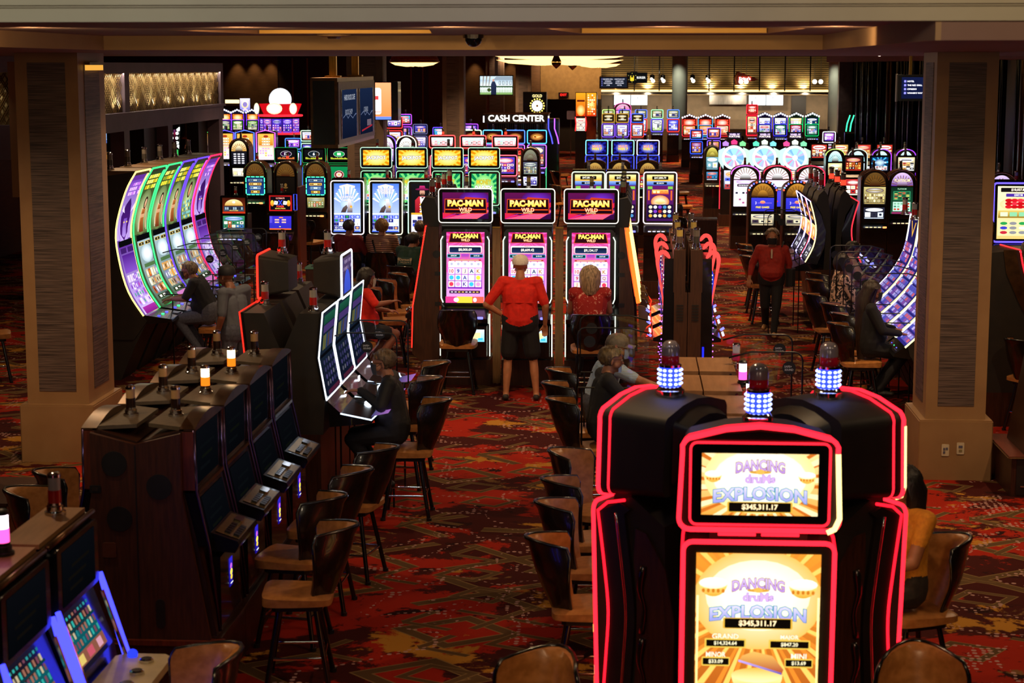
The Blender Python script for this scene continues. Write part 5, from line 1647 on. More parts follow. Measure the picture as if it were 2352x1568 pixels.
for i in range(3):
 t = video_slot(['free machine with purple and gold maze-game screens, empty chair in front', 'purple and gold maze-game machine watched by the man in the red shirt', 'purple and gold maze-game machine played by the woman in the red floral top'][i], (XP[i], YP, 0), 0,
    (.60, .345, art('mazetop', maze_top)), (.50, .92, art('maze%d' % i, maze_main, *AM[i])), 2.56, 1.06, .67, .34, '#fff6e4', False, BLACK, None, 'maze-game machines', bea='yellow', ns=1.5, deck_z=.90, rad=.009, tilt_m=.06)
 for sx in (-1, 1):
  mk('side_tube', MB().tube([(sx * .29, -.03, 1.95), (sx * .315, -.03, 1.90), (sx * .315, -.035, 1.14), (sx * .29, -.035, 1.08)], .008, 6), glow('#f0ffe8', 2.2), t, smooth=True)
  mk('kick_tube', MB().tube([(sx * .325, -.075, .94), (sx * .325, -.075, .38)], .007, 6), glow('#f4ffe8', 2.2), t)
 pc = Cv(.22, .16, '#7ad0f0', '#e0f4ff'); pc.rect(-.06, .04, .06, .12, '#ffe9a0'); pc.ell(-.07, .03, .03, .02, '#3a8ab0'); pc.rect(.03, .02, .09, .05, '#3ac0ff')
 scr(t, art('ppic', lambda: pc), .16, -.275, .60, 0, 'promo_card')
 mk('lower_door', MB().box(-.30, -.27, .40, .30, -.05, .80), BLACK, t)
# panel boards between and beside the machines
for j, (xa, xb) in enumerate(((-1.82, -1.71), (-1.00, -.885))):
 t = thing('filler_panel', ['tan wood filler panel between the empty-chair machine and the red-shirt machine', 'tan wood filler panel between the red-shirt machine and the floral-top machine'][j], 'panel', ((xa + xb) / 2, YP + .05, 0))
 mk('board', MB().box(-.052, 0, 0, .052, .04, 2.05), pm('bronze_wood', '#8a6238', '#76522d', .45, 0, 9, (6, 6, .5)), t)
 mk('cap_rail', MB().box(-.052, -.01, 2.052, .052, .05, 2.07), BRASS, t)
BOARD = pm('island_wood', '#4c2c18', '#3b2111', .4, 0, 9, (6, 6, .5))
for sx, lb in ((-1, 'dark wooden end board edged by the long red tube, beside the empty maze-game chair'), (1, 'dark wooden end board edged by the thick orange tube, beside the floral-top woman')):
 x0 = -2.53 if sx < 0 else -.16
 t = thing('end_board', lb, 'panel', (x0, YP + .12, 0))
 e = -1 if sx < 0 else 1
 mk('board', MB().slab([(0, .02), (e * .22, .38), (e * .20, 1.0), (e * .06, 2.06), (0, 2.06)] if e > 0 else [(0, .02), (0, 2.06), (e * .16, 2.06), (e * .34, 1.0), (e * .36, .38)], -.02, .03), BOARD, t)
 mk('speaker_hole', MB().slab([(e * .03 + .05 * math.cos(2 * PI * i / 16), 1.70 + .05 * math.sin(2 * PI * i / 16)) for i in range(16)], -.026, -.02), SOFT, t)
 for zz in (1.42, 1.02):
  mk('hinge', MB().box(e * .02 - .03, -.03, zz, e * .02 + .05, -.02, zz + .05), SOFT, t)
def side_row(label, x, y, side, tube, group, first, kind):
 """machine of the island's side rows: front to side*x"""
 W = .74
 t = thing('slot_machine', label, 'slot machine', (x, y, 0), R(90 * side), group)
 mk('base', MB().box(-W / 2, -.18, 0, W / 2, .0, .4), WOOD, t)
 fr = [(-.36, .42), (-.34, 1.0), (-.155, 2.06)]
 mk('cabinet', MB().prism_x([(-.33, .42), (-.31, 1.0), (-.125, 2.05), (0, 2.05), (0, .42)], -W / 2 + .015, W / 2 - .015), BLACK, t)
 if kind == 'red':
  mk('front_tube', MB().tube([(W / 2 - .01, -.17, 2.06), (-W / 2 + .01, -.17, 2.06), (-W / 2 + .01, -.35, 1.0), (-W / 2 + .01, -.365, .44)], .010, 6) if side > 0 else MB().tube([(-W / 2 + .01, -.17, 2.06), (W / 2 - .01, -.17, 2.06), (W / 2 - .01, -.35, 1.0), (W / 2 - .01, -.365, .44)], .010, 6), glow('#ff2016', 3.6), t)
  mk('chrome_edge', MB().tube([((W / 2 - .05) * -side, -.155, 2.04), ((W / 2 - .05) * -side, -.335, 1.0)], .012, 6), CHROME, t)
 else:
  q = -side * (W / 2 - .02)
  mk('thick_tube', MB().tube([(q, -.18, 2.0), (q, -.335, 1.06)], .028, 8), glow('#ff5a1c', 3.2), t, smooth=True)
  mk('tube_core', MB().tube([(q, -.205, 2.0), (q, -.36, 1.08)], .012, 8), glow('#ffd070', 3.5), t, smooth=True)
  mk('curl_tube', MB().tube([(q, -.40, 1.0), (q, -.44, .92), (q, -.53, .80), (q, -.50, .66), (q, -.44, .62)], .008, 6), glow('#ff2a16', 3), t, smooth=True)
  mk('cheek', MB().prism_x([(-.33, 1.04), (-.42, 1.02), (-.50, .84), (-.36, .6)], q - .02, q + .02), pm('bronze_cheek', '#8a6a42', None, .4), t)
 c = art('siderow', noise_art, W - .12, .78, ['#4a2a6a', '#2a4a8a', '#8a3a2a', '#3a6a5a'], 5)
 scr(t, c, 0, -.335, 1.02, .175, 'screen')
 dk = mk('button_deck', MB().prism_x([(-.34, .95), (-.45, .88), (-.45, .84), (-.34, .80)], -W / 2 + .02, W / 2 - .02), BLACK, t)
 mk('chrome_dial', MB().ball((.1, -.42, .91), .05, .055, .05, 10, 6), CHROME, dk, smooth=True)
 # humped black rear housing of the topper, candle on top
 mk('topper', MB().prism_x([(-.20, 2.05), (-.24, 2.34), (-.18, 2.44), (-.06, 2.42), (.02, 2.20), (0, 2.05)], -W / 2 + .06, W / 2 - .06), SOFT, t, smooth=40)
 beacon(t, 0, -.12, 2.42, 'clear' if side < 0 else 'green', 1.35)
 return t
ORD = ['first', 'second', 'third', 'fourth']
for i in range(4):
 side_row('%s machine of the island side row facing the red leather chairs, black humped top' % ORD[i], -2.54, YP + .56 + .78 * i, -1, 'r', 'island side row, chair side', i == 0, 'red')
 side_row('%s machine of the island side row facing the red curled lamps, black humped top' % ORD[i], -.24, YP + .56 + .78 * i, 1, 'o', 'island side row, lamp side', i == 0, 'orange')
# ------------------------------------------------------------------ machines with red curled lamps
def curl_slot(label, y, side, bea, group):
 W = .82
 t = thing('slot_machine', label, 'slot machine', (.665, y, 0), R(90 * side), group)
 mk('base', MB().box(-W / 2, -.26, 0, W / 2, -.004, .4), WOOD, t)
 mk('cabinet', MB().box(-W / 2 + .02, -.16, .4, W / 2 - .02, -.004, 1.50), BOARD, t)
 mk('tower', MB().box(-W / 2 + .02, -.17, 1.50, W / 2 - .02, -.03, 2.0), BOARD, t)
 for k in range(6):
  mk('vent_slot', MB().box(-W / 2 + .012, -.13, 1.34 - k * .035, -W / 2 + .025, -.05, 1.352 - k * .035) if side > 0 else MB().box(W / 2 - .025, -.13, 1.34 - k * .035, W / 2 - .012, -.05, 1.352 - k * .035), SOFT, t)
 mk('front', MB().prism_x([(-.16, .42), (-.30, .42), (-.28, 1.9), (-.16, 1.9)], -W / 2 + .03, W / 2 - .03), BLACK, t)
 scr(t, art('curlscr', noise_art, .6, .5, ['#5a2aa0', '#2a3ac0', '#a02a3a', '#303050'], 8), 0, -.304, 1.2, -.01)
 for sx in (-side,):
  pts = [(-.275, 1.28), (-.305, 1.5), (-.34, 1.72), (-.36, 1.87), (-.335, 1.955), (-.275, 1.97), (-.215, 1.90)]
  sp = smooth_prof(pts, 18)
  n = len(sp)
  mk('curled_lamp', MB().tube([(sx * (W / 2 - .07), y_, z_) for y_, z_ in sp], [.005 + .021 * min(1, i / (n * .55)) for i in range(n - 3)] + [.026, .02, .01], 8), glow('#ff4640', 1.7), t, smooth=True)
  md = MB()
  for k in range(9):
   z_ = 1.30 + .05 * k
   md.ball((sx * (W / 2 - .07), -.268 - .02 * k / 9, z_), .009, n=6, m=4)
  b = mk('lamp_bulbs', md, glow('#fff0ec', 3, False), t); b['kind'] = 'stuff'
 md = MB()
 for k in range(12):
  md.ball((-side * (W / 2 - .02), -.305, .45 + .07 * k), .008, n=6, m=4)
 b = mk('led_dots', md, glow('#c060ff', 4, False), t); b['kind'] = 'stuff'
 mk('side_tube', MB().tube([(-side * (W / 2 - .015), -.19, .46), (-side * (W / 2 - .015), -.19, .85)], .012, 6), glow('#1a20e0', 2.5), t)
 dk = mk('button_deck', MB().prism_x([(-.29, 1.0), (-.40, .95), (-.40, .91), (-.29, .9)], -W / 2 + .04, W / 2 - .04), BLACK, t)
 deck_buttons(dk, W, -.397, .955, -1.0)
 beacon(t, -side * .25, -.10, 2.0, bea, 1.45)
 return t
for i in range(3):
 for side in (-1, 1):
  curl_slot('%s machine with red curled lamps, on the %s side of the double row' % (['nearest', 'middle', 'farthest'][i], 'maze-game' if side < 0 else 'aisle'), 21.92 + 1.08 * i, side, 'yellow' if side < 0 or i == 1 else 'grey', 'machines with red curled lamps')
# ------------------------------------------------------------------ flat-topped double row behind the carousel
def flat_top(label, y, side, bea, group):
 W = .80
 t = thing('slot_machine', label, 'slot machine', (.60, y, 0), R(90 * side), group)
 mk('base', MB().box(-W / 2, -.33, 0, W / 2, -.004, .4), WOOD, t)
 mk('cabinet', MB().prism_x([(-.36, .4), (-.34, .98), (-.27, 1.46), (-.004, 1.46), (-.004, .4)], -W / 2, W / 2), WOOD, t)
 mk('top_board', MB().box(-W / 2 + .01, -.32, 1.46, W / 2 - .01, -.006, 1.50), TOPW, t)
 scr(t, art('flatscr', noise_art, .62, .36, ['#2a3ac0', '#6a3ab0', '#b03a5a', '#3a8ac0'], 12), 0, -.352, 1.02, .15)
 mk('screen_rail', MB().tube([(-W / 2, -.275, 1.47), (W / 2, -.275, 1.47)], .014, 6), BLACK, t)
 dk = mk('button_deck', MB().prism_x([(-.34, .98), (-.56, .90), (-.56, .86), (-.34, .86)], -W / 2 + .02, W / 2 - .02), CHROME if 0 else BLACK, t)
 deck_buttons(dk, W, -.555, .905, -1.2, ('#f0f0ff', '#8a5aff'))
 mk('deck_rail', MB().tube([(-W / 2 + .02, -.565, .89), (W / 2 - .02, -.565, .89)], .012, 6), CHROME, dk)
 if bea:
  beacon(t, .0, -.345, 1.47, bea, 1.25)
 return t
for i, y in enumerate((12.55, 13.42, 14.32, 15.30, 16.28)):
 flat_top('flat-topped machine facing the men in the chair row, %s from the carousel' % NUM[i], y, -1, None, 'flat-topped double row')
 flat_top('flat-topped machine facing the aisle, %s from the carousel%s' % (NUM[i], ', pink tower light' if i in (2, 3) else ''), y, 1, {2: 'pink', 3: 'pink', 4: 'clear'}.get(i), 'flat-topped double row')
# ------------------------------------------------------------------ leaning bank with its back to back screens, right of the aisle
def lean_art(seed):
 def fn(w, h, warp, cuts):
  r = random.Random(seed)
  c = Cv(w, h, '#15101c', '#0a0810', warp, cuts)
  c.rect(-w * .46, h * .36, w * .46, h * .60, '#e8a050', '#ffd890'); c.radial(0, h * .47, w * .3, h * .09, '#fff4c8', '#e07a2a')
  c.dots(-w * .42, h * .37, w * .42, h * .43, 5, 1, w * .07, h * .02, ['#c83a2a', '#5a3ac0', '#ffe060'], 'rect', r)
  for k in (.66, .80):
   c.rect(-w * .46, h * k, w * .46, h * (k + .11), '#3a2430', '#5a3a28'); c.rr(0, h * (k + .05), w * .5, h * .05, .02, '#d8a050')
  c.rect(-w * .46, h * .03, w * .46, h * .28, '#3a3440', '#55505a'); c.dots(-w * .4, h * .06, w * .4, h * .26, 3, 2, w * .08, h * .03, ['#14121a', '#8a8890', '#e8e8f0'])
  return c
 return fn
LP = smooth_prof([(-.42, 1.12), (-.30, 1.36), (-.26, 1.62), (-.30, 1.85), (-.36, 2.06)], 12)
def leaning(label, y, side, c1, c2, group):
 W = .80
 t = thing('slot_machine', label, 'slot machine', (3.13, y, 0), R(90 * side), group)
 mk('pedestal', MB().prism_x([(-.20, 0), (-.24, .5), (-.30, 1.0), (-.003, 1.0), (-.003, 0)], -W / 2, W / 2), WOOD, t)
 mk('cabinet', MB().prism_x(LP + [(-.33, 2.08), (-.20, 1.85), (-.12, 1.6), (-.14, 1.35), (-.25, 1.08)], -W / 2 + .01, W / 2 - .01), BLACK, t, smooth=30)
 k = 'lean%d' % (int(y * 7) % 3)
 if k not in ARTC:
  ARTC[k] = profile_screen([(a - .006, b) for a, b in LP], W - .08, lean_art(len(ARTC)), 'screen')
 ob('screen', ARTC[k], t)
 for sx, cc in ((-1, c1), (1, c2)):
  mk('edge_light', MB().tube([(sx * (W / 2 - .01), a - .012, b) for a, b in LP], .010, 6), glow(cc, 3.2), t, smooth=True)
 mk('top_light', MB().tube([(-W / 2, -.37, 2.065), (W / 2, -.37, 2.065)], .008, 6), glow(c1, 3), t)
 mk('rear_hood', MB().prism_x([(-.28, 2.02), (-.24, 2.16), (-.16, 2.24), (-.10, 2.16), (-.06, 1.9), (-.03, 1.3), (-.02, 1.0), (-.14, 1.0), (-.12, 1.5), (-.18, 1.85)], -W / 2 + .06, W / 2 - .06), SOFT, t, smooth=35)
 dk = mk('button_deck', MB().prism_x([(-.42, 1.11), (-.64, 1.02), (-.64, .98), (-.3, .98)], -W / 2 + .02, W / 2 - .02), BLACK, t)
 deck_buttons(dk, W, -.635, 1.025, -1.2)
 beacon(t, 0, -.17, 2.22, 'red_lit' if side > 0 else 'clear', 1.5)
 return t
for i in range(3):
 leaning('curved orange-lit machine facing the aisle, %s of three behind the walking woman' % NUM[i], 29.0 + .86 * i, -1, '#b8b0ff', ['#ffe08a', '#ff3a4a', '#c8b0ff'][i], 'leaning back-to-back machines')
 leaning('machine with red side tubes turned to the floral-blouse side, %s in its bank' % NUM[i], 29.0 + .86 * i, 1, '#ff2430', '#ff2430', 'leaning back-to-back machines')
# ================================================================== CHAIRS IN PLACE
G1 = 'leather chairs along the wooden double row'
for i, (x, y, a) in enumerate(((-2.16, 11.50, 96), (-2.36, 12.38, 82), (-2.30, 13.20, 88), (-2.20, 14.05, 78))):
 chair(x, y, a, 'tan leather stool at the keypad side of the wooden machines, %s from the end board' % NUM[i], G1)
for i, (x, y, a) in enumerate(((-2.0, 16.06, 92), (-2.20, 17.24, 86), (-2.22, 18.12, 96))):
 chair(x, y, a, ['stool under the man in the black jacket', 'tan stool just behind the man in the black jacket', 'tan stool turned askew at the last white-tube machine'][i], 'leather stools at the white-tube machines')
for i, (x, y, a) in enumerate(((-.26, 11.32, -88), (-.25, 12.25, -92), (-.24, 12.98, -86), (-.26, 13.85, -112), (-.36, 16.22, -84), (-.44, 17.06, -80), (-.44, 17.86, -80))):
 chair(x, y, a, ['empty stool nearest the carousel in the flat-top row', 'second empty stool from the carousel in the flat-top row', 'third empty stool from the carousel in the flat-top row', 'empty stool turned away, just in front of the man in the black polo', 'stool under the man in the black polo', 'stool under the man in the striped polo', 'empty stool behind the man in the striped polo'][i], 'leather stools at the flat-topped row')
chair(-.50, 8.72, 158, 'tan stool at the lower edge, left of the gold-screen machine')
chair(1.49, 8.9, 180, 'tan stool with a centre seam at the lower edge, right of the gold-screen machine')
chair(-2.30, 8.75, 132, 'tan stool beside the blue-lit corner machines')
chair(1.80, 11.36, 114, 'stool under the woman in the mustard top')
for i, (x, y, a) in enumerate(((-4.02, 12.35, -96), (-4.0, 13.0, -84))):
 chair(x, y, a, 'tan stool on the pillar side of the wooden machines, %s' % ('nearer' if i == 0 else 'farther'), 'stools on the pillar side')
chair(-6.2, 16.2, 80, 'dark stool edge-on behind the left ledge, by the steel bin')
chair(-8.2, 22.8, -70, 'green-lit stool beyond the wide stone column')
chair(-2.14, 22.40, 0, 'black-backed stool in front of the free maze-game machine', 'stools at the maze-game machines')
chair(-.50, 22.12, 4, 'black-backed stool under the woman in the red floral top', 'stools at the maze-game machines')
for i, (x, y, a) in enumerate(((-3.26, 24.4, -84), (-3.18, 25.25, -88), (-3.10, 26.1, -80))):
 chair(x, y, a, 'red-lit leather stool facing the island side row, %s from the woman in red' % NUM[i], 'red-lit stools of the island side row')
for i, (x, y, a) in enumerate(((1.42, 14.32, 92), (1.46, 15.3, 84), (1.46, 16.28, 96))):
 chair(x, y, a, 'stool on the aisle side of the flat-topped row, %s' % ['nearest the carousel', 'in the middle', 'farthest from the carousel'][i], 'stools on the aisle side')
for i, (x, y, a) in enumerate(((2.64, 24.1, -84), (2.84, 25.7, -84), (2.78, 23.1, -88), (2.80, 22.2, -82), (2.68, 21.3, -88))):
 chair(x, y, a, ['stool under the woman in the floral blouse', 'stool just behind the woman in the floral blouse', 'first empty stool in front of the floral blouse', 'empty stool between the floral blouse and the long-haired woman', 'stool under the long-haired woman in black'][i], 'stools of the curved blue row')
for i, (x, y, a) in enumerate(((2.10, 28.9, -88), (2.12, 29.85, -84), (2.14, 30.8, -92))):
 chair(x, y, a, 'stool at the leaning orange-lit machines, %s of three' % NUM[i], 'stools at the leaning machines')
for i, x in enumerate((-4.60, -4.05, -3.44)):
 chair(x, 29.3, 0, 'black-backed stool at the griffin-side machines, %s from the roulette side' % NUM[i], 'stools at the white portrait machines')
chair(-6.42, 32.55, 12, 'black-backed stool in front of the dice poker machine')
chair(-6.30, 35.4, -30, 'tan stool turned sideways at the arch-top machines')
# ================================================================== PEOPLE
RED = pm('red_shirt_cloth', '#e0200c', '#c81a08', .8, 0, 18)
DKSH = pm('black_shorts_cloth', '#15131a', None, .85)
BLKCL = pm('black_cloth', '#0e0e12', '#131318', .85)
NAVY = pm('navy_polo_cloth', '#12151f', '#161a26', .85)
JEAN = pm('grey_denim', '#55596a', '#464a5a', .85, 0, 40)
GREYT = pm('grey_tee_cloth', '#585c68', '#50545f', .85)
GREEN = pm('green_tee_cloth', '#1f3d30', '#1a3428', .85)
MAROON = pm('maroon_cloth', '#6a1418', None, .85)
DARKJ = pm('dark_jacket_cloth', '#101016', '#16161d', .7)
KHAKI = pm('khaki_cloth', '#7a6a50', None, .85)
WHITEC = pm('pale_pink_cloth', '#c8a8a0', None, .85)
MUST = pm('mustard_cloth', '#d08a1a', '#b87612', .8, 0, 30)
TANC = pm('tan_cloth', '#a88a50', None, .85)
def pattern_mat(name, base, ink, scale, thr=.54, bands=None):
 m, nt, out = _new(name)
 b = nt.nodes.new('ShaderNodeBsdfPrincipled'); b.inputs['Roughness'].default_value = .85
 tc = nt.nodes.new('ShaderNodeTexCoord')
 if bands:
  n = nt.nodes.new('ShaderNodeTexWave'); n.bands_direction = 'Z'; n.inputs['Scale'].default_value = scale; n.inputs['Distortion'].default_value = .4
  src = n.outputs['Color']
 else:
  n = nt.nodes.new('ShaderNodeTexNoise'); n.inputs['Scale'].default_value = scale; n.inputs['Detail'].default_value = 3; n.inputs['Distortion'].default_value = 1.6
  src = n.outputs[0]
 cr = nt.nodes.new('ShaderNodeValToRGB')
 cr.color_ramp.interpolation = 'CONSTANT'
 cr.color_ramp.elements[0].color = (*lin(base), 1); cr.color_ramp.elements[1].position = thr; cr.color_ramp.elements[1].color = (*lin(ink), 1)
 if bands and len(bands):
  e = cr.color_ramp.elements.new(bands[0]); e.color = (*lin(bands[1]), 1)
 L = nt.links.new
 L(tc.outputs['Object'], n.inputs['Vector']); L(src, cr.inputs[0]); L(cr.outputs[0], b.inputs['Base Color']); L(b.outputs[0], out.inputs[0])
 return m
STRIPE = pattern_mat('striped_polo_cloth', '#a8c4e0', '#4a5a78', 14, .62, (.86, '#c8d8ea'))
FLOR_R = pattern_mat('red_floral_cloth', '#9a1c18', '#d89a88', 17, .62)
FLOR_W = pattern_mat('black_white_floral_cloth', '#2a2620', '#d8b498', 13, .49)
STR_W = pattern_mat('multi_striped_cloth', '#c8a080', '#7a2a20', 10, .55, (.8, '#2a2a34'))
# man in the red shirt, standing hand on hip
def redman_extra(t, HM):
 mk('vent_flap', MB().box(-.19, -.152, 1.245, .19, -.138, 1.255), RED, t)
person('heavy man standing in a red shirt, black shorts and white cap, hand on hip', (-1.38, 22.55, 0), R(-2),
  standing(1.83, el_l=(-.40, -.10, 1.18), wr_l=(-.20, -.02, 1.04), hd_l=(.6, .3, -.4), el_r=(.31, -.04, 1.17), wr_r=(.30, .03, .93), hip_l=(-.11, 0, .9), hip_r=(.11, 0, .9), kn_l=(-.15, .02, .5), kn_r=(.16, .02, .5), an_l=(-.17, -.03, .088), an_r=(.20, -.02, .088)),
  1.42, '#b97a55', RED, DKSH, pm('dark_sneaker', '#2a2622', None, .7), .42, .22, None, 0, '#f0e8dc', extra=redman_extra)
# woman in the floral top, seated
person('grey-blonde woman seated in a sleeveless red floral top at the maze game', (-.50, 22.16, 0), R(3), sitting(.05), 1.34, '#a87058', FLOR_R, BLKCL, None, .12, 0, '#b89c78', .12, female=True, hv=1.32)
# two men at the flat-topped row
person('man in a striped polo, grey cap and blue mask reaching to the machine', (-.44, 17.10, 0), R(-86),
  sitting(.34, wr_r=(.16, .66, .98), el_r=(.27, .42, 1.10), hd_r=(0, 1, -.15), wr_l=(-.14, .62, .98), el_l=(-.28, .36, 1.05)), 1.30, '#a87050', STRIPE, JEAN, None, .40, 0, '#6a5a48', 0, '#7a7268', '#8aa8d8', pm('pale_blue_collar', '#7aa0b8', None, .8))
person('man in a black polo and glasses, blue mask under his chin, hands clasped', (-.36, 16.24, 0), R(-80),
  sitting(.16, el_l=(-.25, .22, 1.06), wr_l=(-.06, .44, 1.02), el_r=(.25, .22, 1.06), wr_r=(.06, .44, 1.02), hd_l=(.6, .6, 0), hd_r=(-.6, .6, 0)), 1.18, '#a06a4c', BLKCL, BLKCL, None, .40, 0, '#6a5638', 0, None, None, glasses=True,
  extra=lambda t, HM: mk('face_mask', MB().grid(lambda u, v: tuple(HM @ Vector((.06 * math.sin((u - .5) * 2.4), .035 + .06 * math.cos((u - .5) * 2.4), -.10 + .055 * v))), 8, 4), pm('mask_blue', '#8fb0e0', None, .7), t, smooth=True))
# man in the black jacket at the white-tube machine
person('grey-haired man in a black jacket playing the nearest white-tube machine', (-2.0, 16.06, 0), R(92),
  sitting(.20, wr_l=(-.10, .34, 1.17), el_l=(-.28, .13, 1.05), hd_l=(0, 1, 0), wr_r=(.16, .40, 1.0)), 1.12, '#a8705a', DARKJ, BLKCL, None, .97, 0, '#6a5440', 0, None, '#3a3a44', glasses=True,
  extra=lambda t, HM: mk('shirt_front', MB().grid(lambda u, v: (-.035 + .06 * u, .285 - .03 * v, 1.26 - .34 * v), 2, 6), pm('white_shirt_cloth', '#b8b4ac', None, .8), t))
# men at the tall curved machines
person('grey-haired man in a dark polo and black mask seated at the curved machines', (-5.42, 23.5, 0), R(90),
  sitting(.42, wr_l=(-.16, .48, 1.0), el_l=(-.27, .28, 1.02), hd_l=(0, 1, -.1), wr_r=(.16, .46, 1.0)), 1.24, '#a06a50', NAVY, JEAN, None, .45, 0, '#8a7a68', 0, None, '#0c0c10')
chair(-5.42, 23.5, 90, 'stool under the man in the dark polo at the curved machines')
person('man standing in a grey tee and backwards navy cap behind the seated player', (-4.80, 21.7, 0), R(62),
  standing(1.78, wr_r=(.22, .20, .98), el_r=(.27, .05, 1.15), chest=(0, .03, 1.31), neck=(0, .05, 1.49), head=(0, .11, 1.61)), 1.25, '#8a5a44', GREYT, JEAN, None, .42, 0, None, 0, '#10121c', '#8a8a90')
# woman in red, chairs beside her
person('dark-haired woman in a red shirt twisting round in her stool, mask lowered', (-3.42, 22.3, 0), R(-66),
  sitting(.12, wr_r=(.30, .30, 1.15), el_r=(.32, .10, 1.12), wr_l=(-.16, .40, .98)), 1.18, '#8a5240', RED, DKSH, None, .45, .35, '#1a0e0a', .12, None, '#b8b0a0', female=True)
chair(-3.42, 22.3, -66, 'stool under the dark-haired woman in red')
# group at the white portrait machines
person('woman with short blonde hair in a striped top, seated at the griffin screen', (-4.05, 29.3, 0), R(0), sitting(.08), 1.22, '#b07a5a', STR_W, BLKCL, None, .5, 0, '#94703c', 0, voxel=.011, female=True, hv=1.3,
  extra=lambda t, HM: mk('bag_strap', MB().tube([(-.16, .12, 1.32), (-.14, .0, 1.24), (-.08, -.04, 1.05)], .014, 6), BLKCL, t))
person('man with short brown hair in black at the cowboy screen', (-3.44, 29.3, 0), R(-6), sitting(.10), 1.12, '#b07a5a', BLKCL, BLKCL, None, .5, 0, '#5a4024', 0, voxel=.011)
person('man in a maroon shirt sitting sideways by the first griffin screen', (-4.62, 29.3, 0), R(-18), sitting(.06), 1.15, '#9a5a44', MAROON, pm('blue_cloth', '#1a2a6a', None, .8), None, .45, 0, '#2a2420', 0, voxel=.011)
def green_extra(t, HM):
 c = Cv(.30, .14, '#1f3d30')
 c.text("Dormon's", .01, .095, .05, '#c8b088', .24); c.text('Lawn Care, Inc', .01, .045, .026, '#c8b088', .22); c.text('(570)524-9430', .01, .015, .014, '#a89878', .16)
 for sx in (-1, 1):
  c.ell(sx * .13, .10, .02, .03, '#b09a74', None, 9); c.rect(sx * .13 - .004, .03, sx * .13 + .004, .08, '#b09a74')
 ob('shirt_print', c.mesh('shirt_print', print_mats()), t, T(.0, -.01, 1.09) @ RX(-.27) @ Matrix.Scale(.85, 4))
person('man in a green lawn-care tee bending forward, printed back towards the viewer', (-3.42, 27.3, 0), R(-22), sitting(.30, reach=.2), 1.32, '#a06a50', GREEN, BLKCL, None, .42, 0, '#1c1512', 0, voxel=.010, extra=green_extra)
chair(-3.42, 27.3, -24, 'stool under the man in the green lawn-care tee')
# woman walking down the aisle
def walk_extra(t, HM):
 mk('bag_strap', MB().tube([(-.15, .11, 1.40), (-.175, .02, 1.47), (-.20, -.10, 1.35), (-.25, -.10, 1.05)], .012, 6), BLKCL, t)
 mk('handbag', MB().box(-.36, -.20, .78, -.22, .06, 1.05, b=.04), BLKCL, t)
 mk('necklace', MB().box(-.012, .115, 1.22, .012, .128, 1.36), pm('cream_camisole', '#c8b8a0', None, .7), t)
person('woman walking in a red blouse, black trousers and black mask', (2.16, 28.30, 0), R(174),
  standing(1.66, kn_l=(-.09, .10, .50), an_l=(-.06, .16, .09), kn_r=(.10, -.04, .50), an_r=(.10, -.30, .16), wr_r=(.36, .02, .96), el_r=(.32, -.06, 1.20), wr_l=(-.26, -.10, .96), el_l=(-.28, -.10, 1.2)),
  1.22, '#a8704e', pm('rust_red_cloth', '#a02416', '#8a1c10', .8, 0, 20), BLKCL, pm('tan_sandal', '#9a7040', None, .6), .85, 0, '#5e3d1c', 0, None, '#0c0c12', female=True, hv=1.22, extra=walk_extra)
# women at the curved blue row
person('woman with dark curly hair in a black and white floral blouse, masked', (2.64, 24.1, 0), R(-84), sitting(.10, wr_r=(.18, .32, .98), wr_l=(-.16, .30, .98)), 1.30, '#8a5a44', FLOR_W, pm('dark_trousers_cloth', '#2a221c', None, .85), None, .72, 0, '#241a14', .0, None, '#14141a', female=True, hv=1.42)
person('woman in black with long brown hair tied back, black mask', (2.68, 21.3, 0), R(-88), sitting(.05), 1.16, '#9a5c44', BLKCL, BLKCL, None, .95, 0, '#2e1d12', .75, None, '#101014', female=True)
person('person in a pale shirt behind the clear dividers at the curved blue row', (2.92, 26.6, 0), R(-80), sitting(.30), 1.25, '#8a5a48', WHITEC, BLKCL, None, .5, 0, '#1a1210', 0, voxel=.012)
chair(2.92, 26.6, -80, 'stool under the person in the pale shirt')
# mustard top beside the carousel
person('woman in an off-shoulder mustard top with dark hair tied back', (1.80, 11.34, 0), R(118), sitting(.04), 1.12, '#9a6440', MUST, pm('dark_lace_cloth', '#1c1610', '#2a2018', .8, 0, 60), None, .25, 0, '#120c0a', .35, female=True)
# right edge: white-haired man
person('white-haired man in a tan shirt at the strawberry-red jackpot screen', (5.62, 26.3, 0), R(-8), sitting(.05), 1.2, '#a87858', TANC, BLKCL, None, .5, 0, '#c8c0b4', 0, None, '#b0a898', voxel=.012)
chair(5.62, 26.2, -8, 'black-backed stool under the white-haired man')
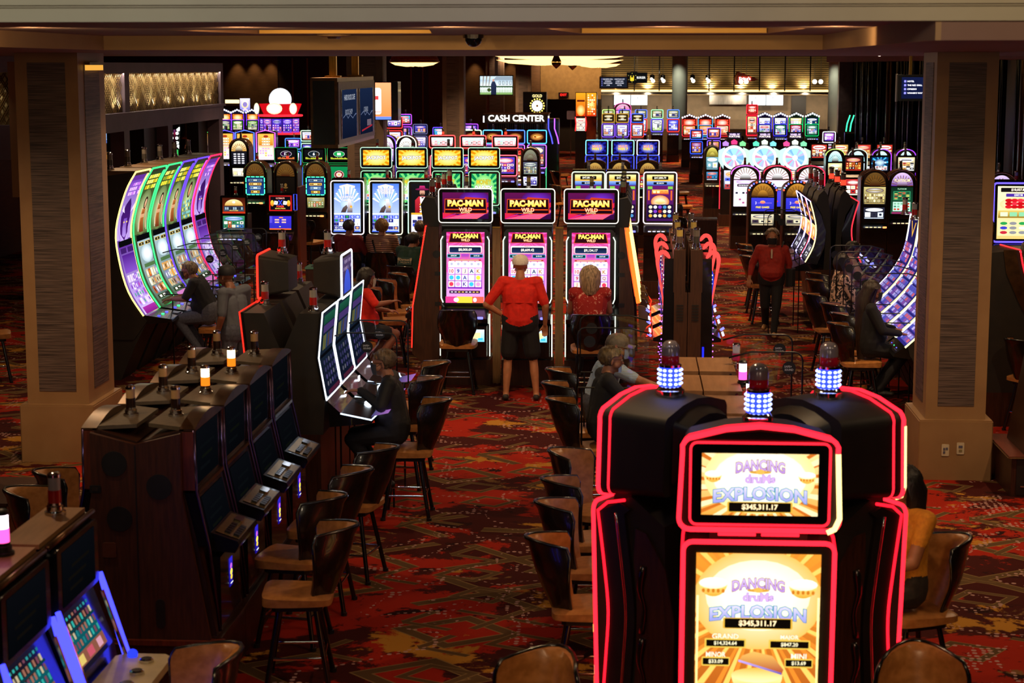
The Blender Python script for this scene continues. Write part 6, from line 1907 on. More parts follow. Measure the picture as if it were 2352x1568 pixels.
# ================================================================== FAR MACHINES
_ct, _st, _cp, _sp = math.cos(TH), math.sin(TH), math.cos(PSI), math.sin(PSI)
def at_depth(px, py, Y):
 """the point on the line of sight through a spot of the photograph that lies at world depth Y"""
 a, b = (px - 1176) / F_PX, (784 - py) / F_PX
 d = (-_sp * _ct + a * _cp - b * _sp * _st, _cp * _ct + a * _sp + b * _cp * _st, -_st + b * _ct)
 t = Y / d[1]
 return d[0] * t, Y, CAM_H + d[2] * t
def gx(px, Y): return at_depth(px, 300, Y)[0]
def gz(py, Y): return at_depth(1176, py, Y)[2]
def pm_row(tag_, xs, Y, ytop, top, main, zm0, W, neon, neon2, label, group, **k):
 """a row of two-screen cabinets facing the viewer"""
 out = []
 for i, x in enumerate(xs):
  z = gz(ytop, Y) - .02
  n1 = neon[i % len(neon)] if isinstance(neon, (list, tuple)) else neon
  n2 = neon2[i % len(neon2)] if isinstance(neon2, (list, tuple)) else neon2
  tt = top[i % len(top)] if isinstance(top, list) else top
  mm = main[i % len(main)] if isinstance(main, list) else main
  out.append(video_slot(label[i] if isinstance(label, list) else '%s, %s from the %s' % (label, NUM[i], k.get('side', 'pillar side')), (gx(x, Y), Y, 0), 0, tt, mm, z, zm0, W, .3, n1, n2, group=group, **{a: b for a, b in k.items() if a != 'side'}))
 return out
def A(key, fn, *a, **k): return art(key, fn, *a, **k)
# jackpot row
def money(w, h):
 c = burst_art(w, h, '#f4ffb0', '#0a7a4a', '#6ad070', None)
 c.text('MONEY', 0, h * .72, h * .17, '#d8c030', w * .6, '#3a4a10', .06, .03); c.text('PARTY', 0, h * .50, h * .19, '#f4f4f0', w * .7, '#2a3020', .07, .03)
 c.rect(-w * .4, h * .1, w * .4, h * .3, '#f0f0e8'); c.dots(-w * .38, h * .11, w * .38, h * .29, 5, 2, w * .05, h * .04, ['#d84a3a', '#3a6ac0', '#e0b030', '#e8e0f0'])
 return c
def jackpot(w, h):
 c = burst_art(w, h, '#fff4b0', '#d8880c', '#ffc840', None)
 c.text('JACKPOT', 0, h * .48, h * .30, '#fdfdf4', w * .86, '#101c10', .10, .035)
 return c
pm_row('j', (862, 944, 1027, 1111), 35, 338, (.50, .29, A('jackpot', jackpot, .50, .29)), (.48, .56, A('money', money, .48, .56)), 1.52, .66, '#c8ffd8', '#b8ffc8', 'gold jackpot screen over a green money screen', 'gold jackpot machines', ns=1.3, bea='red_lit' if 0 else 'clear')
# white portrait screens
def griffin(ty):
 def fn(w, h):
  c = Cv(w, h, '#d0e0f8', '#4a78d8')
  c.poly([(-w * .3, h * .95), (0, h * .99), (w * .3, h * .95), (w * .24, h * .78), (-w * .24, h * .78)], '#d8ccc8', '#f0e0d8')
  for sx in (-1, 1):
   for i in range(9):
    a = R(20 + 9 * i)
    c.poly([(sx * w * .08, h * .55), (sx * (w * .08 + w * .46 * math.cos(a)), h * .55 + h * .40 * math.sin(a)), (sx * (w * .08 + w * .40 * math.cos(a + .09)), h * .55 + h * .38 * math.sin(a + .09))], '#8ab8ff' if i % 2 else '#f8fcff', bump=False)
   c.layer += 1
  c.radial(0, h * .58, w * .26, h * .14, '#d8e8ff', '#a0c0f8')
  c.text("GRIFFIN'S", 0, h * ty, h * .055, '#f0f0ff', w * .66, '#3a4aa0', .07, .03); c.text('THRONE', 0, h * (ty - .065), h * .055, '#f0f4ff', w * .5, '#2a3a98', .07, .03)
  # eagle-lion figure
  c.poly([(-w * .24, h * .40), (-w * .06, h * .40), (w * .02, h * .50), (-w * .02, h * .56), (-w * .16, h * .50)], '#3a2a28', '#6a5a58')
  c.poly([(0, h * .40), (w * .2, h * .40), (w * .2, h * .52), (w * .14, h * .64), (w * .02, h * .66), (w * .02, h * .5)], '#5a4a58', '#f0e8e8')
  c.ell(w * .07, h * .66, w * .07, h * .03, '#f8f4f4', None, 10); c.poly([(w * .0, h * .66), (-w * .07, h * .65), (w * .0, h * .645)], '#e0b040'); c.ell(w * .15, h * .52, w * .05, h * .025, '#ffc848', '#f08030', 9)
  c.rect(-w * .5, h * .365, w * .5, h * .385, '#f4ece0')
  r = random.Random(4)
  for j in range(4):
   for i in range(5):
    x, y = (-.4 + .2 * i) * w, h * (.31 - .075 * j)
    c.rect(x - w * .09, y - h * .034, x + w * .09, y + h * .034, r.choice(['#f4f0e8', '#4a5ae0', '#2a2a80', '#fff4d0']))
    if r.random() < .55: c.text(r.choice(['A', 'K', 'Q', 'J', '9', '10']), x, y, h * .045, '#f8f8ff' if r.random() < .5 else '#7a5a40', w * .12)
    else: c.ell(x, y, w * .06, h * .024, r.choice(['#2a9a4a', '#e8a060', '#c0d0f8', '#d0a040']), None, 8)
  c.rect(-w * .5, 0, w * .5, h * .03, '#4a6ae0')
  return c
 return fn
def cowboy(w, h):
 c = Cv(w, h, '#0a0a0c', '#141416')
 c.poly([(-w * .36, h * .40), (w * .1, h * .40), (w * .14, h * .66), (w * .02, h * .74), (-w * .22, h * .74), (-w * .36, h * .66)], '#8a1420', '#c02a38')
 c.poly([(-w * .14, h * .44), (-w * .04, h * .44), (w * .02, h * .73), (-w * .18, h * .73)], '#e8e4dc'); c.rect(-w * .12, h * .70, -w * .04, h * .725, '#1a1a24')
 c.ell(-w * .09, h * .82, w * .10, h * .075, '#b07a60', '#d8a48a', 14); c.ell(-w * .09, h * .775, w * .07, h * .03, '#4a3024', None, 10); c.ell(-w * .09, h * .79, w * .03, h * .008, '#b07a60', None, 8)
 c.ell(-w * .09, h * .885, w * .26, h * .024, '#5a1038', '#8a1a50', 14); c.poly([(-w * .22, h * .885), (w * .04, h * .885), (0, h * .96), (-w * .18, h * .96)], '#7a1444', '#c03070')
 for i in range(4):
  x = w * (.22 + .06 * i); c.poly([(x, h * .80), (x + w * .12, h * .82), (x + w * .10, h * .94), (x - w * .02, h * .92)], '#f4f4f0'); c.ell(x + w * .05, h * .87, w * .02, h * .015, '#c02a2a', None, 8)
 c.dots(-w * .2, h * .40, w * .3, h * .60, 4, 4, w * .05, h * .018, ['#ffe080', '#f8f4e8', '#e8b040', '#ffd040'], 'ell')
 c.rect(-w * .5, h * .36, w * .5, h * .40, '#e8a830'); c.rect(-w * .5, 0, w * .5, h * .36, '#e8e4f4')
 c.dots(-w * .46, h * .04, w * .46, h * .33, 5, 4, w * .08, h * .032, ['#4a5ae0', '#f4ece0', '#c8383a', '#2a2a6a'])
 return c
Y = 31.3
for i, x in enumerate((795, 884, 974)):
 video_slot(['white and blue griffin screen machine nearest the roulette screens', 'white and blue griffin screen machine in front of the blonde woman', 'machine with a black screen of a man in a red coat and hat'][i], (gx(x, Y), Y, 0), 0, None,
    (.46, .83, A('grif%d' % i, griffin((.72, .88)[i]) if i < 2 else cowboy, .46, .83)), 2.18, 1.29, .60, .3, ['#ffd8f0', '#f4f0c0', '#c0ffd0'][i], ['#fff0f8', '#f8f4d0', '#c8ffd8'][i], group='white portrait machines', bea='clear', ns=1.5, rad=.011, tilt_m=.05)
# dragon-pot row left of the aisle, amount screens
def pot(w, h):
 c = Cv(w, h, '#3a1450', '#6a1a6a')
 c.rect(-w * .5, h * .86, w * .5, h, '#e0a020', '#fff0a0'); c.rr(0, h * .93, w * .6, h * .075, .008, '#141008'); c.text('$47,888.79', 0, h * .93, h * .05, '#fff8e0', w * .52)
 c.rect(-w * .5, h * .77, w * .5, h * .86, '#2a4ab0', '#8ab0f0'); c.rr(0, h * .815, w * .5, h * .05, .006, '#101420'); c.text('$5,248.54', 0, h * .815, h * .034, '#f0f8ff', w * .4)
 for sx in (-1, 1): c.rect(sx * w * .38 - w * .09, h * .69, sx * w * .38 + w * .09, h * .75, '#7ac04a'); c.rect(sx * w * .42 - w * .03, h * .45, sx * w * .42 + w * .03, h * .66, '#d8602a')
 c.poly([(-w * .3, h * .68), (w * .3, h * .68), (w * .32, h * .58), (-w * .32, h * .58)], '#c02a1a', '#f0c060'); c.dots(-w * .28, h * .59, w * .28, h * .67, 4, 1, w * .05, h * .025, ['#fff0b0', '#ff8a3a'])
 c.radial(0, h * .42, w * .34, h * .14, '#fffbe0', '#d87a2a'); c.ell(0, h * .42, w * .2, h * .05, '#f0a83a', '#fff4c0', 14)
 c.rect(-w * .48, h * .05, w * .48, h * .36, '#1a1030')
 c.dots(-w * .44, h * .07, w * .44, h * .35, 5, 3, w * .07, h * .036, ['#e8eaf4', '#d8a83a', '#4a8ac0', '#7a3ac0', '#f0e0c0', '#b0342a'], 'ell')
 return c
pm_row('p', (1352, 1431, 1518), 33, 394, None, (.48, .83, A('pot', pot, .48, .83)), 1.36, .62, '#fff4e8', ['#e8ffd8', '#fff8f0', '#ffe8f8'], 'purple portrait screen with a gold amount banner', 'gold banner portrait machines', ns=1.5, rad=.012, tilt_m=.04)
# blue seven row with arch machines before it
def lucky(w, h):
 c = burst_art(w, h, '#a8b8ff', '#0a0a50', '#1a1a90', None, n=14)
 c.text('MULTI', 0, h * .62, h * .22, '#ffb0a0', w * .62, '#b02a3a', .07, .03); c.text('WIN 7', 0, h * .38, h * .24, '#ffe85a', w * .62, '#b0501a', .07, .03)
 return c
pm_row('l', (1371, 1431, 1489), 47, 320, (.46, .28, A('lucky', lucky, .46, .28)), (.46, .30, A('lucky2', lucky, .46, .30)), 1.52, .60, ['#7ad8ff', '#9af0d8', '#e8e8ff'], ['#4a5aff'], 'violet blue win screen with a bright frame', 'violet blue win machines', ns=1.8, rad=.014)
for i, x in enumerate((1367, 1424, 1489)):
 arch_slot('low brown-topped machine in front of the violet blue win machines, %s from the pillar side' % NUM[i], (gx(x, 42), 42, 0), 0, gz(368, 42), .50, glass=('#501010', '#c8a050', None), scr1=A('na%d' % i, noise_art, .38, .32, ['#c02a2a', '#3a8a5a', '#e0c060', '#2a2a3a'], i), group='low brown-topped machines', bea='green', trim=BRONZE, rise=.10)
# red fronts, arch fronts, blue fronts behind the jackpots
pm_row('r', (1015, 1086, 1160), 44, 310, (.52, .20, A('redtop', noise_art, .52, .20, ['#ff9aa0', '#ffd8d8', '#ffffff', '#a0f0f0'], 5, 8, 2, '#c01828')), (.46, .40, A('redm', noise_art, .46, .40, ['#f04a5a', '#ffd0d8', '#5a3ac0'], 6)), 1.55, .62, '#ff4a4a', '#ff5a6a', 'red-framed machine behind the gold jackpot row', 'red-framed machines', ns=2.6, rad=.014, bea='red_lit')
arch_slot('white arched machine behind the gold jackpot row', (gx(933, 45), 45, 0), 0, gz(312, 45), .48, scr1=A('wh', noise_art, .36, .32, ['#ffffff', '#fff0d8', '#f8d8e8'], 2), glass=('#fff8e8', '#ffffff', None), neon='#fff6e0', ns=2.6)
arch_slot('violet arched machine beside the directory pillar', (gx(889, 46), 46, 0), 0, gz(312, 46), .44, scr1=A('vi', noise_art, .32, .32, ['#e8c8ff', '#ffffff', '#a05ae0'], 3), glass=('#e0b0ff', '#ffffff', None), neon='#7a4aff', ns=2.2)
def spark(w, h):
 c = Cv(w, h, '#1a0606', '#2a0a08'); c.radial(0, h * .5, w * .44, h * .4, '#ffb050', '#4a1008'); c.poly([(-w * .3, h * .35), (0, h * .5), (w * .34, h * .62), (w * .1, h * .46)], '#ffe090'); c.ell(-w * .12, h * .52, w * .12, h * .12, '#e04a1a', '#ffd060', 12); c.ell(-w * .12, h * .52, w * .06, h * .07, '#2a0a06', None, 10); return c
pm_row('b', (1083, 1131, 1183, 1233), 52, 298, (.44, .27, A('spark', spark, .44, .27)), (.42, .56, A('bm', noise_art, .42, .56, ['#e8d0a0', '#d05a3a', '#fff0d8', '#5a4a8a'], 9, 4, 8)), 1.30, .56, ['#c8ffc8', '#5ab8ff', '#4a7aff', '#4ab8ff'], ['#b060ff'], 'blue-framed machine with a fiery swirl on its top screen', 'fiery swirl machines', ns=2.8, rad=.014, side_neon='#40e090')
arch_slot('round-topped silver machine at the aisle end of the jackpot row', (gx(1218, 45), 45, 0), 0, gz(339, 45), .46, scr1=A('ag', noise_art, .34, .30, ['#8a9a8a', '#b0a070', '#c0c8b8', '#5a5a70'], 11, 6, 8), scr2=A('ag2', noise_art, .34, .22, ['#6a5aff', '#e8e8ff', '#3a2aa0'], 12, 3, 2), glass=('#4a4a50', '#8a8a70', None))
pm_row('q', (1181,), 48, 340, (.36, .30, A('redw', burst_art, .36, .30, '#ffe0d0', '#a01818', '#e84a3a')), (.34, .56, A('qm', noise_art, .34, .56, ['#fff0d8', '#e0b060', '#c04a3a'], 13, 2, 6)), 1.22, .46, '#ff3a3a', '#ff5a4a', ['narrow red machine behind the silver round-topped one'], None, ns=2)
# roulette screens
def roul(num, colr):
 def fn(w, h):
  c = Cv(w, h, '#08080a', '#101014'); c.ell(0, h * .62, w * .30, h * .27, '#e8e8e8', None, 18); c.ell(0, h * .62, w * .285, h * .25, colr, None, 18)
  c.text(num, 0, h * .62, h * .28, '#ffffff', w * .4, None, .05, .05)
  r = random.Random(int(num))
  for i in range(16): x = -w * .42 + w * .84 * i / 15; c.rect(x - w * .02, h * .14, x + w * .02, h * (.2 + .14 * r.random()), '#c8d03a' if num != '17' else '#d87a3a')
  return c
 return fn
def roulm(w, h):
 c = Cv(w, h, '#0a6a3a', '#0e8048'); c.ell(0, h * .60, w * .30, h * .22, '#6a2a18', None, 20); c.ell(0, h * .60, w * .28, h * .20, '#e8e0d8', None, 20)
 for i in range(18): a0 = 2 * PI * i / 18; c.poly([(0, h * .6), (w * .26 * math.cos(a0), h * .6 + h * .18 * math.sin(a0)), (w * .26 * math.cos(a0 + .35), h * .6 + h * .18 * math.sin(a0 + .35))], '#b01a24' if i % 2 else '#1a1a1a', bump=False)
 c.layer += 1; c.ell(0, h * .6, w * .17, h * .12, '#e0c8b8', None, 16); c.ell(0, h * .6, w * .06, h * .04, '#d8b050', None, 10)
 c.dots(-w * .45, h * .05, w * .45, h * .32, 8, 2, w * .04, h * .05, ['#e8e070', '#b01a24', '#1a1a1a', '#5ae08a']); return c
pm_row('o', (655, 719, 777), 42, 339, [(.44, .25, A('r17', roul('17', '#2a0a30'), .44, .25)), (.44, .25, A('r6', roul('6', '#14202a'), .44, .25)), (.44, .25, A('r00', roul('00', '#1a9a4a'), .44, .25))], (.40, .46, A('roulm', roulm, .40, .46)), 1.36, .56, '#2a9a50', '#1a8a40', ['roulette machine showing seventeen on its top screen', 'roulette machine showing a six on its top screen', 'roulette machine with a green double zero, beside the pillar'], 'roulette machines', ns=1.2, rad=.008, side_neon='#4a5aff')
# arch-tops with green led frames
def jar(w, h):
 c = Cv(w, h, '#1a3a7a', '#101a40')
 for i, y in enumerate((.82, .60, .38, .15)): c.rr(0, h * y, w * (.8 - .1 * i), h * .15, .01, ['#5a7a9a', '#d8a84a', '#8ab0d0', '#c8a020'][i]); c.dots(-w * .3, h * (y - .05), w * .3, h * (y + .05), 6, 1, w * .035, h * .03, ['#1a1a20', '#fff0c0'])
 return c
def emb(w, h):
 c = Cv(w, h, '#0c0805', '#120c08'); c.ell(0, h * .55, w * .08, h * .1, '#6a4a20', None, 10); c.ell(0, h * .40, w * .13, h * .06, '#5a3e1c', None, 10); c.rect(-w * .03, h * .2, w * .03, h * .26, '#4a3418'); return c
for i, x in enumerate((584, 654, 723)):
 arch_slot(['bronze arch-top machine with a green light frame, nearest the curved row', 'bronze arch-top machine with a dark screen and a red tower light', 'bronze arch-top machine with a green light frame, beside the roulette wheel'][i], (gx(x, 37.8), 37.8, 0), 0, gz(372, 37.8), .50, glass=('#3a2410', '#6a4a20', None), scr1=A('jar', jar, .38, .36) if i != 1 else A('emb', emb, .38, .36), scr2=A('keno', noise_art, .36, .22, ['#8a9a5a', '#6a7a4a', '#b0a060', '#c85a3a'], 5, 6, 6) if i == 2 else None, led='#3aff9a' if i != 1 else None, s1h=.36, bea='red_lit' if i == 1 else 'clear', group='bronze arch-top machines', rise=.24)
for i, (x, y, Yf) in enumerate(((548, 320, 45), (445, 322, 47))):
 arch_slot(['bronze arch-top machine with stacked white pill lights', 'bronze arch-top machine behind the lattice-hung bar'][i], (gx(x, Yf), Yf, 0), 0, gz(y, Yf), .50, glass=('#d8a040', '#fff0c0', None), scr1=A('pill%d' % i, lambda: [c_ := Cv(.38, .34, '#0a0a10', '#14141c'), [c_.rr(-.1 + .1 * k, .05 + .055 * j, .07, .03, .012, '#e8e4f0') for j in range(5) for k in range(3)]][0]), scr2=A('pl2', noise_art, .34, .2, ['#fff8e0', '#e8d8b0'], 4, 3, 2), rise=.24)
# wood video-poker pair
def dice(w, h):
 c = Cv(w, h, '#c01a18', '#a01414'); c.rect(-w * .44, h * .08, w * .44, h * .92, '#0c0a10')
 for sx in (-1, 1): c.ell(sx * w * .36, h * .5, w * .08, h * .2, '#e86a10', '#ffd040', 9); c.poly([(sx * w * .2 - w * .09, h * .42), (sx * w * .2 + w * .07, h * .40), (sx * w * .2 + w * .1, h * .62), (sx * w * .2 - w * .06, h * .66)], '#e8e8f0'); c.ell(sx * w * .2, h * .53, w * .02, h * .03, '#1a1a1a', None, 6)
 c.poly([(-w * .1, h * .7), (-w * .05, h * .7), (w * .1, h * .38), (w * .05, h * .38)], '#3a4ae0'); c.poly([(w * .1, h * .7), (w * .05, h * .7), (-w * .1, h * .38), (-w * .05, h * .38)], '#3a4ae0')
 c.text('POKER', 0, h * .30, h * .12, '#ff4a3a', w * .5, '#5a0a0a', .05, .03); c.text('ULTIMATE', 0, h * .82, h * .09, '#ffb0a0', w * .6); c.text('BONUS STREAK', 0, h * .17, h * .07, '#ffe050', w * .7)
 return c
def menu4(w, h):
 c = Cv(w, h, '#2a2ab0', '#3a2ac8'); c.rect(-w * .5, h * .5, -w * .38, h, '#5a4ad0')
 for sx in (-1, 1):
  for y in (.5, .68): c.rect(sx * w * .16 - w * .1, h * y, sx * w * .16 + w * .1, h * (y + .1), '#e8b8a0')
 c.rect(-w * .06, h * .85, w * .12, h * .93, '#e88a4a'); c.rect(-w * .5, 0, w * .5, h * .1, '#e0602a'); c.rect(-w * .05, h * .2, w * .02, h * .26, '#ffe060'); return c
def dbl(w, h):
 c = Cv(w, h, '#7a2a10', '#3a1208'); c.ell(0, h * .5, w * .4, h * .4, '#c89a40', '#f4e0a0', 18, 0, PI); c.ell(0, h * .72, w * .07, h * .08, '#fffbe8', None, 10)
 c.rect(-w * .44, h * .14, w * .44, h * .46, '#3a4a5a', '#2a3040'); c.dots(-w * .4, h * .2, w * .4, h * .44, 9, 1, w * .03, h * .08, ['#9ab0c0', '#1a2030']); c.text('MULTI-GAME', 0, h * .19, h * .07, '#e8c850', w * .5); c.rect(-w * .5, 0, w * .5, h * .1, '#c03018'); return c
WP = dict(bea='clear', neon=None, neon2=False, tilt_t=0, body=WOOD)
for i, (x, yt, ta, ma, lb) in enumerate(((532, 452, dbl, 'dbm', 'wood-sided poker machine with a gold fan on its upper screen, beside the curved row'), (640, 446, dice, 'm4', 'wood-sided poker machine with dice on its upper screen and a violet lower screen'))):
 t = video_slot(lb, (gx(x, 34.6), 34.6, 0), 0, (.44, .30, A('tp%d' % i, ta, .44, .30)), (.42, .26, A(ma, menu4, .42, .26) if i else A(ma, noise_art, .42, .26, ['#4a7ac0', '#3a8a5a', '#c8602a', '#e8e8d8'], 3, 5, 4, '#123048')), gz(yt, 34.6), 1.02, .56, group='wood-sided poker machines', **WP)
 if i:
  mk('blue_sign', MB().tube([(.27, -.02, 1.42), (.33, -.02, 1.42), (.33, -.02, 1.72), (.27, -.02, 1.72)], .007, 6, closed=True), glow('#3a4aff', 2.5), t)
  mk('side_board', MB().box(.35, -.1, .3, .40, .55, 1.86), WOOD_R, t)
# curved portrait with zigzag lights, gable row, moon bank
def gold(w, h):
 c = Cv(w, h, '#f0d8e0', '#e8a030'); c.rect(-w * .45, h * .55, w * .45, h * .97, '#c8781a', '#f4c050'); c.ell(0, h * .9, w * .16, h * .05, '#a03018', None, 10)
 for j in range(3): c.rr(0, h * (.8 - .1 * j), w * .5, h * .06, .02, '#fff6d8'); c.dots(-w * .25, h * (.78 - .1 * j), w * .25, h * (.82 - .1 * j), 3, 1, w * .03, h * .015, ['#1a1418'], 'ell')
 c.rect(-w * .45, h * .1, w * .45, h * .5, '#fff0e0', '#ffe0a0'); c.dots(-w * .42, h * .12, w * .42, h * .48, 5, 4, w * .06, h * .03, ['#e8a0d0', '#ffffff', '#f0c060', '#c8a0f0']); return c
for i, x in enumerate((458, 516, 562, 610)):
 Yf = 52 if i != 1 else 53.2
 t = video_slot('gold portrait screen with a peaked coloured light frame, %s from the lattice bar' % NUM[i], (gx(x, Yf), Yf, 0), 0, None, (.46, .74, A('goldp', gold, .46, .74)), gz(302, Yf), gz(302, Yf) - .84, .58, .3, None, False, group='gold portrait machines', bea='clear', tilt_m=.04)
 z1 = gz(302, Yf)
 mk('light_frame', MB().tube([(-.27, -.03, z1 - .95), (-.27, -.01, z1 - .05), (0, 0, z1 + .02), (.27, -.01, z1 - .05), (.27, -.03, z1 - .95)], .014, 6), glow(['#5ae05a', '#5a4aff', '#4a6aff', '#c050d0'][i], 3), t)
def gable(label, px, Y, ytop, W, c1, c2, sa, ma, group):
 z = gz(ytop, Y)
 t = video_slot(label, (gx(px, Y), Y, 0), 0, (W - .14, .26, sa), (W - .16, .36, ma), z - .16, z - .86, W, .3, c1, c1, group=group, bea='red_lit' if c1 == '#ff2a2a' else 'grey', ns=1.8, rad=.011, candle=False)
 mk('gable_top', MB().slab([(-W / 2, z - .18), (W / 2, z - .18), (W / 2 - .02, z - .10), (.10, z), (-.10, z), (-W / 2 + .02, z - .10)], -.02, .2), pm('gable_' + c2.strip('#'), c2, None, .4), t)
 for i in range(7):
  u = -1 + 2 * i / 6
  mk('bulb', MB().ball((u * (W / 2 - .03), -.05, z - .02 - .11 * abs(u)), .035, n=6, m=4), glow('#f4f4ff', 3), t)
 return t
for i, x in enumerate((517, 546, 580)):
 gable('white-bulb gabled machine by the moon display, %s from the lattice bar' % NUM[i], x, 76, 252, .56, '#8a3aff', '#20204a', A('fire', burst_art, .42, .26, '#fff0c0', '#c03a0a', '#ff9a3a'), A('gm%d' % i, noise_art, .40, .36, ['#4a8a3a', '#e8e0c0', '#5a3a8a', '#b0c070'], 30 + i), 'gabled machines by the moon')
for i, x in enumerate((1583, 1620, 1659)):
 gable('red and white gabled machine by the food counter, %s from the aisle' % NUM[i], x, 76, 262, .62, '#ff2a2a' if i != 1 else '#3ab0ff', '#4a0a0a', A('redlogo', burst_art, .48, .26, '#fff0e0', '#c01a10', '#ff5a3a'), A('gr%d' % i, noise_art, .46, .36, ['#ffe0b0', '#e04a3a', '#fff4e0', '#f0a050'], 40 + i), 'red gabled machines')
for i, x in enumerate((1756, 1792, 1828, 1865)):
 gable('%s gabled machine under the menu screens, %s from the aisle' % (['blue', 'blue', 'green', 'green'][i], NUM[i]), x, 72, 258, .56, ['#3a3aff', '#3a3aff', '#1ad070', '#1ad070'][i], ['#10104a', '#10104a', '#0a3a20', '#0a3a20'][i], A('bl%d' % (i if i > 1 else 0), noise_art, .42, .26, [['#5a6aff', '#ffffff', '#2a2ac0'], ['#5a6aff'], ['#d8a0e0', '#f0e8a0', '#e0e0ff'], ['#3a8ac0', '#ffffff', '#1a3a6a']][i], 50 + i, 4, 2, '#10104a'), A('blm%d' % i, noise_art, .40, .36, ['#c8b0e0', '#4a6ae0', '#e8e8f8', '#3a8a6a', '#c03a3a'], 60 + i), 'blue and green gabled machines')
t = thing('moon_display', 'white moon globe over a red crown on a ring of violet screens', 'slot machine', (gx(645, 66), 66, 0)); s_ = 66 / F_PX
mk('base', MB().lathe([(.75, 0), (.75, .6), (.62, .7), (.62, 1.6), (.74, 1.68)], 20), MATTE, t, smooth=30)
mk('moon_globe', MB().ball((0, 0, gz(229, 66)), 26 * s_, n=24, m=14), glow('#eceef6', 1.3), t, smooth=True)
cw = MB(); cw.prism_z([(.62 * math.cos(a), .62 * math.sin(a)) for a in [2 * PI * i / 10 for i in range(10)]], gz(263, 66), gz(239, 66), top=[(.78 * math.cos(a), .78 * math.sin(a)) for a in [2 * PI * i / 10 for i in range(10)]])
mk('crown', cw, glow('#e8101c', .9), t)
for k, z in enumerate((gz(266, 66), gz(307, 66))): mk('ring_tube', MB().tube([(.78 * math.cos(a), .78 * math.sin(a), z) for a in [2 * PI * i / 20 for i in range(20)]], .035, 6, closed=True), glow('#ff2430', 2.5), t, smooth=True)
for k in range(5):
 a = R(-90 - 60 + 30 * k)
 sc = scr(t, A('vscr%d' % (k % 3), noise_art, .36, .5, ['#4a2ac0', '#6a3ae0', '#8a4ad0', '#2a2a80', '#c05aa0'], 70 + k % 3, 4, 6, '#2a1a70'), 0, 0, 0, 0, M=RZ(a + PI / 2) @ T(0, -.72, gz(305, 66)))
for dx, w_ in ((-.06, .28), (.62, .13), (-.70, .09)):
 c = Cv(w_ * 2, .42, '#fff8e8'); c.ell(0, .21, w_ * .8, .17, '#5a5ad8', None, 14); c.ell(0, .21, w_ * .7, .14, '#f8f4ff', None, 14)
 o = MB().slab([(dx + w_ * math.cos(q), gz(249, 66) + .20 * math.sin(q)) for q in [2 * PI * i / 16 for i in range(16)]], -.86, -.80); b = mk('oval_sign', o, glow('#fff0c0', 1.4), t)
 mk('oval_face', MB().slab([(dx + w_ * .8 * math.cos(q), gz(249, 66) + .15 * math.sin(q)) for q in [2 * PI * i / 16 for i in range(16)]], -.87, -.86), glow('#e8e4ff', 2), b)
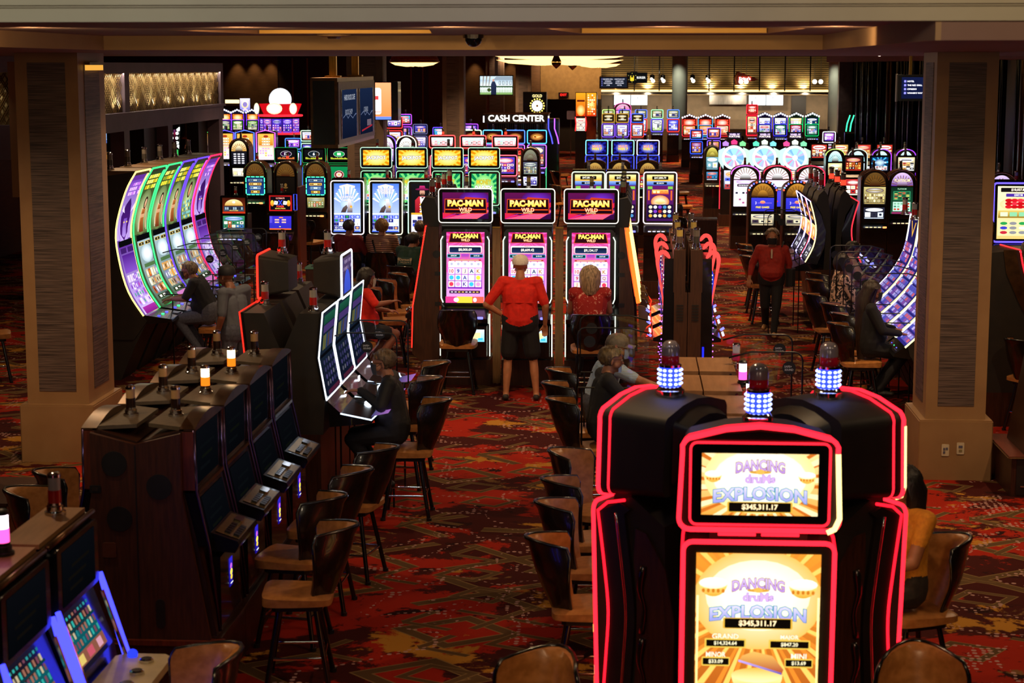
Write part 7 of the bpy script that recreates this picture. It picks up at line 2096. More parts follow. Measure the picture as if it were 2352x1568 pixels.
# wheel machines
def wheelfan(r):
 c = Cv(2 * r, 2 * r, '#e8f4ff'); rr_ = random.Random(5)
 for i in range(22): a = 2 * PI * i / 22; c.poly([(0, r), (r * .86 * math.cos(a), r + r * .86 * math.sin(a)), (r * .86 * math.cos(a + .29), r + r * .86 * math.sin(a + .29))], rr_.choice(['#a0ccf4', '#ee8ab0', '#b8b4f4', '#dce8f8', '#7ab0ec', '#a4dede']), bump=False)
 c.layer += 1; c.ell(0, r, r * .24, r * .24, '#ffffff', None, 16); return c
for i, x in enumerate((1687, 1757, 1827)):
 Yw = 48; zc = gz(360, Yw); r = .29
 t = thing('wheel_slot_machine', 'slot machine with a big pastel prize wheel, %s from the aisle' % NUM[i], 'slot machine', (gx(x, Yw), Yw, 0), 0, 'prize wheel machines')
 mk('base', MB().box(-.36, -.1, 0, .36, .5, .3), WOOD, t); mk('cabinet', MB().box(-.33, 0, .3, .33, .5, zc - .2), BLACK, t)
 mk('wheel_rim', MB().slab([(r * 1.08 * math.cos(q), zc + r * 1.08 * math.sin(q)) for q in [2 * PI * k / 28 for k in range(28)]], -.06, .2), glow('#f0f8ff', 1.5), t)
 wf = [(.86 * r * math.cos(q), r + .86 * r * math.sin(q)) for q in [2 * PI * k / 28 for k in range(28)]]
 if 'wheel' not in ARTC:
  c = wheelfan(r); c2 = Cv(.01, .01, '#ffffff'); c.v = c.v[4:]; c.c = c.c[4:]; c.f = [tuple(j - 4 for j in f) for f in c.f[1:]]; c.mi = c.mi[1:]; ARTC['wheel'] = c.mesh('prize_wheel')
 ob('prize_wheel', ARTC['wheel'], t, T(0, -.062, zc - r))
 for sx in (-1, 1):
  mk('wing', MB().slab([(sx * .27, zc - .30), (sx * .40, zc - .1), (sx * .40, zc + .18), (sx * .24, zc + .26)], -.03, .1), glow('#d0f4f0' if sx < 0 else '#d0fae0', 1.2), t)
  mk('side_tube', MB().tube([(sx * .36, -.02, .45), (sx * .36, -.02, zc - .25)], .012, 6), glow('#ff2a3a', 2.5), t)
 for k, cc in enumerate((('#b080d0', '#ff3a7a', '#7ae08a'), ('#5ae0b0', '#e8ffe0', '#7ad8e0'), ('#ff4a8a', '#f4ffe8', '#7ae0a0'))[i]):
  u = k - 1
  mk('gem', MB().slab([(u * .22 - .07, zc + .30 + .04 * (k == 1)), (u * .22 + .07, zc + .30 + .04 * (k == 1)), (u * .22 + .08, zc + .38 + .04 * (k == 1)), (u * .22, zc + .43 + .04 * (k == 1)), (u * .22 - .08, zc + .38 + .04 * (k == 1))], -.04, .08), glow(cc, 1.6), t)
 mk('sign_box', MB().slab([(-.15, zc + .48), (.15, zc + .48), (.21, zc + .66), (-.21, zc + .66)], -.03, .12), BLACK, t)
 c = Cv(.30, .14, '#1a1230'); c.text('WHEEL OF', 0, .10, .045, '#ffe8ff', .26, '#9a5ae0', .05, .03); c.text('FORTUNE', 0, .045, .05, '#fff4d8', .28, '#9a5ae0', .05, .03)
 scr(t, A('wof', lambda: c), 0, -.034, zc + .50, 0, 'sign_face'); scr(t, A('wofs', noise_art, .5, .5, ['#4a5ae0', '#e8a040', '#e0e0ff', '#c03a3a'], 80, 3, 6), 0, -.006, .95)
 mk('mount', MB().box(-.2, .05, zc - .25, .2, .3, zc + .50), BLACK, t)
# pink arch fronts below the wheels
def paytab(w, h, title=None):
 c = Cv(w, h, '#fff0ff', '#ffd8f8'); c.rect(-w * .46, h * .05, w * .46, h * .72, '#f8f0ff'); c.dots(-w * .44, h * .08, w * .44, h * .70, 6, 5, w * .05, h * .035, ['#2a2a3a', '#ffffff', '#b05a8a', '#fff0d0'])
 c.rr(0, h * .80, w * .7, h * .1, .02, '#2a2030'); c.dots(-w * .3, h * .77, w * .3, h * .83, 8, 1, w * .03, h * .02, ['#ffffff'], 'ell'); c.radial(0, h * .93, w * .4, h * .08, '#ffffff', '#c0a0e0'); return c
def luckblue(w, h):
 c = Cv(w, h, '#3a3ae0', '#5a4af0'); c.rect(-w * .5, h * .72, w * .5, h, '#e0f4ff', '#f8d0e8'); c.rect(-w * .45, h * .60, w * .45, h * .74, '#1a1420'); c.text('GOOD LUCK', 0, h * .67, h * .08, '#fff0e0', w * .7, '#c06a8a', .04, .02); c.ell(0, h * .2, w * .04, h * .03, '#ff2a4a', None, 8); return c
for i, x in enumerate((1714, 1788, 1864)):
 arch_slot(['rounded machine with a white pay table and violet neon arch, below the first prize wheel', 'rounded machine with a blue good-luck screen and red neon arch', 'rounded machine with a red neon arch behind the leaning bank'][i], (gx(x, 42), 42, 0), 0, gz(378, 42), .64, glass=('#ffe0f4', '#ffffff', None), scr1=A('pay', paytab, .52, .60) if i != 1 else A('luck', luckblue, .52, .60), s1h=.60, neon=['#e060ff', '#ff2a4a', '#ff2a4a'][i], group='rounded neon arch machines', ns=2.4, bea='clear')
def freeg(w, h):
 c = Cv(w, h, '#2a2ab0', '#3a3ad0'); c.text('3', -w * .3, h * .62, h * .2, '#e0d0ff', w * .1); c.rect(-w * .22, h * .6, w * .40, h * .63, '#a080e0'); c.ell(0, h * .68, w * .12, h * .12, '#e0506a', '#ffb060', 10); c.text('FREE GAMES', 0, h * .3, h * .14, '#ffe040', w * .6, '#1a1050', .05, .03); return c
for i, x in enumerate((1755, 1835)):
 arch_slot(['arch-top machine with a blue free-games screen and bulbs along its arch', 'bulb-arched machine half hidden behind the leaning bank'][i], (gx(x, 36), 36, 0), 0, gz(413, 36), .56, glass=('#3a1a10', '#c88a30', None), scr1=A('freeg', freeg, .44, .26), s1h=.26, scr2=A('reel3', noise_art, .44, .22, ['#f4e8c0', '#e8d0a0', '#3a2a3a'], 90, 3, 3), neon=None, beads=['#ff5a3a', '#5a6aff', '#e0a0ff', '#8ab0ff'], group='bulb-arched machines', bea='clear')
# right-hand rows by the pole wall
TB = ['#e8e8e8', '#c83a2a', '#f0e0b0', '#3a3a4a', '#d8a050']
pm_row('t', (1883, 1932, 1984, 2034), 50, 325, [(.40, .36, A('pt%d' % k, noise_art, .40, .36, TB, 100 + k, 4, 8, '#14141c')) for k in range(3)], (.38, .34, A('ptm', noise_art, .38, .34, ['#3a3ac0', '#e8e8f8', '#1a1a2a'], 110, 3, 3)), 1.1, .50, None, False, 'black square-topped machine with a bright pay table', 'square-topped pay-table machines', tilt_t=0)
for i, x in enumerate((1920, 1972, 2027, 2083)):
 arch_slot('black machine with a %s neon arch by the pole wall' % ['green', 'white', 'violet', 'purple and red'][i], (gx(x, 46), 46, 0), 0, gz(340, 46), .46, glass=('#8ad8e8', '#e0fff8', None), scr1=A('nn%d' % (i % 2), noise_art, .34, .3, ['#c8d8e0', '#e8e0a0', '#c0583a', '#5a8ac0'], 120 + i % 2, 4, 6), neon=['#b0d060', '#b8c8b8', '#a040ff', '#9a3aff'][i], body=BLACK, ns=2, rise=.16)
def cstar(w, h):
 c = Cv(w, h, '#06142a', '#0a3a6a'); c.rays(0, h * .6, 10, w * .5, '#4ac0ff', .3); c.radial(0, h * .6, w * .3, h * .3, '#d8f8ff', '#0a4a8a'); c.text('CRYSTAL STAR', 0, h * .62, h * .14, '#d8f4ff', w * .8, '#0a2a5a', .05, .03); c.rect(-w * .44, h * .06, w * .44, h * .36, '#d8d0d0'); c.dots(-w * .42, h * .08, w * .42, h * .34, 5, 3, w * .06, h * .03, ['#b01a20', '#1a1a20', '#e8e8e8']); return c
pm_row('u', (1963, 2024, 2085), 41, 352, [(.36, .30, A('u0', noise_art, .36, .30, ['#e06a1a', '#c02a1a', '#e0a040', '#3a1a10'], 130, 5, 6)), (.36, .30, A('u1', cstar, .36, .30)), (.36, .30, A('u2', noise_art, .36, .30, TB, 131, 4, 8))], (.34, .36, A('u3', noise_art, .34, .36, ['#fff4d8', '#c02a2a', '#3a3a4a'], 132, 3, 4)), 1.28, .46, None, False, ['square-topped machine with an orange pay screen', 'square-topped machine with a blue star screen', 'square-topped machine with a white pay table, nearest the stone column'], 'square-topped star machines', tilt_t=0)
def greenpay(w, h):
 c = Cv(w, h, '#1a4a30', '#0c2418'); c.text('PLATINUM', 0, h * .93, h * .05, '#a8d8b0', w * .6); c.rr(0, h * .68, w * .8, h * .34, .01, '#2a7a50'); c.dots(-w * .36, h * .54, w * .36, h * .82, 4, 6, w * .07, h * .013, ['#e0d060', '#d0402a', '#101810']); c.rect(-w * .4, h * .1, w * .4, h * .45, '#b8e8d0'); c.dots(-w * .38, h * .12, w * .38, h * .43, 5, 3, w * .06, h * .035, ['#3a7a60', '#c03a2a', '#e8f8f0', '#7ab090'], 'ell'); c.rect(-w * .45, 0, w * .45, h * .07, '#8a2a5a'); return c
def plat(w): return None
for i, x in enumerate((2013, 2076)):
 t = arch_slot(['brown arch-top machine with a striped gold pay glass', 'brown arch-top machine with a green pay screen'][i], (gx(x, 36), 36, 0), 0, gz(387, 36), .54, glass=[('#201008', '#6a4a20', None), ('#5a2a8a', '#e8c8ff', 'PLATINUM')][i], scr1=A('gst', noise_art, .42, .34, ['#c8b878', '#e8d8a0', '#5a3a20', '#a08a50'], 140, 9, 6) if not i else A('grp', greenpay, .42, .52), s1h=.34 if not i else .52, scr2=A('gs2', noise_art, .40, .22, ['#f8fcff', '#d8e8ff', '#2a2a3a'], 141, 3, 2) if not i else None, body=BRONZE, group='brown arch-top machines by the column')
t = arch_slot('green and gold arch-top machine at the aisle end of the prize wheels', (gx(1637, 50), 50, 0), 0, gz(333, 50), .44, glass=('#6a6a10', '#e0d060', None), scr1=A('la', noise_art, .32, .34, ['#d8e8f0', '#7ab0c0', '#e8e0c0'], 150, 2, 2), scr2=A('la2', noise_art, .30, .22, ['#e8e8f0', '#c03a2a', '#3a8ac0'], 151, 2, 3))
# far line in front of the food counter
pm_row('f', (1397, 1434, 1472, 1509, 1546), 80, 251, (.40, .26, A('ff', noise_art, .40, .26, ['#a0a060', '#4a4a8a', '#e8e0c0'], 160, 3, 2)), [(.40, .44, A('ff%d' % k, noise_art, .40, .44, [['#c8e8a0', '#4a4a6a'], ['#5a5aff', '#c8c8ff', '#2a2a8a'], ['#4a5aff', '#e8e8ff', '#fff0d8']][k] + ['#ffffff'], 161 + k, 4, 6)) for k in range(3)], gz(251, 80) - .92, .54, ['#c0ff80', '#5a5aff', '#5a7aff', '#a0ffb0', '#5a8aff'], ['#e0f080', '#4a4aff', '#ff4a4a', '#6a5aff', '#ff3a3a'], 'small bright machine in front of the food counter', 'small machines at the food counter', ns=2, rad=.018)
pm_row('g', (1397, 1429, 1464), 70, 260, (.36, .22, A('gg', noise_art, .36, .22, ['#c8a040', '#3a2a10', '#e8d8a0'], 170, 1, 6)), (.36, .40, A('gg2', noise_art, .36, .40, ['#5a3ac0', '#c05a3a', '#e8e8ff'], 171, 4, 4)), gz(260, 70) - .86, .50, ['#c8963a', '#c8963a', '#3a6aff'], ['#8a5aff', '#8a5aff', '#ff4a3a'], 'gold-framed machine before the small bright ones', 'gold-framed small machines', ns=1.4, rad=.016)
arch_slot('pink glowing round machine before the menu screens', (gx(1430, 84), 84, 0), 0, gz(236, 84), .74, glass=('#ff6ac0', '#ffd0f0', None), scr1=A('pk', noise_art, .6, .3, ['#ff9ad8', '#8ad8ff', '#ffffff'], 180), neon='#ff5ab8', body=pm('pink_shell', '#c03a80', None, .4), ns=1.8)
def redtall(label, px, Y, ytop, w, group=None):
 z = gz(ytop, Y)
 return video_slot(label, (gx(px, Y), Y, 0), 0, (w, .30, A('rt%d' % int(w * 100), noise_art, w, .30, ['#e04a3a', '#ffd0c0', '#fff'[:1] + 'ffffff'], 190, 4, 2, '#a01018')), (w, .75, A('rtm%d' % int(w * 100), noise_art, w, .75, ['#e05a3a', '#ffe0a0', '#3a2a2a', '#fff0d8'], 191, 3, 6, '#8a1018')), z, z - 1.28, w + .14, .3, '#ff2030', '#ff2030', group=group, ns=2.2, rad=.02)
redtall('tall all-red machine beside the blue gabled machines', 1727, 80, 240, .36)
# twin tower, gold wheel
t = thing('tower_slot_machine', 'tall twin gold-screen tower with an orange flame side', 'slot machine', (gx(1346, 72), 72, 0)); zt = gz(212, 72)
mk('cabinet', MB().box(-.42, .05, 0, .42, .6, zt), BLACK, t)
def fl(w, h, k): c = Cv(w, h, '#c82a10', '#f0a020'); c.radial(0, h * (.25 if k else .5), w * .42, h * .24, '#fff0a0', '#f08a20'); c.dots(-w * .4, h * .05, w * .4, h * .95, 4, 9, w * .08, h * .035, ['#ffe080', '#f0a030', '#e05a1a', '#fff8d0'], 'ell') if not k else c.rect(-w * .4, h * .62, w * .4, h * .70, '#5a1a10'); return c
for k, x0 in ((1, -.21), (0, .20)): scr(t, A('fl%d' % k, fl, .38, .9, k), x0, .04, zt - .92, 0, 'tall_screen')
scr(t, A('flb', noise_art, .36, .5, ['#e8d0c0', '#c85a4a', '#fff0e0'], 200, 3, 4), -.21, .04, zt - 1.5)
for x0 in (-.42, -.02): mk('curl_tube', MB().tube([(x0, .03, zt - .95), (x0 + .03, 0, zt - 1.2), (x0, -.02, zt - 1.5)], .02, 6), glow('#ff2a2a', 2.5), t)
mk('flame_panel', MB().box(.02, .02, .4, .40, .05, zt - .95), pm('flame_panel', '#b0501a', '#5a1a0a', .5, 0, 3), t)
t = thing('gold_wheel_machine', 'black tower with a bulb-ringed white wheel and gold letters', 'slot machine', (gx(1228, 75), 75, 0)); zt = gz(211, 75)
mk('cabinet', MB().box(-.48, .05, 0, .48, .7, zt), BLACK, t)
zw = gz(243, 75)
mk('wheel_disc', MB().slab([(.10 + .22 * math.cos(q), zw + .22 * math.sin(q)) for q in [2 * PI * i / 20 for i in range(20)]], 0, .05), glow('#fff8f0', 2), t)
mk('wheel_hub', MB().ball((.10, 0, zw), .05), BRASS, t)
for i in range(16): q = 2 * PI * i / 16; mk('bulb', MB().ball((.10 + .28 * math.cos(q), .03, zw + .28 * math.sin(q)), .03, n=6, m=4), glow('#ffe060', 3), t)
c = Cv(.5, .2, '#0a0a08'); c.text('GOLD', 0, .1, .12, '#ffe8a0', .4, '#a08a30', .05, .03); scr(t, c, .10, .03, zt - .26, 0, 'sign_face')
# green crescent machine, purple tube machine, bead light towers
t = thing('crescent_machine', 'dark machine with two green crescent tubes by the pole wall', 'slot machine', (gx(1950, 62), 62, 0))
mk('cabinet', MB().prism_x([(0, 0), (0, .9), (.12, 1.9), (.3, 1.95), (.4, 0)], -.12, .2), BLACK, t)
for k in (0, 1): mk('crescent_tube', MB().tube([(-.10 + .13 * k, -.02, gz(300, 62)), (-.07 + .13 * k, -.04, gz(282, 62)), (.02 + .13 * k, -.03, gz(263, 62))], .022, 6), glow('#3affa0', 2.6), t, smooth=True)
for i, x in enumerate((1262, 1276)):
 t = thing('curved_slot_machine', 'slim machine with %s tube beside the cash counter' % ['a blue wavy', 'a violet wavy'][i], 'slot machine', (gx(x, 56), 56, 0), 0, 'wavy tube machines')
 mk('cabinet', MB().box(-.08, .02, 0, .10, .5, gz(272, 56)), BLACK, t)
 mk('wavy_tube', MB().tube([(-.03, 0, gz(272, 56)), (-.03, -.02, gz(295, 56)), (.06, -.03, gz(315, 56)), (.10, -.02, gz(330, 56))], .02, 6), glow(['#4a4aff', '#a050ff'][i], 2.6), t, smooth=True)
for i, x in enumerate((388, 412)):
 t = thing('bead_light_machine', 'dark machine with a white bulb oval and green stalk, %s' % ['nearer the pillar', 'by the draped post'][i], 'slot machine', (gx(x, 58), 58, 0), 0, 'bulb oval machines')
 mk('cabinet', MB().box(-.13, .05, 0, .13, .4, gz(300, 58)), BLACK, t)
 for k in range(12):
  q = 2 * PI * k / 12
  mk('bulb', MB().ball((.09 * math.cos(q), 0, gz(319, 58) + .30 * math.sin(q)), .05, n=6, m=4), glow('#f4fff8', 2.4), t)
 for sx in (-1, 1): mk('stalk_tube', MB().tube([(sx * .08, 0, .5), (sx * .08, 0, gz(346, 58))], .02, 6), glow('#3ad060', 1.2), t)
# fillers between rows: plain small machines seen only by their lit heads
r = random.Random(11)
for i, (x, Yf, yt, w_, lb) in enumerate(((1080, 60, 284, .5, 'violet-framed machine beside the cash counter'), (1640, 62, 292, .44, 'small violet machine beside the red gabled ones'), (1600, 66, 296, .44, 'small machine by the dark aisle column'), (672, 58, 318, .5, 'blue-framed machine under the moon display'), (705, 60, 300, .42, 'green-white machine beside the directory box'), (930, 62, 262, .44, 'violet machine behind the orange poster'), (905, 56, 268, .5, 'red machine behind the orange poster'), (965, 66, 285, .5, 'dark grey-screened machine by the rear column'), (1010, 66, 292, .5, 'dim machine near the rear column'), (1905, 60, 300, .4, 'white-lit machine before the food counter, pole-wall side'))):
 pm_row('z', (x,), Yf, yt, (w_ - .1, .24, A('z%d' % i, noise_art, w_ - .1, .24, [['#c878ff', '#ffffff', '#5a3ac0'], ['#e8e8ff', '#ff8a6a', '#4a4ac0'], ['#4ac0ff', '#ffffff', '#e05a5a']][i % 3], 300 + i, 4, 2)), (w_ - .12, .34, A('zm%d' % i, noise_art, w_ - .12, .34, ['#e8d8ff', '#5a4ac0', '#e0a050', '#c04a5a'], 320 + i, 4, 4)), gz(yt, Yf) - .84, w_ + .04, ['#b04aff', '#8a5aff', '#3a5aff', '#4a8aff', '#c8ffd0', '#c050ff', '#ff3a3a', '#5a5a8a', '#6a4aff', '#f0f0ff'][i], None, [lb], None, ns=1.8, rad=.014)
# strawberry screen at the right edge, neighbour with platinum arch
def straw(w, h):
 c = Cv(w, h, '#e8c070', '#fff0c0'); c.rr(0, h * .93, w * .85, h * .08, .008, '#141010'); c.text('$10,037.88', 0, h * .93, h * .055, '#fff8e8', w * .74, '#b07a20', .05, .03); c.rr(0, h * .83, w * .6, h * .06, .008, '#4a2a9a'); c.text('$307.98', 0, h * .83, h * .042, '#fff', w * .4) if 0 else c.text('$307.98', 0, h * .83, h * .042, '#ffffff', w * .4)
 c.radial(0, h * .66, w * .45, h * .13, '#fff0d8', '#f0d090'); c.dots(-w * .3, h * .58, w * .4, h * .76, 5, 3, w * .09, h * .035, ['#d01824', '#e83040', '#c01018'], 'ell'); c.rect(-w * .48, h * .40, w * .48, h * .54, '#8a6a1a', '#e0c060'); c.dots(-w * .45, h * .42, w * .45, h * .52, 4, 1, w * .09, h * .04, ['#d8f0c0', '#f8e060', '#8ad0a0']); c.rect(-w * .48, h * .06, w * .48, h * .36, '#e8d8a0'); c.dots(-w * .45, h * .08, w * .45, h * .34, 4, 3, w * .09, h * .03, ['#2a9a4a', '#c0283a', '#3a3ac0', '#f0f0e0', '#8a8a90'], 'ell'); return c
video_slot('portrait machine with a strawberry jackpot screen at the pole wall side', (gx(2346, 28.2), 28.2, 0), 0, None, (.62, .80, A('straw', straw, .62, .80)), 2.38, 1.52, .78, .3, '#b050ff', '#5a4aff', bea='clear', ns=2.6, rad=.016, tilt_m=.04)
arch_slot('violet platinum arch-top machine behind the strawberry screen', (gx(2305, 34), 34, 0), 0, gz(392, 34), .54, glass=('#5a2a8a', '#e0c8ff', 'PLATINUM'), scr1=A('grp', greenpay, .42, .52), s1h=.52)
# ================================================================== WALLS AND FITTINGS AT THE BACK
YB = 95
sbox('wall_left', -45, 26, 0, -44.8, 100, ZB, DARKW)
sbox('wall_right', 39.8, 26, 0, 40, 100, ZB, DARKW)
# brown rear wall, dark panel bay, tan wall with the dark exit portal, food hall
xa, xb, xc, xd = gx(480, 88), gx(640, 88), gx(1010, 88), gx(1240, 88)
sbox('wall_back', -45, 88, 0, xb, 88.3, ZB, BROWNW)
sbox('wall_back', xb, 88.05, 0, gx(985, 88), 88.4, ZB, DARKW)
for x in (674, 708, 945, 972):
 sbox('trim_3', gx(x, 88) - .03, 88.0, 0, gx(x, 88) + .03, 88.05, ZB - .3, STONE)
sbox('wall_back', gx(985, 88), 88, 0, xd, 88.3, ZB, BROWNW)
sbox('wall_back', xd, 88.6, 2.55, gx(1380, 88.6), 88.9, ZB, TANW)
sbox('wall_back', xd, 90, 0, gx(1380, 90), 90.2, 2.7, DARKW)
for i, px in enumerate((545, 584, 622, 1090, 1172)):
 x = gx(px, 87.6)
 t = thing('ceiling_wall_washer', 'small recessed downlight grazing the brown rear wall, %s from the lattice bar' % NUM[i], 'ceiling light', (x, 87.6, ZB - .02), 0, 'rear wall downlights')
 mk('trim_ring', MB().lathe([(.12, -.02), (.12, .02), (.08, .02)], 12), STEEL, t)
 l = spot(x, 87.6, ZB - .1, 90, (1, .66, .28), 60, .05, aim=(x, 88.0, 2.6))
for px in (1275, 1400):
 spot(gx(px, 86.5), 86.5, ZB - .1, 420, (1, .68, .34), 110, .1, aim=(gx(px, 88), 88.6, 3.4))  # two spots added only to lift the tan wall, no fixtures
# exit sign
t = thing('exit_sign', 'red lit exit sign over the dark rear doorway', 'sign', (gx(1293, 88), 88.55, gz(221, 88)))
mk('sign_case', MB().box(-.24, -.05, -.04, .24, .02, .18), BLACK, t)
c = Cv(.4, .15, '#180404'); c.text('EXIT', 0, .075, .11, '#ff2a20', .36); scr(t, c, 0, -.052, -.01, 0, 'sign_face', 1.6)
t = thing('easel_board', 'pale notice board on a stand in front of the dark doorway', 'sign', (gx(1311, 82), 82, 0))
mk('panel', MB().slab(rrect(.36, .38, .04, 3, 0, gz(264, 82)), -.02, .02), pm('pale_board', '#8a7a90', None, .5), t); mk('pole', MB().box(-.02, .02, 0, .02, .05, gz(272, 82)), STEEL, t); mk('foot', MB().box(-.2, -.15, 0, .2, .15, .03), STEEL, t)
# cash counter
Yc = 62; x0, x1 = gx(1113, Yc), gx(1259, Yc); xm = (x0 + x1) / 2; w_ = x1 - x0
t = thing('cash_kiosk', 'dark cashier kiosk with white lit letters across its fascia', 'kiosk', (xm, Yc, 0))
KD = pm('kiosk_bronze', '#3a2c22', '#30241c', .4, .3)
mk('fascia', MB().box(-w_ / 2, -.1, gz(283, Yc), w_ / 2, 1.2, gz(262, Yc)), KD, t); mk('top_rail', MB().box(-w_ / 2 - .03, -.14, gz(262, Yc), w_ / 2 + .03, 1.25, gz(260, Yc)), STONE, t)
mk('counter', MB().box(-w_ / 2 + .1, 0, 0, w_ / 2 - .1, 1.1, 1.1), WOOD, t); mk('core', MB().box(-w_ / 2 + .1, .4, 1.1, w_ / 2 - .1, 1.1, gz(283, Yc)), DARKW, t)
for i in range(26): mk('pleat', MB().box(-w_ / 2 + .1 + (w_ - .2) * i / 26, .02, 1.15, -w_ / 2 + .1 + (w_ - .2) * (i + .6) / 26, .08, gz(283, Yc)), SHELL, t)
for sx in (-1, 1): mk('end_light', MB().box(sx * (w_ / 2 + .02) - .02, -.12, gz(281, Yc), sx * (w_ / 2 + .02) + .02, -.08, gz(266, Yc)), glow('#f0f0ff', 2.5), t)
cu = bpy.data.curves.new('l', 'FONT'); cu.body = 'CASH CENTER'; cu.extrude = .02; cu.offset = .006; cu.align_x = 'CENTER'; cu.size = .29; cu.resolution_u = 3
o = bpy.data.objects.new('l', cu); COL.objects.link(o); me = bpy.data.meshes.new_from_object(o); bpy.data.objects.remove(o)
me.materials.clear(); me.materials.append(glow('#fffaf0', 2.2)); me.name = 'lettering'
ob('lettering', me, t, T(.0, -.13, gz(278, Yc)) @ RX(PI / 2))
# television over the kiosk
Yt = 58; cxt = gx(1140, Yt); tw, th_ = gx(1177, Yt) - gx(1103, Yt), gz(175, Yt) - gz(217, Yt)
t = thing('television', 'wall screen showing a white house, picket fence and a man in a dark coat', 'television', (cxt, Yt, gz(217, Yt)))
mk('case', MB().box(-tw / 2 - .03, .0, -.03, tw / 2 + .03, .08, th_ + .03), BLACK, t); mk('hanger', MB().box(-.05, .02, th_ + .03, .05, .08, ZB - gz(217, Yt)), STEEL, t)
c = Cv(tw, th_, '#7aa050', '#c8dce8'); c.rect(-tw * .5, th_ * .42, tw * .5, th_ * .8, '#e8f0f4', '#a8c0d0'); c.poly([(-.1 * tw, th_ * .78), (.5 * tw, th_ * .78), (.5 * tw, th_ * .98), (.0, th_ * .98)], '#8a9aa8')
for k in range(4): c.rect(tw * (.08 + .11 * k), th_ * .52, tw * (.14 + .11 * k), th_ * .74, '#3a4a58'); c.rect(tw * (.095 + .11 * k), th_ * .54, tw * (.125 + .11 * k), th_ * .72, '#d8e8f0')
c.rect(-tw * .5, th_ * .38, tw * .5, th_ * .47, '#2a4a2a')
for k in range(20): c.rect(tw * (-.49 + .05 * k), th_ * .12, tw * (-.465 + .05 * k), th_ * .40, '#f4f8fc')
c.rect(-tw * .5, th_ * .30, tw * .5, th_ * .33, '#f4f8fc'); c.ell(-tw * .22, th_ * .25, tw * .06, th_ * .1, '#3a4a20')
for k in range(3): c.poly([(-tw * (.42 - .09 * k), th_ * .45), (-tw * (.40 - .09 * k), th_ * .45), (-tw * (.37 - .1 * k), th_), (-tw * (.41 - .1 * k), th_)], '#8a8278')
c.poly([(-tw * .16, 0), (-.0, 0), (.01 * tw, th_ * .5), (-.04 * tw, th_ * .72), (-.12 * tw, th_ * .72), (-.16 * tw, th_ * .55)], '#1a2036', '#242c48'); c.ell(-.085 * tw, th_ * .78, .03 * tw, th_ * .07, '#c89078', None, 12)
scr(t, c, 0, -.003, 0, 0)
# orange poster on the pillar
Yo = 39.5; xo = gx(881, Yo); wo = gx(899, Yo) - gx(863, Yo); zo, zo2 = gz(275, Yo), gz(190, Yo)
t = thing('digital_poster', 'bright orange digital poster panel with a white card, mounted beside the brown pillar', 'sign', (xo, Yo, zo))
mk('case', MB().box(-wo / 2 - .02, 0, -.02, wo / 2 + .15, .5, zo2 - zo + .02), BLACK, t)
c = Cv(wo, zo2 - zo, '#ff7a3a', '#ff9a68'); c.rect(-wo * .5, 0, wo * .5, (zo2 - zo) * .08, '#5a7ae0'); c.rr(-wo * .4, (zo2 - zo) * .5, wo * .55, (zo2 - zo) * .72, .05, '#fff0e8'); c.rect(-wo * .5, (zo2 - zo) * .2, -wo * .14, (zo2 - zo) * .215, '#d84a3a'); c.rect(-wo * .5, (zo2 - zo) * .54, -wo * .3, (zo2 - zo) * .64, '#d83a3a')
scr(t, c, 0, -.003, 0, 0, 'screen', 1.3)
mk('bracket', MB().box(-wo / 2 - .35, .2, .3, -wo / 2 - .02, .35, .5), STEEL, t)
# hanging directory box
t = thing('hanging_directory', 'hanging directory box with a blank black end and two dim screens, on brass straps', 'sign', (-5.07, 32.15, 0))
zt0, zt1 = 2.80, 3.95
mk('box', MB().box(-.225, -2.12, zt0, .225, 2.12, zt1), BRONZE, t)
mk('end_panel', MB().box(-.18, -2.14, zt0 + .06, .18, -2.11, zt1 - .05), BLACK, t)
mk('side_panel', MB().box(.22, -2.10, zt0 + .06, .24, 2.1, zt1 - .07), pm('grey_mauve_panel', '#6a6070', None, .4), t)
def direc(l1, l2, wv):
 c = Cv(1.5, .86, '#101830', '#1c2a4a')
 c.text(l1, 0, .72, .10, '#b8c0d0', 1.2); c.text(l2, -.1, .46, .10, '#98a0b4', .8)
 c.poly([(-.7, .36), (-.4, .42), (-.2, .34), (0, .40), (.3, .33), (.6, .42), (.7, .40), (.7, .41), (.3, .345), (0, .415), (-.2, .355), (-.4, .435), (-.7, .375)], '#7a88b0')
 if wv: c.poly([(-.6, .05), (.6, .12), (.62, .15), (-.6, .08)], '#c02a3a'); c.rect(.0, .14, .5, .26, '#7a6a7a')
 return c
for k, (y, a) in enumerate(((-1.0, direc('HARD ROCK CAFE', 'ROCK SHOP', 0)), (1.0, direc('REVOLVE', 'ROCK BAR', 1) if 0 else direc('', 'CASINO', 1)))):
 f = mk('screen_surround', MB().box(.235, y - .85, zt0 + .14, .25, y + .85, zt1 - .2), BLACK, t)
 scr(f, a, 0, 0, 0, M=T(.253, y, zt0 + .14) @ RZ(PI / 2) @ Matrix.Diagonal((1.06, 1, .94, 1)), gain=.55)
for y in (-1.15, 1.35):
 mk('strap', MB().box(-.06, y - .05, zt1, .06, y + .05, ZB + .01), BRASS, t); mk('strap_foot', MB().box(-.13, y - .1, zt1, .13, y + .1, zt1 + .03), BRASS, t)
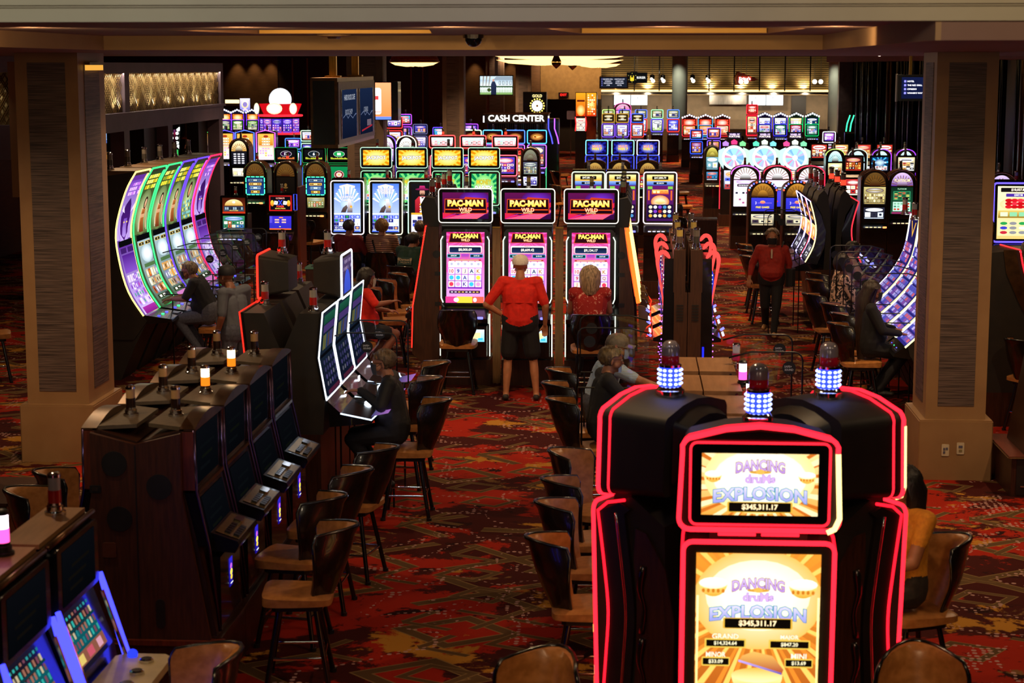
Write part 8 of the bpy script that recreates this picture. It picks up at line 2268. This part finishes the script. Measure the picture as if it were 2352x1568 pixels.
# lattice-hung bar front
LX, LY0, LY1 = -8.85, 28.4, 39.3
root = bpy.data.objects.new('trim_4', None); COL.objects.link(root); root['kind'] = 'structure'
LM = pm('mauve_fascia', '#6a5a6c', '#5e5062', .5, 0, 2)
def lbox(n, x, ya, yb, za, zb_, m, d=.25): return mk(n, MB().box(x - d, ya, za, x, yb, zb_), m, root)
lbox('top_rail', LX + .03, LY0, LY1, 4.02, 4.20, LM); lbox('lower_fascia', LX + .03, LY0, LY1, 3.02, 3.30, LM); lbox('ledge', LX + .08, LY0, LY1, 3.29, 3.34, LM)
lbox('backing_panel', LX - .12, LY0, LY1, 3.33, 4.03, pm('cream_backing', '#d8c08a', '#cdb47c', .7, 0, 2), .06)
for y in (LY0, 31.6, LY1 - .2): lbox('stile', LX + .02, y, y + (.25 if y != 31.6 else .3), 3.33, 4.03, LM)
lm = MB()
for seg0, seg1 in ((LY0 + .25, 31.6), (31.9, LY1 - .2)):
 n = max(1, int((seg1 - seg0) / .55)); st = (seg1 - seg0) / n
 for i in range(n):
  y0 = seg0 + st * i; ym = y0 + st / 2
  for z0, z1 in ((3.34, 3.56), (3.56, 3.80), (3.80, 4.02)):
   zm = (z0 + z1) / 2
   for off in (0, .10):
    for sg in (-1, 1):
     ya, yb = ym + sg * (st / 2 - off * .0), ym + sg * off * .5
     lm.tube([(LX - .03, y0 + (0 if sg < 0 else st) - sg * off, z0), (LX - .03, ym - sg * off, z1)], .006, 4, caps=False)
     lm.tube([(LX - .03, ym - sg * off, z0), (LX - .03, y0 + (0 if sg < 0 else st) - sg * off, z1)], .006, 4, caps=False)
lo = mk('lattice', lm, pm('gold_lattice', '#6e5326', None, .5), root); lo['kind'] = 'stuff'
for y in (31.55, 34.6, LY1 - .35): lbox('post', LX, y, y + .35, 0, 3.03, LM)
lbox('dark_jamb', LX - .2, 33.6, 34.5, 0, 3.02, DARKW); lbox('dark_jamb', LX - .25, LY1 - 1.2, LY1 - .4, 0, 3.02, DARKW)
al = bpy.data.lights.new('cornice_strip_lamp', 'AREA'); al.shape = 'RECTANGLE'; al.size, al.size_y, al.energy, al.color = .03, LY1 - LY0 - .4, 55, (1, .82, .55)
ao = bpy.data.objects.new('cornice_strip_lamp', al); COL.objects.link(ao); ao.location = (LX + .005, (LY0 + LY1) / 2, 4.015); ao.rotation_euler = (0, R(-16), 0)
for i in range(9):
 y = LY0 + .7 + i * 1.15
 spot(LX + .06, y, 3.40, 9, (1, .85, .6), 120, .02, aim=(LX - .14, y, 3.75))
sbox('wall_left', -14, 26, 0, -13.8, 45, ZB, BROWNW)
# second lattice bay beyond the pillar on the far left
lx2 = gx(0, 24)
root = bpy.data.objects.new('trim_5', None); COL.objects.link(root); root['kind'] = 'structure'
mk('backing_panel', MB().box(lx2 - 1.5, 24.2, 3.36, lx2 + .1, 24.3, 4.06), pm('cream_backing', '#d8c08a'), root); mk('stile', MB().box(lx2 + .1, 24.1, 2.4, lx2 + .35, 24.35, 4.2), PLASTER, root); mk('lower_fascia', MB().box(lx2 - 1.5, 24.1, 2.9, lx2 + .1, 24.3, 3.36), LM, root)
lm = MB()
for i in range(6):
 for sg in (-1, 1):
  for off in (0, .07): lm.tube([(lx2 - .35 + .1 * i - .2 * sg + off, 24.17, 3.37), (lx2 - .35 + .1 * i + .2 * sg + off, 24.17, 4.05)], .008, 4, caps=False)
lo = mk('lattice', lm, MATS['gold_lattice'], root); lo['kind'] = 'stuff'
spot(lx2 - .2, 24.05, 4.05, 8, (1, .85, .6), 120, .03, aim=(lx2 - .3, 24.2, 3.6))
# bar glimpses behind
t = thing('bar_television', 'blue-white screen behind the lattice-hung bar', 'television', (gx(241, 44), 44, gz(331, 44)))
mk('case', MB().box(-.12, .0, -.02, .12, .06, .42), BLACK, t); scr(t, A('btv', burst_art, .14, .38, '#ffffff', '#3a6ac0', '#a8d0f0'), -.03, -.003, 0)
mk('wall_arm', MB().box(-.02, .06, .1, .02, .3, .3), STEEL, t); sbox('wall_left', -14, 44.3, 0, -11.5, 44.5, 3.1, DARKW)
for i, (a, b) in enumerate(((236, 254), (256, 282), (326, 352))):
 t = thing('bottle_shelf', 'gold lit shelf of round bottles behind the bar, %s from the pillar' % NUM[i], 'shelf', ((gx(a, 40) + gx(b, 40)) / 2, 40, 0)); hw = (gx(b, 40) - gx(a, 40)) / 2
 mk('cabinet', MB().box(-hw, .1, 0, hw, .4, gz(352, 40)), WOOD, t); mk('back_light', MB().box(-hw, .08, gz(369, 40), hw, .1, gz(354, 40)), glow('#d88a1a', 1.2), t)
 md = MB()
 for k in range(5): md.ball((-hw + 2 * hw * (k + .5) / 5, .03, gz(362, 40)), hw / 6, n=8, m=6)
 b = mk('bottle_row', md, glow('#ffc050', .9), t); b['kind'] = 'stuff'
t = thing('draped_post', 'bronze gathered drape around a post by the lattice bar', 'curtain', (gx(428, 56), 56, 0)); mk('drape', MB().lathe([(.2, 0), (.26, 1.4), (.2, 2.3), (.26, 2.6)], 10), BRONZE, t, smooth=True); mk('tie_band', MB().lathe([(.22, 1.9), (.24, 1.95), (.22, 2.0)], 10), BRASS, t)
# signs glowing on the left rear wall
t = thing('light_panel', 'small warm white light box on the rear wall over the gabled machines', 'sign', (gx(535, 87.8), 87.8, gz(238, 87.8))); mk('case', MB().box(-.36, 0, -.02, .36, .15, .19), BLACK, t); mk('diffuser', MB().box(-.34, -.02, 0, .34, 0, .17), glow('#ffe0a0', 2.2), t)
t = thing('emblem_panel', 'violet and white picture panel standing over the gabled machines', 'sign', (gx(564, 79), 79, 0)); ep = Cv(.44, .60, '#5a5ae0', '#e8e0f0'); ep.ell(0, .34, .15, .17, '#e8d080', '#fff4e0'); ep.ell(0, .34, .10, .11, '#8a7ac0'); ep.poly([(-.2, .05), (0, .2), (.2, .05), (.1, .02), (0, .1), (-.1, .02)], '#d8c8f8'); scr(t, ep, 0, -.003, gz(259, 79)); mk('stand', MB().box(-.22, 0, 0, .22, .2, gz(259, 79) + .62), BLACK, t)
# chandeliers
SH = glow('#ffcf80', 2.6)
def chandelier(label, pxa, pxb, py, Y, tiers, drop):
 xa, xb = gx(pxa, Y), gx(pxb, Y); r_ = (xb - xa) / 2; z = gz(py, Y)
 t = thing('chandelier', label, 'chandelier', ((xa + xb) / 2, Y, 0))
 mk('canopy', MB().lathe([(r_ * .95, z + .10), (r_ * .98, z + .14), (r_ * .7, ZB - .02), (.1, ZB - .01)], 28), BRASS, t, smooth=40)
 mk('rim', MB().tube([(r_ * .97 * math.cos(q), r_ * .97 * math.sin(q), z + .09) for q in [2 * PI * i / 36 for i in range(36)]], .03, 6, closed=True), BRASS, t, smooth=True)
 for k in range(tiers):
  rr, zz = r_ * (.96 - .1 * k), z - drop * k
  n = 48; vs, fs = [], []
  for i in range(n):
   q = 2 * PI * i / n; wv = .022 * math.sin(9 * q + 2 * k)
   for f, h in ((1, .06), (.8, -.0 + wv), (.35, -.05 + wv), (0.04, -.05)): vs.append((rr * f * math.cos(q), rr * f * math.sin(q), zz + h))
  for i in range(n):
   a, b = i * 4, ((i + 1) % n) * 4
   for j in range(3): fs.append((a + j, b + j, b + j + 1, a + j + 1))
  mk('glass_bowl', MB().add(vs, fs), SH, t, smooth=True)
 return t
chandelier('large brass chandelier with two tiers of wavy lit glass', 1116, 1455, 131, 44, 2, .13)
chandelier('small brass chandelier with one glowing ring beside the directory box', 896, 1010, 148, 58, 1, .1)
chandelier('slim glowing ceiling bowl behind the large chandelier', 1322, 1426, 151, 62, 1, .1)
for i, (x, Y, y) in enumerate(((1277, 41.5, 143), (1314, 46.5, 148))):
 t = thing('crystal_pendant', 'faceted smoky crystal drop hanging under the large chandelier, %s' % ['nearer one' if 0 else 'bigger one', 'smaller one'][i], 'pendant', (gx(x, Y), Y, gz(y, Y)), 0)
 mk('crystal', MB().lathe([(.01, -.14), (.11, -.05), (.11, .03), (.06, .14), (.03, .16)], 7), pm('smoky_crystal', '#6a5a4a', None, .05, .7), t); mk('stem', MB().box(-.01, -.01, .16, .01, .01, ZB - gz(y, Y)), BRASS, t); mk('collar', MB().lathe([(.10, -.01), (.115, .0), (.10, .02)], 10), glow('#e8a848', 1), t)
# security dome, detector
xd_, yd_ = at_depth(1075, 85, 14.6)[:2]
t = thing('security_dome', 'black mirrored camera dome under the ceiling over the maze-game island', 'camera', (xd_, 15.1, ZH)); mk('mount_ring', MB().lathe([(.085, -.03), (.09, 0)], 18), STEEL, t); mk('dome', MB().ball((0, 0, -.03), .072, n=18, m=10), pm('mirrored_dome', '#1a1a20', None, .05, .6), t, smooth=True)
t = thing('ceiling_detector', 'flat round ceiling disc beside the lit ceiling tray', 'detector', (gx(768, 14.9), 14.95, ZH)); mk('disc', MB().lathe([(.10, -.02), (.14, -.012), (.14, 0)], 18), PLASTER, t); mk('core', MB().lathe([(.05, -.035), (.06, -.02)], 12), STEEL, t)
# food hall
xs0, xs1 = gx(1380, YB), gx(1952, YB); zs0, zs1 = gz(209, YB), gz(127, YB)
root = bpy.data.objects.new('wall_back', None); COL.objects.link(root); root['kind'] = 'structure'
mk('backing', MB().box(xs0, YB + .25, zs0 - .2, xs1, YB + .5, ZB), pm('cream_hall_wall', '#c8a870', '#bd9d66', .7, 0, 2), root)
for i in range(18): mk('slat', MB().box(xs0, YB, zs0 + .12 + (zs1 - zs0 - .1) * i / 18, xs1, YB + .12, zs0 + .12 + (zs1 - zs0 - .1) * (i + .42) / 18), pm('dark_slat', '#2e1e0e', '#26180a', .5), root)
for px in (1456, 1513, 1627, 1684, 1742, 1800, 1858): mk('post', MB().box(gx(px, YB) - .03, YB - .08, zs0, gx(px, YB) + .03, YB, zs1), SHELL, root)
mk('light_ledge', MB().box(xs0, YB - .06, zs0 - .02, xs1, YB + .2, zs0 + .06), glow('#ffe2a0', 2.2), root); mk('soffit', MB().box(xs0, YB - 1.2, zs0 - .14, xs1, YB + .3, zs0 - .03), STEEL, root)
mk('counter', MB().box(xs0 + .8, YB - 4, 0, xs1, YB - 3.6, 1.05), STONE, root); mk('rear_wall', MB().box(xs0, YB + 1.5, 0, xs1 + .5, YB + 1.7, zs0), pm('hall_rear_wall', '#8a7458', '#7c684e', .6, 0, 3), root)
mk('hood', MB().box(gx(1630, YB), YB + .9, gz(240, YB), gx(1716, YB), YB + 1.5, gz(216, YB)), STEEL, root); mk('doorway', MB().box(gx(1822, YB), YB + 1.42, 0, gx(1856, YB), YB + 1.5, gz(220, YB)), DARKW, root)
mk('glass_screen', MB().box(gx(1650, YB), YB - 3.6, 1.05, gx(1880, YB), YB - 3.55, 1.5), ACRYL, root)
for k in range(8): spot(xs0 + (xs1 - xs0) * (k + .5) / 8, YB + .12, zs0 + .1, 240, (1, .8, .46), 150, .08, aim=(xs0 + (xs1 - xs0) * (k + .5) / 8, YB + .3, zs1 - .6)); spot(xs0 + (xs1 - xs0) * (k + .5) / 8, YB - 1.6, zs0 - .2, 200, (1, .84, .6), 140, .1, aim=(xs0 + (xs1 - xs0) * (k + .5) / 8, YB + .8, 0))
for i, (a, b) in enumerate(((1409, 1487), (1719, 1799))):
 w2 = gx(b, YB) - gx(a, YB); h2 = gz(216, YB) - gz(241, YB)
 t = thing('menu_screen', 'pair of white lit menu screens over the food counter, %s' % ['beside the directory sign', 'over the blue gabled machines'][i], 'screen', ((gx(a, YB) + gx(b, YB)) / 2, YB + .3, gz(241, YB)))
 for sx in (-1, 1):
  p = mk('panel', MB().box(sx * w2 / 4 - w2 / 4 + .02, 0, 0, sx * w2 / 4 + w2 / 4 - .02, .1, h2), glow('#f0fbff', 1.8), t); mk('print_marks', MB().box(sx * w2 / 4 - .1, -.012, h2 * .6, sx * w2 / 4 - .07, -.002, h2 * .72), BLACK, p)
 mk('hanger', MB().box(-.04, .04, h2, .04, .08, zs0 - gz(241, YB) - .1), STEEL, t)
for i, (px, Y, rpx) in enumerate(((1560, 88, 17.5), (1917, 84, 16.5))):
 t = bpy.data.objects.new('column', None); COL.objects.link(t); t['kind'] = 'structure'; t.location = (gx(px, Y), Y, 0)
 mk('shaft', MB().lathe([(rpx * Y / F_PX, 0), (rpx * Y / F_PX, ZB)], 28), pm('grey_green_plaster', '#9aa090', '#92988a', .6, 0, 2), t, smooth=40); mk('collar', MB().lathe([(rpx * Y / F_PX + .03, 0), (rpx * Y / F_PX + .03, .2)], 28), STEEL, t, smooth=40)
 spot(gx(px, Y) - .5, Y - 1.6, ZB - .1, 260, (.95, .9, .75), 60, .1, aim=(gx(px, Y), Y, 2.6))
# food hall signs and lamps
def hang(t, z, d=.02): mk('suspension_rod', MB().box(-.012, d, z, .012, d + .024, ZB - t.location.z - .005), STEEL, t)
YS = 90
t = thing('burger_sign', 'black pointed sign with a yellow emblem and the word BURGER', 'sign', (gx(1462, YS), YS, gz(178, YS))); mk('plate', MB().slab([(-.50, -.22), (-.1, -.32), (.05, -.25), (.55, 0), (.05, .25), (-.1, .32), (-.5, .22)], -.04, .04), BLACK, t)
c = Cv(1.0, .5, '#0c0c0c'); c.text('BURGER', .20, .25, .11, '#f4f4f0', .42); c.text('E', -.46, .25, .11, '#f4f4f0', .06); c.rr(-.24, .22, .18, .26, .03, '#e8c830'); c.rr(-.24, .30, .10, .10, .02, '#1a1a14')
for k in range(6): q = R(60 * k + 30); c.poly([(-.24 + .17 * math.cos(q), .25 + .17 * math.sin(q)), (-.24 + .22 * math.cos(q - .05), .25 + .22 * math.sin(q - .05)), (-.24 + .22 * math.cos(q + .05), .25 + .22 * math.sin(q + .05))], '#f0e070')
scr(t, c, 0, -.043, -.25, 0, 'sign_face'); hang(t, .25)
t = thing('pizza_sign', 'hanging pizza-slice sign with white script lettering', 'sign', (gx(1712, YS), YS, gz(180, YS))); mk('slice', MB().slab([(-.48, -.32), (.60, -.04), (-.42, .34), (-.54, 0)], -.05, .05), pm('slice_red', '#8a2a18', '#7a2212', .5), t); mk('crust', MB().tube([(-.46, -.32, -.32 * 0 + 0) if 0 else (-.48, -.02, -.32), (-.55, -.02, 0), (-.43, -.02, .34)], .05, 8), pm('crust_orange', '#c8702a', None, .5), t, smooth=True)
c = Cv(.62, .2, '#8a2414'); c.text("Sirico's", 0, .10, .15, '#ffffff', .58); scr(t, c, -.08, -.055, -.10, 0, 'lettering', 2.); hang(t, .2)
t = thing('food_directory', 'black food-hall directory sign with two columns of small lettering', 'sign', (gx(1409, 84), 84, gz(203, 84))); wf = gx(1442, 84) - gx(1376, 84); hf = gz(175, 84) - gz(203, 84); mk('case', MB().box(-wf / 2, 0, 0, wf / 2, .2, hf), BRONZE, t)
c = Cv(wf - .12, hf - .1, '#181c28')
for k, (l_, r_) in enumerate((('REZ BISTRO GRILL', 'HARD ROCK CAFE'), ('CIPRESSO', 'LOBBY BAR'), ('RESTROOMS', 'RESTROOMS'), ('ATM', 'HOTEL'))):
 y = (hf - .1) * (.82 - .2 * k); c.rect(-wf * .42, y - .02, -wf * .40, y + .02, '#8a8aff'); c.text(l_, -wf * .20, y, .05, '#d8d8e8', wf * .34); c.text(r_, wf * .20, y, .05, '#d8d8e8', wf * .34)
scr(t, c, 0, -.004, .05); hang(t, hf)
for i, x in enumerate((1497, 1521, 1589, 1624)):
 t = thing('pendant_lamp', 'black hanging can lamp with a white glowing bulb, %s from the BURGER sign' % NUM[i], 'pendant lamp', (gx(x, YS), YS, gz(180, YS)), 0, 'black can pendants'); mk('shade', MB().lathe([(.10, -.1), (.12, 0), (.12, .16), (.05, .2)], 10), BLACK, t); mk('bulb', MB().ball((.03, -.1, -.12), .09), glow('#fff6e0', 5), t); mk('bulb', MB().ball((-.04, -.1, -.02), .06), glow('#fff6e0', 5), t); hang(t, .2, 0)
for i, x in enumerate((1699, 1711, 1867, 1881)):
 t = thing('globe_lamp', 'round white globe lamp by the food hall, %s' % ['left of the pair under the pizza sign', 'right of the pair under the pizza sign', 'left of the pair by the round column', 'right of the pair by the round column'][i], 'pendant lamp', (gx(x, YS), YS - .3, gz(187, YS))); mk('globe', MB().ball((0, 0, 0), .11, n=12, m=8), glow('#fff0d0', 4), t); hang(t, .1, 0)
# side slat screen, lit awning and produce display by the second round column
t = thing('slat_screen', 'narrow dark grid screen beside the second round column', 'screen', (gx(1941, 80), 80, 0)); 
for k in range(3): mk('upright', MB().box(-.22 + .2 * k, 0, 0, -.18 + .2 * k, .05, gz(133, 80)), SHELL, t)
for k in range(14): mk('slat', MB().box(-.24, -.02, gz(215, 80) + (gz(133, 80) - gz(215, 80)) * k / 14, .24, 0, gz(215, 80) + (gz(133, 80) - gz(215, 80)) * (k + .45) / 14), SHELL, t)
mk('back_light', MB().box(-.22, .05, gz(217, 80), .22, .07, gz(190, 80)), glow('#ffd890', 1.2), t); mk('awning', MB().box(-.28, -.2, gz(225, 80), .28, .02, gz(221, 80)), glow('#f0f0ff', 2), t)
# pole wall
root = bpy.data.objects.new('wall_right', None); COL.objects.link(root); root['kind'] = 'structure'
A0, A1 = Vector((gx(1957, 70), 70, 0)), Vector((gx(2360, 40), 40, 0)); A1 = A1 + (A1 - A0) * .25
zt = 4.28; nrm = Vector((A1.y - A0.y, -(A1.x - A0.x), 0)).normalized(); nrm = -nrm if nrm.y > 0 else nrm
bk = MB(); q0, q1 = A0 - nrm * .5, A1 - nrm * .5; bk.add([(q0.x, q0.y, 0), (q1.x, q1.y, 0), (q1.x, q1.y, zt), (q0.x, q0.y, zt), (q0.x - nrm.x * .2, q0.y - nrm.y * .2, 0), (q1.x - nrm.x * .2, q1.y - nrm.y * .2, 0), (q1.x - nrm.x * .2, q1.y - nrm.y * .2, zt), (q0.x - nrm.x * .2, q0.y - nrm.y * .2, zt)], [(0, 1, 2, 3), (4, 7, 6, 5), (0, 3, 7, 4), (1, 5, 6, 2), (3, 2, 6, 7), (0, 4, 5, 1)]); mk('backing', bk, pm('pole_wall_black', '#0c0806', None, .3), root)
PB = pm('bronze_pole', '#4a3018', '#3a2412', .16, .9); PD = pm('dark_pole', '#120c08', None, .12, .6)
rp = random.Random(3); me_pole = {}
for i in range(64):
 f = (i + rp.uniform(-.25, .25)) / 63; p = A0 + (A1 - A0) * f + nrm * rp.uniform(-.3, .1); rr = rp.choice((.05, .07, .10, .14)); mt = rp.choice((PB, PD, PD)); k = (rr, mt.name)
 if k not in me_pole: me_pole[k] = MB().lathe([(rr, 0), (rr * 1.05, zt)], 12).mesh('pole', mt, 40)
 ob('pole', me_pole[k], root, T(*p))
sbox('wall_right', gx(1938, 70) - .2, 70.2, 0, gx(1957, 70), 70.6, ZB, pm('steel_mauve_post', '#6a6470', '#5a5460', .3, .5))
cl = MB(); cl.box(gx(1935, 66), 30, zt, 30, 72, zt + .5); struct(mk('ceiling', cl, PLASTER_D))
for i in range(12):
 f = i / 11; p = A0 + (A1 - A0) * f + nrm * 1.2; spot(p.x, p.y, zt - .03, 130, (1, .7, .4), 70, .05, aim=(p.x - nrm.x * .9, p.y - nrm.y * .9, 0))
# info screen
t = thing('info_screen', 'dark blue directory screen listing the hotel and restaurants, hung near the stone column', 'sign', (gx(2108, 30), 30, gz(231, 30))); mk('case', MB().box(-.34, 0, 0, .34, .12, .42), BLACK, t); mk('case_edge', MB().box(-.36, -.01, -.01, -.34, .13, .43), STEEL, t)
c = Cv(.56, .34, '#0a0e2a', '#0c1230')
for k, l_ in enumerate(('HOTEL', 'THE REZ GRILL', 'CIPRESSO', "WINNER'S WAY GRILL")):
 y = .275 - .062 * k; c.rr(-.225, y, .035, .035, .004, '#7a78f0'); b = text_tris(l_, .02)[2]; wl = min(.34, .026 / (b[3] - b[1]) * (b[2] - b[0])); c.text(l_, -.19 + wl / 2, y, .026, '#f4f4ff', .34)
scr(t, c, 0, -.004, .04, 0, 'screen', 1.4); mk('hanger', MB().box(-.16, .03, .42, -.12, .07, ZB - gz(231, 30)), BRASS, t)
for i, (x, y) in enumerate(((2015, 127), (2095, 122))): 
 t = thing('pin_light', 'tiny hanging pin light near the stone column, %s' % ['farther one', 'nearer one'][i], 'pendant lamp', (gx(x, 36), 36, gz(y, 36))); mk('bulb', MB().lathe([(.02, -.02), (.03, 0), (.008, .06)], 8), glow('#fff0d0', 5), t); hang(t, .05, 0)
# ================================================================== CLEAR DIVIDERS
FR = pm('black_tube_frame', '#0a0a0b', None, .35)
def sticker():
 c = Cv(.12, .12, '#0c1018'); c.v = c.v[4:]; c.c = c.c[4:]; c.f = []; c.mi = []; c.layer = 0
 c.poly([(.055 * math.cos(2 * PI * i / 20), .06 + .055 * math.sin(2 * PI * i / 20)) for i in range(20)], '#0a0e16', clip=False); c.layer = 1
 c.text('SAFE+', -.008, .072, .017, '#c8ccd8', .06); c.text('SOUND', .0, .046, .017, '#c8ccd8', .07); return c
STK = [None]
def divider(label, x, y, rz, w, h, zb, sx, group, foot=.75):
 """clear panel with a bent tube frame; the free upper corner is rounded; stands on a post on the machine's deck side"""
 t = thing('clear_divider', label, 'divider', (x, y, 0), R(rz), group)
 o = [(-w / 2, zb), (w / 2, zb)] + [(w / 2 - .07 + .07 * math.cos(R(a)), zb + h - .07 + .07 * math.sin(R(a))) for a in (0, 30, 60, 90)] + [(-w / 2 + .18, zb + h), (-w / 2, zb + h - .05)]
 pn = MB().add([(px_, 0, pz_) for px_, pz_ in o], [tuple(range(len(o)))]); mk('pane', pn, ACRYL, t)
 mk('tube_frame', MB().tube([(px_, 0, pz_) for px_, pz_ in o[1:]], .008, 6), FR, t, smooth=True); mk('bottom_rail', MB().tube([(-w / 2, 0, zb), (w / 2, 0, zb)], .008, 6), FR, t)
 for px_ in (-w / 2 + .12, w / 2 - .04): mk('post', MB().tube([(px_, 0, .0), (px_, 0, zb)], .010, 6), FR, t)
 if STK[0] is None: STK[0] = sticker().mesh('round_sticker', print_mats())
 ob('round_sticker', STK[0], t, T(sx, -.004, zb + h - .19) @ RX(0))
 return t
for i in range(5):
 divider('clear divider with a round sticker between the tall curved machines, %s from the pillar' % NUM[i], -5.98, 24.42 + .81 * i, 0, .78, .62, 1.06, .26, 'dividers of the tall curved row')
for i in range(2):
 divider('smoky divider at the white-tube machines, %s the man in the black jacket' % ['just behind', 'farther behind'][i], -2.52, 17.26 + .86 * i if 0 else 16.84 + .86 * i, 0, .66, .62, 1.05, .05, 'dividers of the white-tube row')
for i in range(2):
 divider('clear divider beside the %s, round sticker at its top' % ['man in the black polo', 'man in the striped polo'][i], -.16, 16.70 + .86 * i, 180, .66, .56, 1.20, .22, 'dividers of the flat-topped row')
 divider('clear divider on the aisle side of the flat-topped row, %s of two' % NUM[i], 1.10, 14.84 + .98 * i, 0, .60, .66, 1.18, .19, 'aisle-side dividers')
for i in range(5):
 divider('clear divider with a round sticker along the curved blue screens, %s from the near end' % NUM[i], 3.12, 22.1 + .86 * i, 180, .74, .60, 1.08, .30, 'dividers of the curved blue row')
for i in range(2):
 divider('clear divider at the leaning orange-lit machines, %s one' % ['nearer', 'farther'][i], 2.42, 28.62 + .86 * i, 180, .62, .62, 1.25, .1, 'dividers of the leaning bank')
divider('clear divider in front of the strawberry screen', 5.25, 27.2, 90, .6, .62, 1.3, .1, None)
# ================================================================== LOOSE ODDS AND ENDS
t = thing('waste_bin', 'tall brushed steel bin at the foot of the wide stone column', 'bin', (-6.72, 18.3, 0)); mk('drum', MB().lathe([(.15, 0), (.15, .78), (.14, .80)], 20), STEEL, t, smooth=40); mk('liner_edge', MB().tube([(.13 * math.cos(q), .13 * math.sin(q), .805) for q in [2 * PI * i / 14 for i in range(14)]], .014, 6, closed=True), pm('white_liner', '#a8a098', None, .6), t)
t = thing('slot_machine', 'wooden machine flank with a lit ledge strip at the left edge of the wide column', 'slot machine', (-5.0, 14.2, 0)); mk('base', MB().box(-.9, 0, 0, -.05, .9, .62), WOOD, t); mk('cabinet', MB().prism_x([(.05, .64), (.1, 1.2), (.16, 1.9), (.85, 1.9), (.85, .64)], -.95, -.62), WOOD_R, t); mk('ledge', MB().box(-.95, -.06, .62, -.02, .9, .645), WOOD, t); mk('ledge_strip', MB().box(-.03, -.06, .628, -.015, .9, .640), CHROME, t); mk('chrome_button', MB().ball((-.25, .1, .66), .04), CHROME, t)
for i, x in enumerate((2.0,)):
 t = thing('wood_pedestal_bin', 'square dark wooden bin cabinet standing in the aisle before the griffin machines', 'bin', (gx(735, 27.5), 27.5, 0)); mk('cabinet', MB().box(-.22, -.2, 0, .22, .2, 1.1), WOOD, t); mk('top_rim', MB().box(-.23, -.21, 1.1, .23, .21, 1.13), pm('teal_rim', '#5a8a78', None, .4), t); mk('hole', MB().box(-.15, -.14, 1.13, .15, .14, 1.135), SOFT, t)
 t = thing('wood_pedestal_bin', 'square dark wooden bin cabinet on the aisle beside the prize wheels', 'bin', (gx(1618, 38), 38, 0)); mk('cabinet', MB().box(-.28, -.2, 0, .28, .2, 1.0), WOOD, t); mk('top_rim', MB().box(-.29, -.21, 1.0, .29, .21, 1.03), STEEL, t)
# right edge: red-edged curved machine flank and the stepped base in front of it
t = thing('curved_slot_machine', 'machine flank with a thin red neon curve at the column side, beyond the pale chair', 'slot machine', (5.05, 21.2, 0))
RP = smooth_prof([(-.0, 2.06), (.06, 1.8), (.20, 1.45), (.42, 1.1)], 9)
mk('cabinet', MB().slab([(x - .62, z) for x, z in RP] + [(-.4, .4), (-1.0, .4), (-1.0, 2.02)], 0, .7), MATTE, t); mk('neon_curve', MB().tube([(-1.0 + .38, -.01, 2.06)] + [(x - .61, -.01, z) for x, z in RP], .010, 6), glow('#ff1a24', 3.2), t, smooth=True); mk('top_tube', MB().tube([(-.62, -.01, 2.065), (-.72, .6, 2.065)], .008, 6), glow('#ff2a2a', 3), t); mk('base', MB().box(-1.0, .0, 0, -.4, .7, .4), WOOD, t); mk('bronze_flank', MB().slab([(x - .66, z) for x, z in RP] + [(-.40, 1.1), (-.60, 1.45), (-.76, 1.8), (-.80, 2.06)], -.008, .0), BRONZE, t)
t = thing('slot_machine', 'dark wooden machine end on a stepped base with chrome edge strips, beside the socket plates', 'slot machine', (4.45, 17.66, 0))
mk('base', MB().box(-.75, 0, 0, .5, 1.1, .38), WOOD, t); mk('base_top', MB().box(-.78, -.03, .38, .5, 1.1, .405), WOOD_R, t); mk('edge_strip', MB().box(-.78, -.04, .386, .4, -.03, .398), CHROME, t); mk('edge_strip', MB().box(-.79, -.03, .386, -.78, 1.1, .398), CHROME, t); mk('kick_plate', MB().box(-.70, -.012, .02, .5, -.001, .37), SOFT, t); mk('kick_strip', MB().box(-.66, -.02, .10, .4, -.012, .112), CHROME, t)
mk('end_panel', MB().slab([(-.62, .405), (.45, .405), (.45, 1.95), (-.42, 1.95), (-.46, 1.4)], .05, .9), WOOD, t)
md = MB()
for k in range(9): md.ball((-.60 + .02 * k, .04, .6 + .14 * k), .010, n=6, m=4)
b = mk('chrome_studs', md, CHROME, t); b['kind'] = 'stuff'
chair(4.45, 20.3, -60, 'pale-lit stool between the stone column and the stepped wooden base')
t = thing('drink_cup', 'clear plastic cup of water on the deck beside the floral-blouse woman', 'cup', (3.24, 24.30, .838)); mk('cup', MB().lathe([(.035, 0), (.045, .12)], 12), ACRYL, t); mk('water', MB().lathe([(.033, .004), (.04, .08)], 12), pm('water_ice', '#b8c0c8', None, .1), t)
# far figures
person('long-haired person at the food counter, facing the machines', (gx(1918, 70), 70, 0), R(180), standing(1.65), 1.2, '#a06a50', pm('orange_cloth', '#a8582a', None, .8), BLKCL, None, .5, 0, '#20130c', .3, voxel=.02, female=True)
person('person in a white shirt with their back turned, by the food counter', (gx(1703, 64), 64, 0), R(0), standing(1.75), 1.35, '#7a5040', pm('white_tee_cloth', '#b8a090', None, .8), BLKCL, None, .5, 0, '#14100c', 0, voxel=.02)
person('bald person behind the lattice-hung bar', (gx(334, 41), 41, 0), R(180), standing(1.72), 1.2, '#a8785a', pm('rose_cloth', '#8a5a50', None, .8), BLKCL, None, .5, 0, None, 0, voxel=.02)
for i, (x, Y, a) in enumerate(((1582, 40, -90), (1572, 45, -90), (1566, 50, -86), (1300, 46, -90), (1296, 52, -92), (1292, 58, -88), (1590, 36.5, -84))):
 chair(gx(x, Y), Y, a, 'dark stool in the aisle row by the %s, %s from the near end' % ('prize wheels' if x > 1500 else 'cash counter', {46: 'first', 52: 'second', 58: 'third', 36.5: 'first', 40: 'second', 45: 'third', 50: 'fourth'}[Y]), 'aisle stools by the prize wheels' if x > 1500 else 'aisle stools by the cash counter')
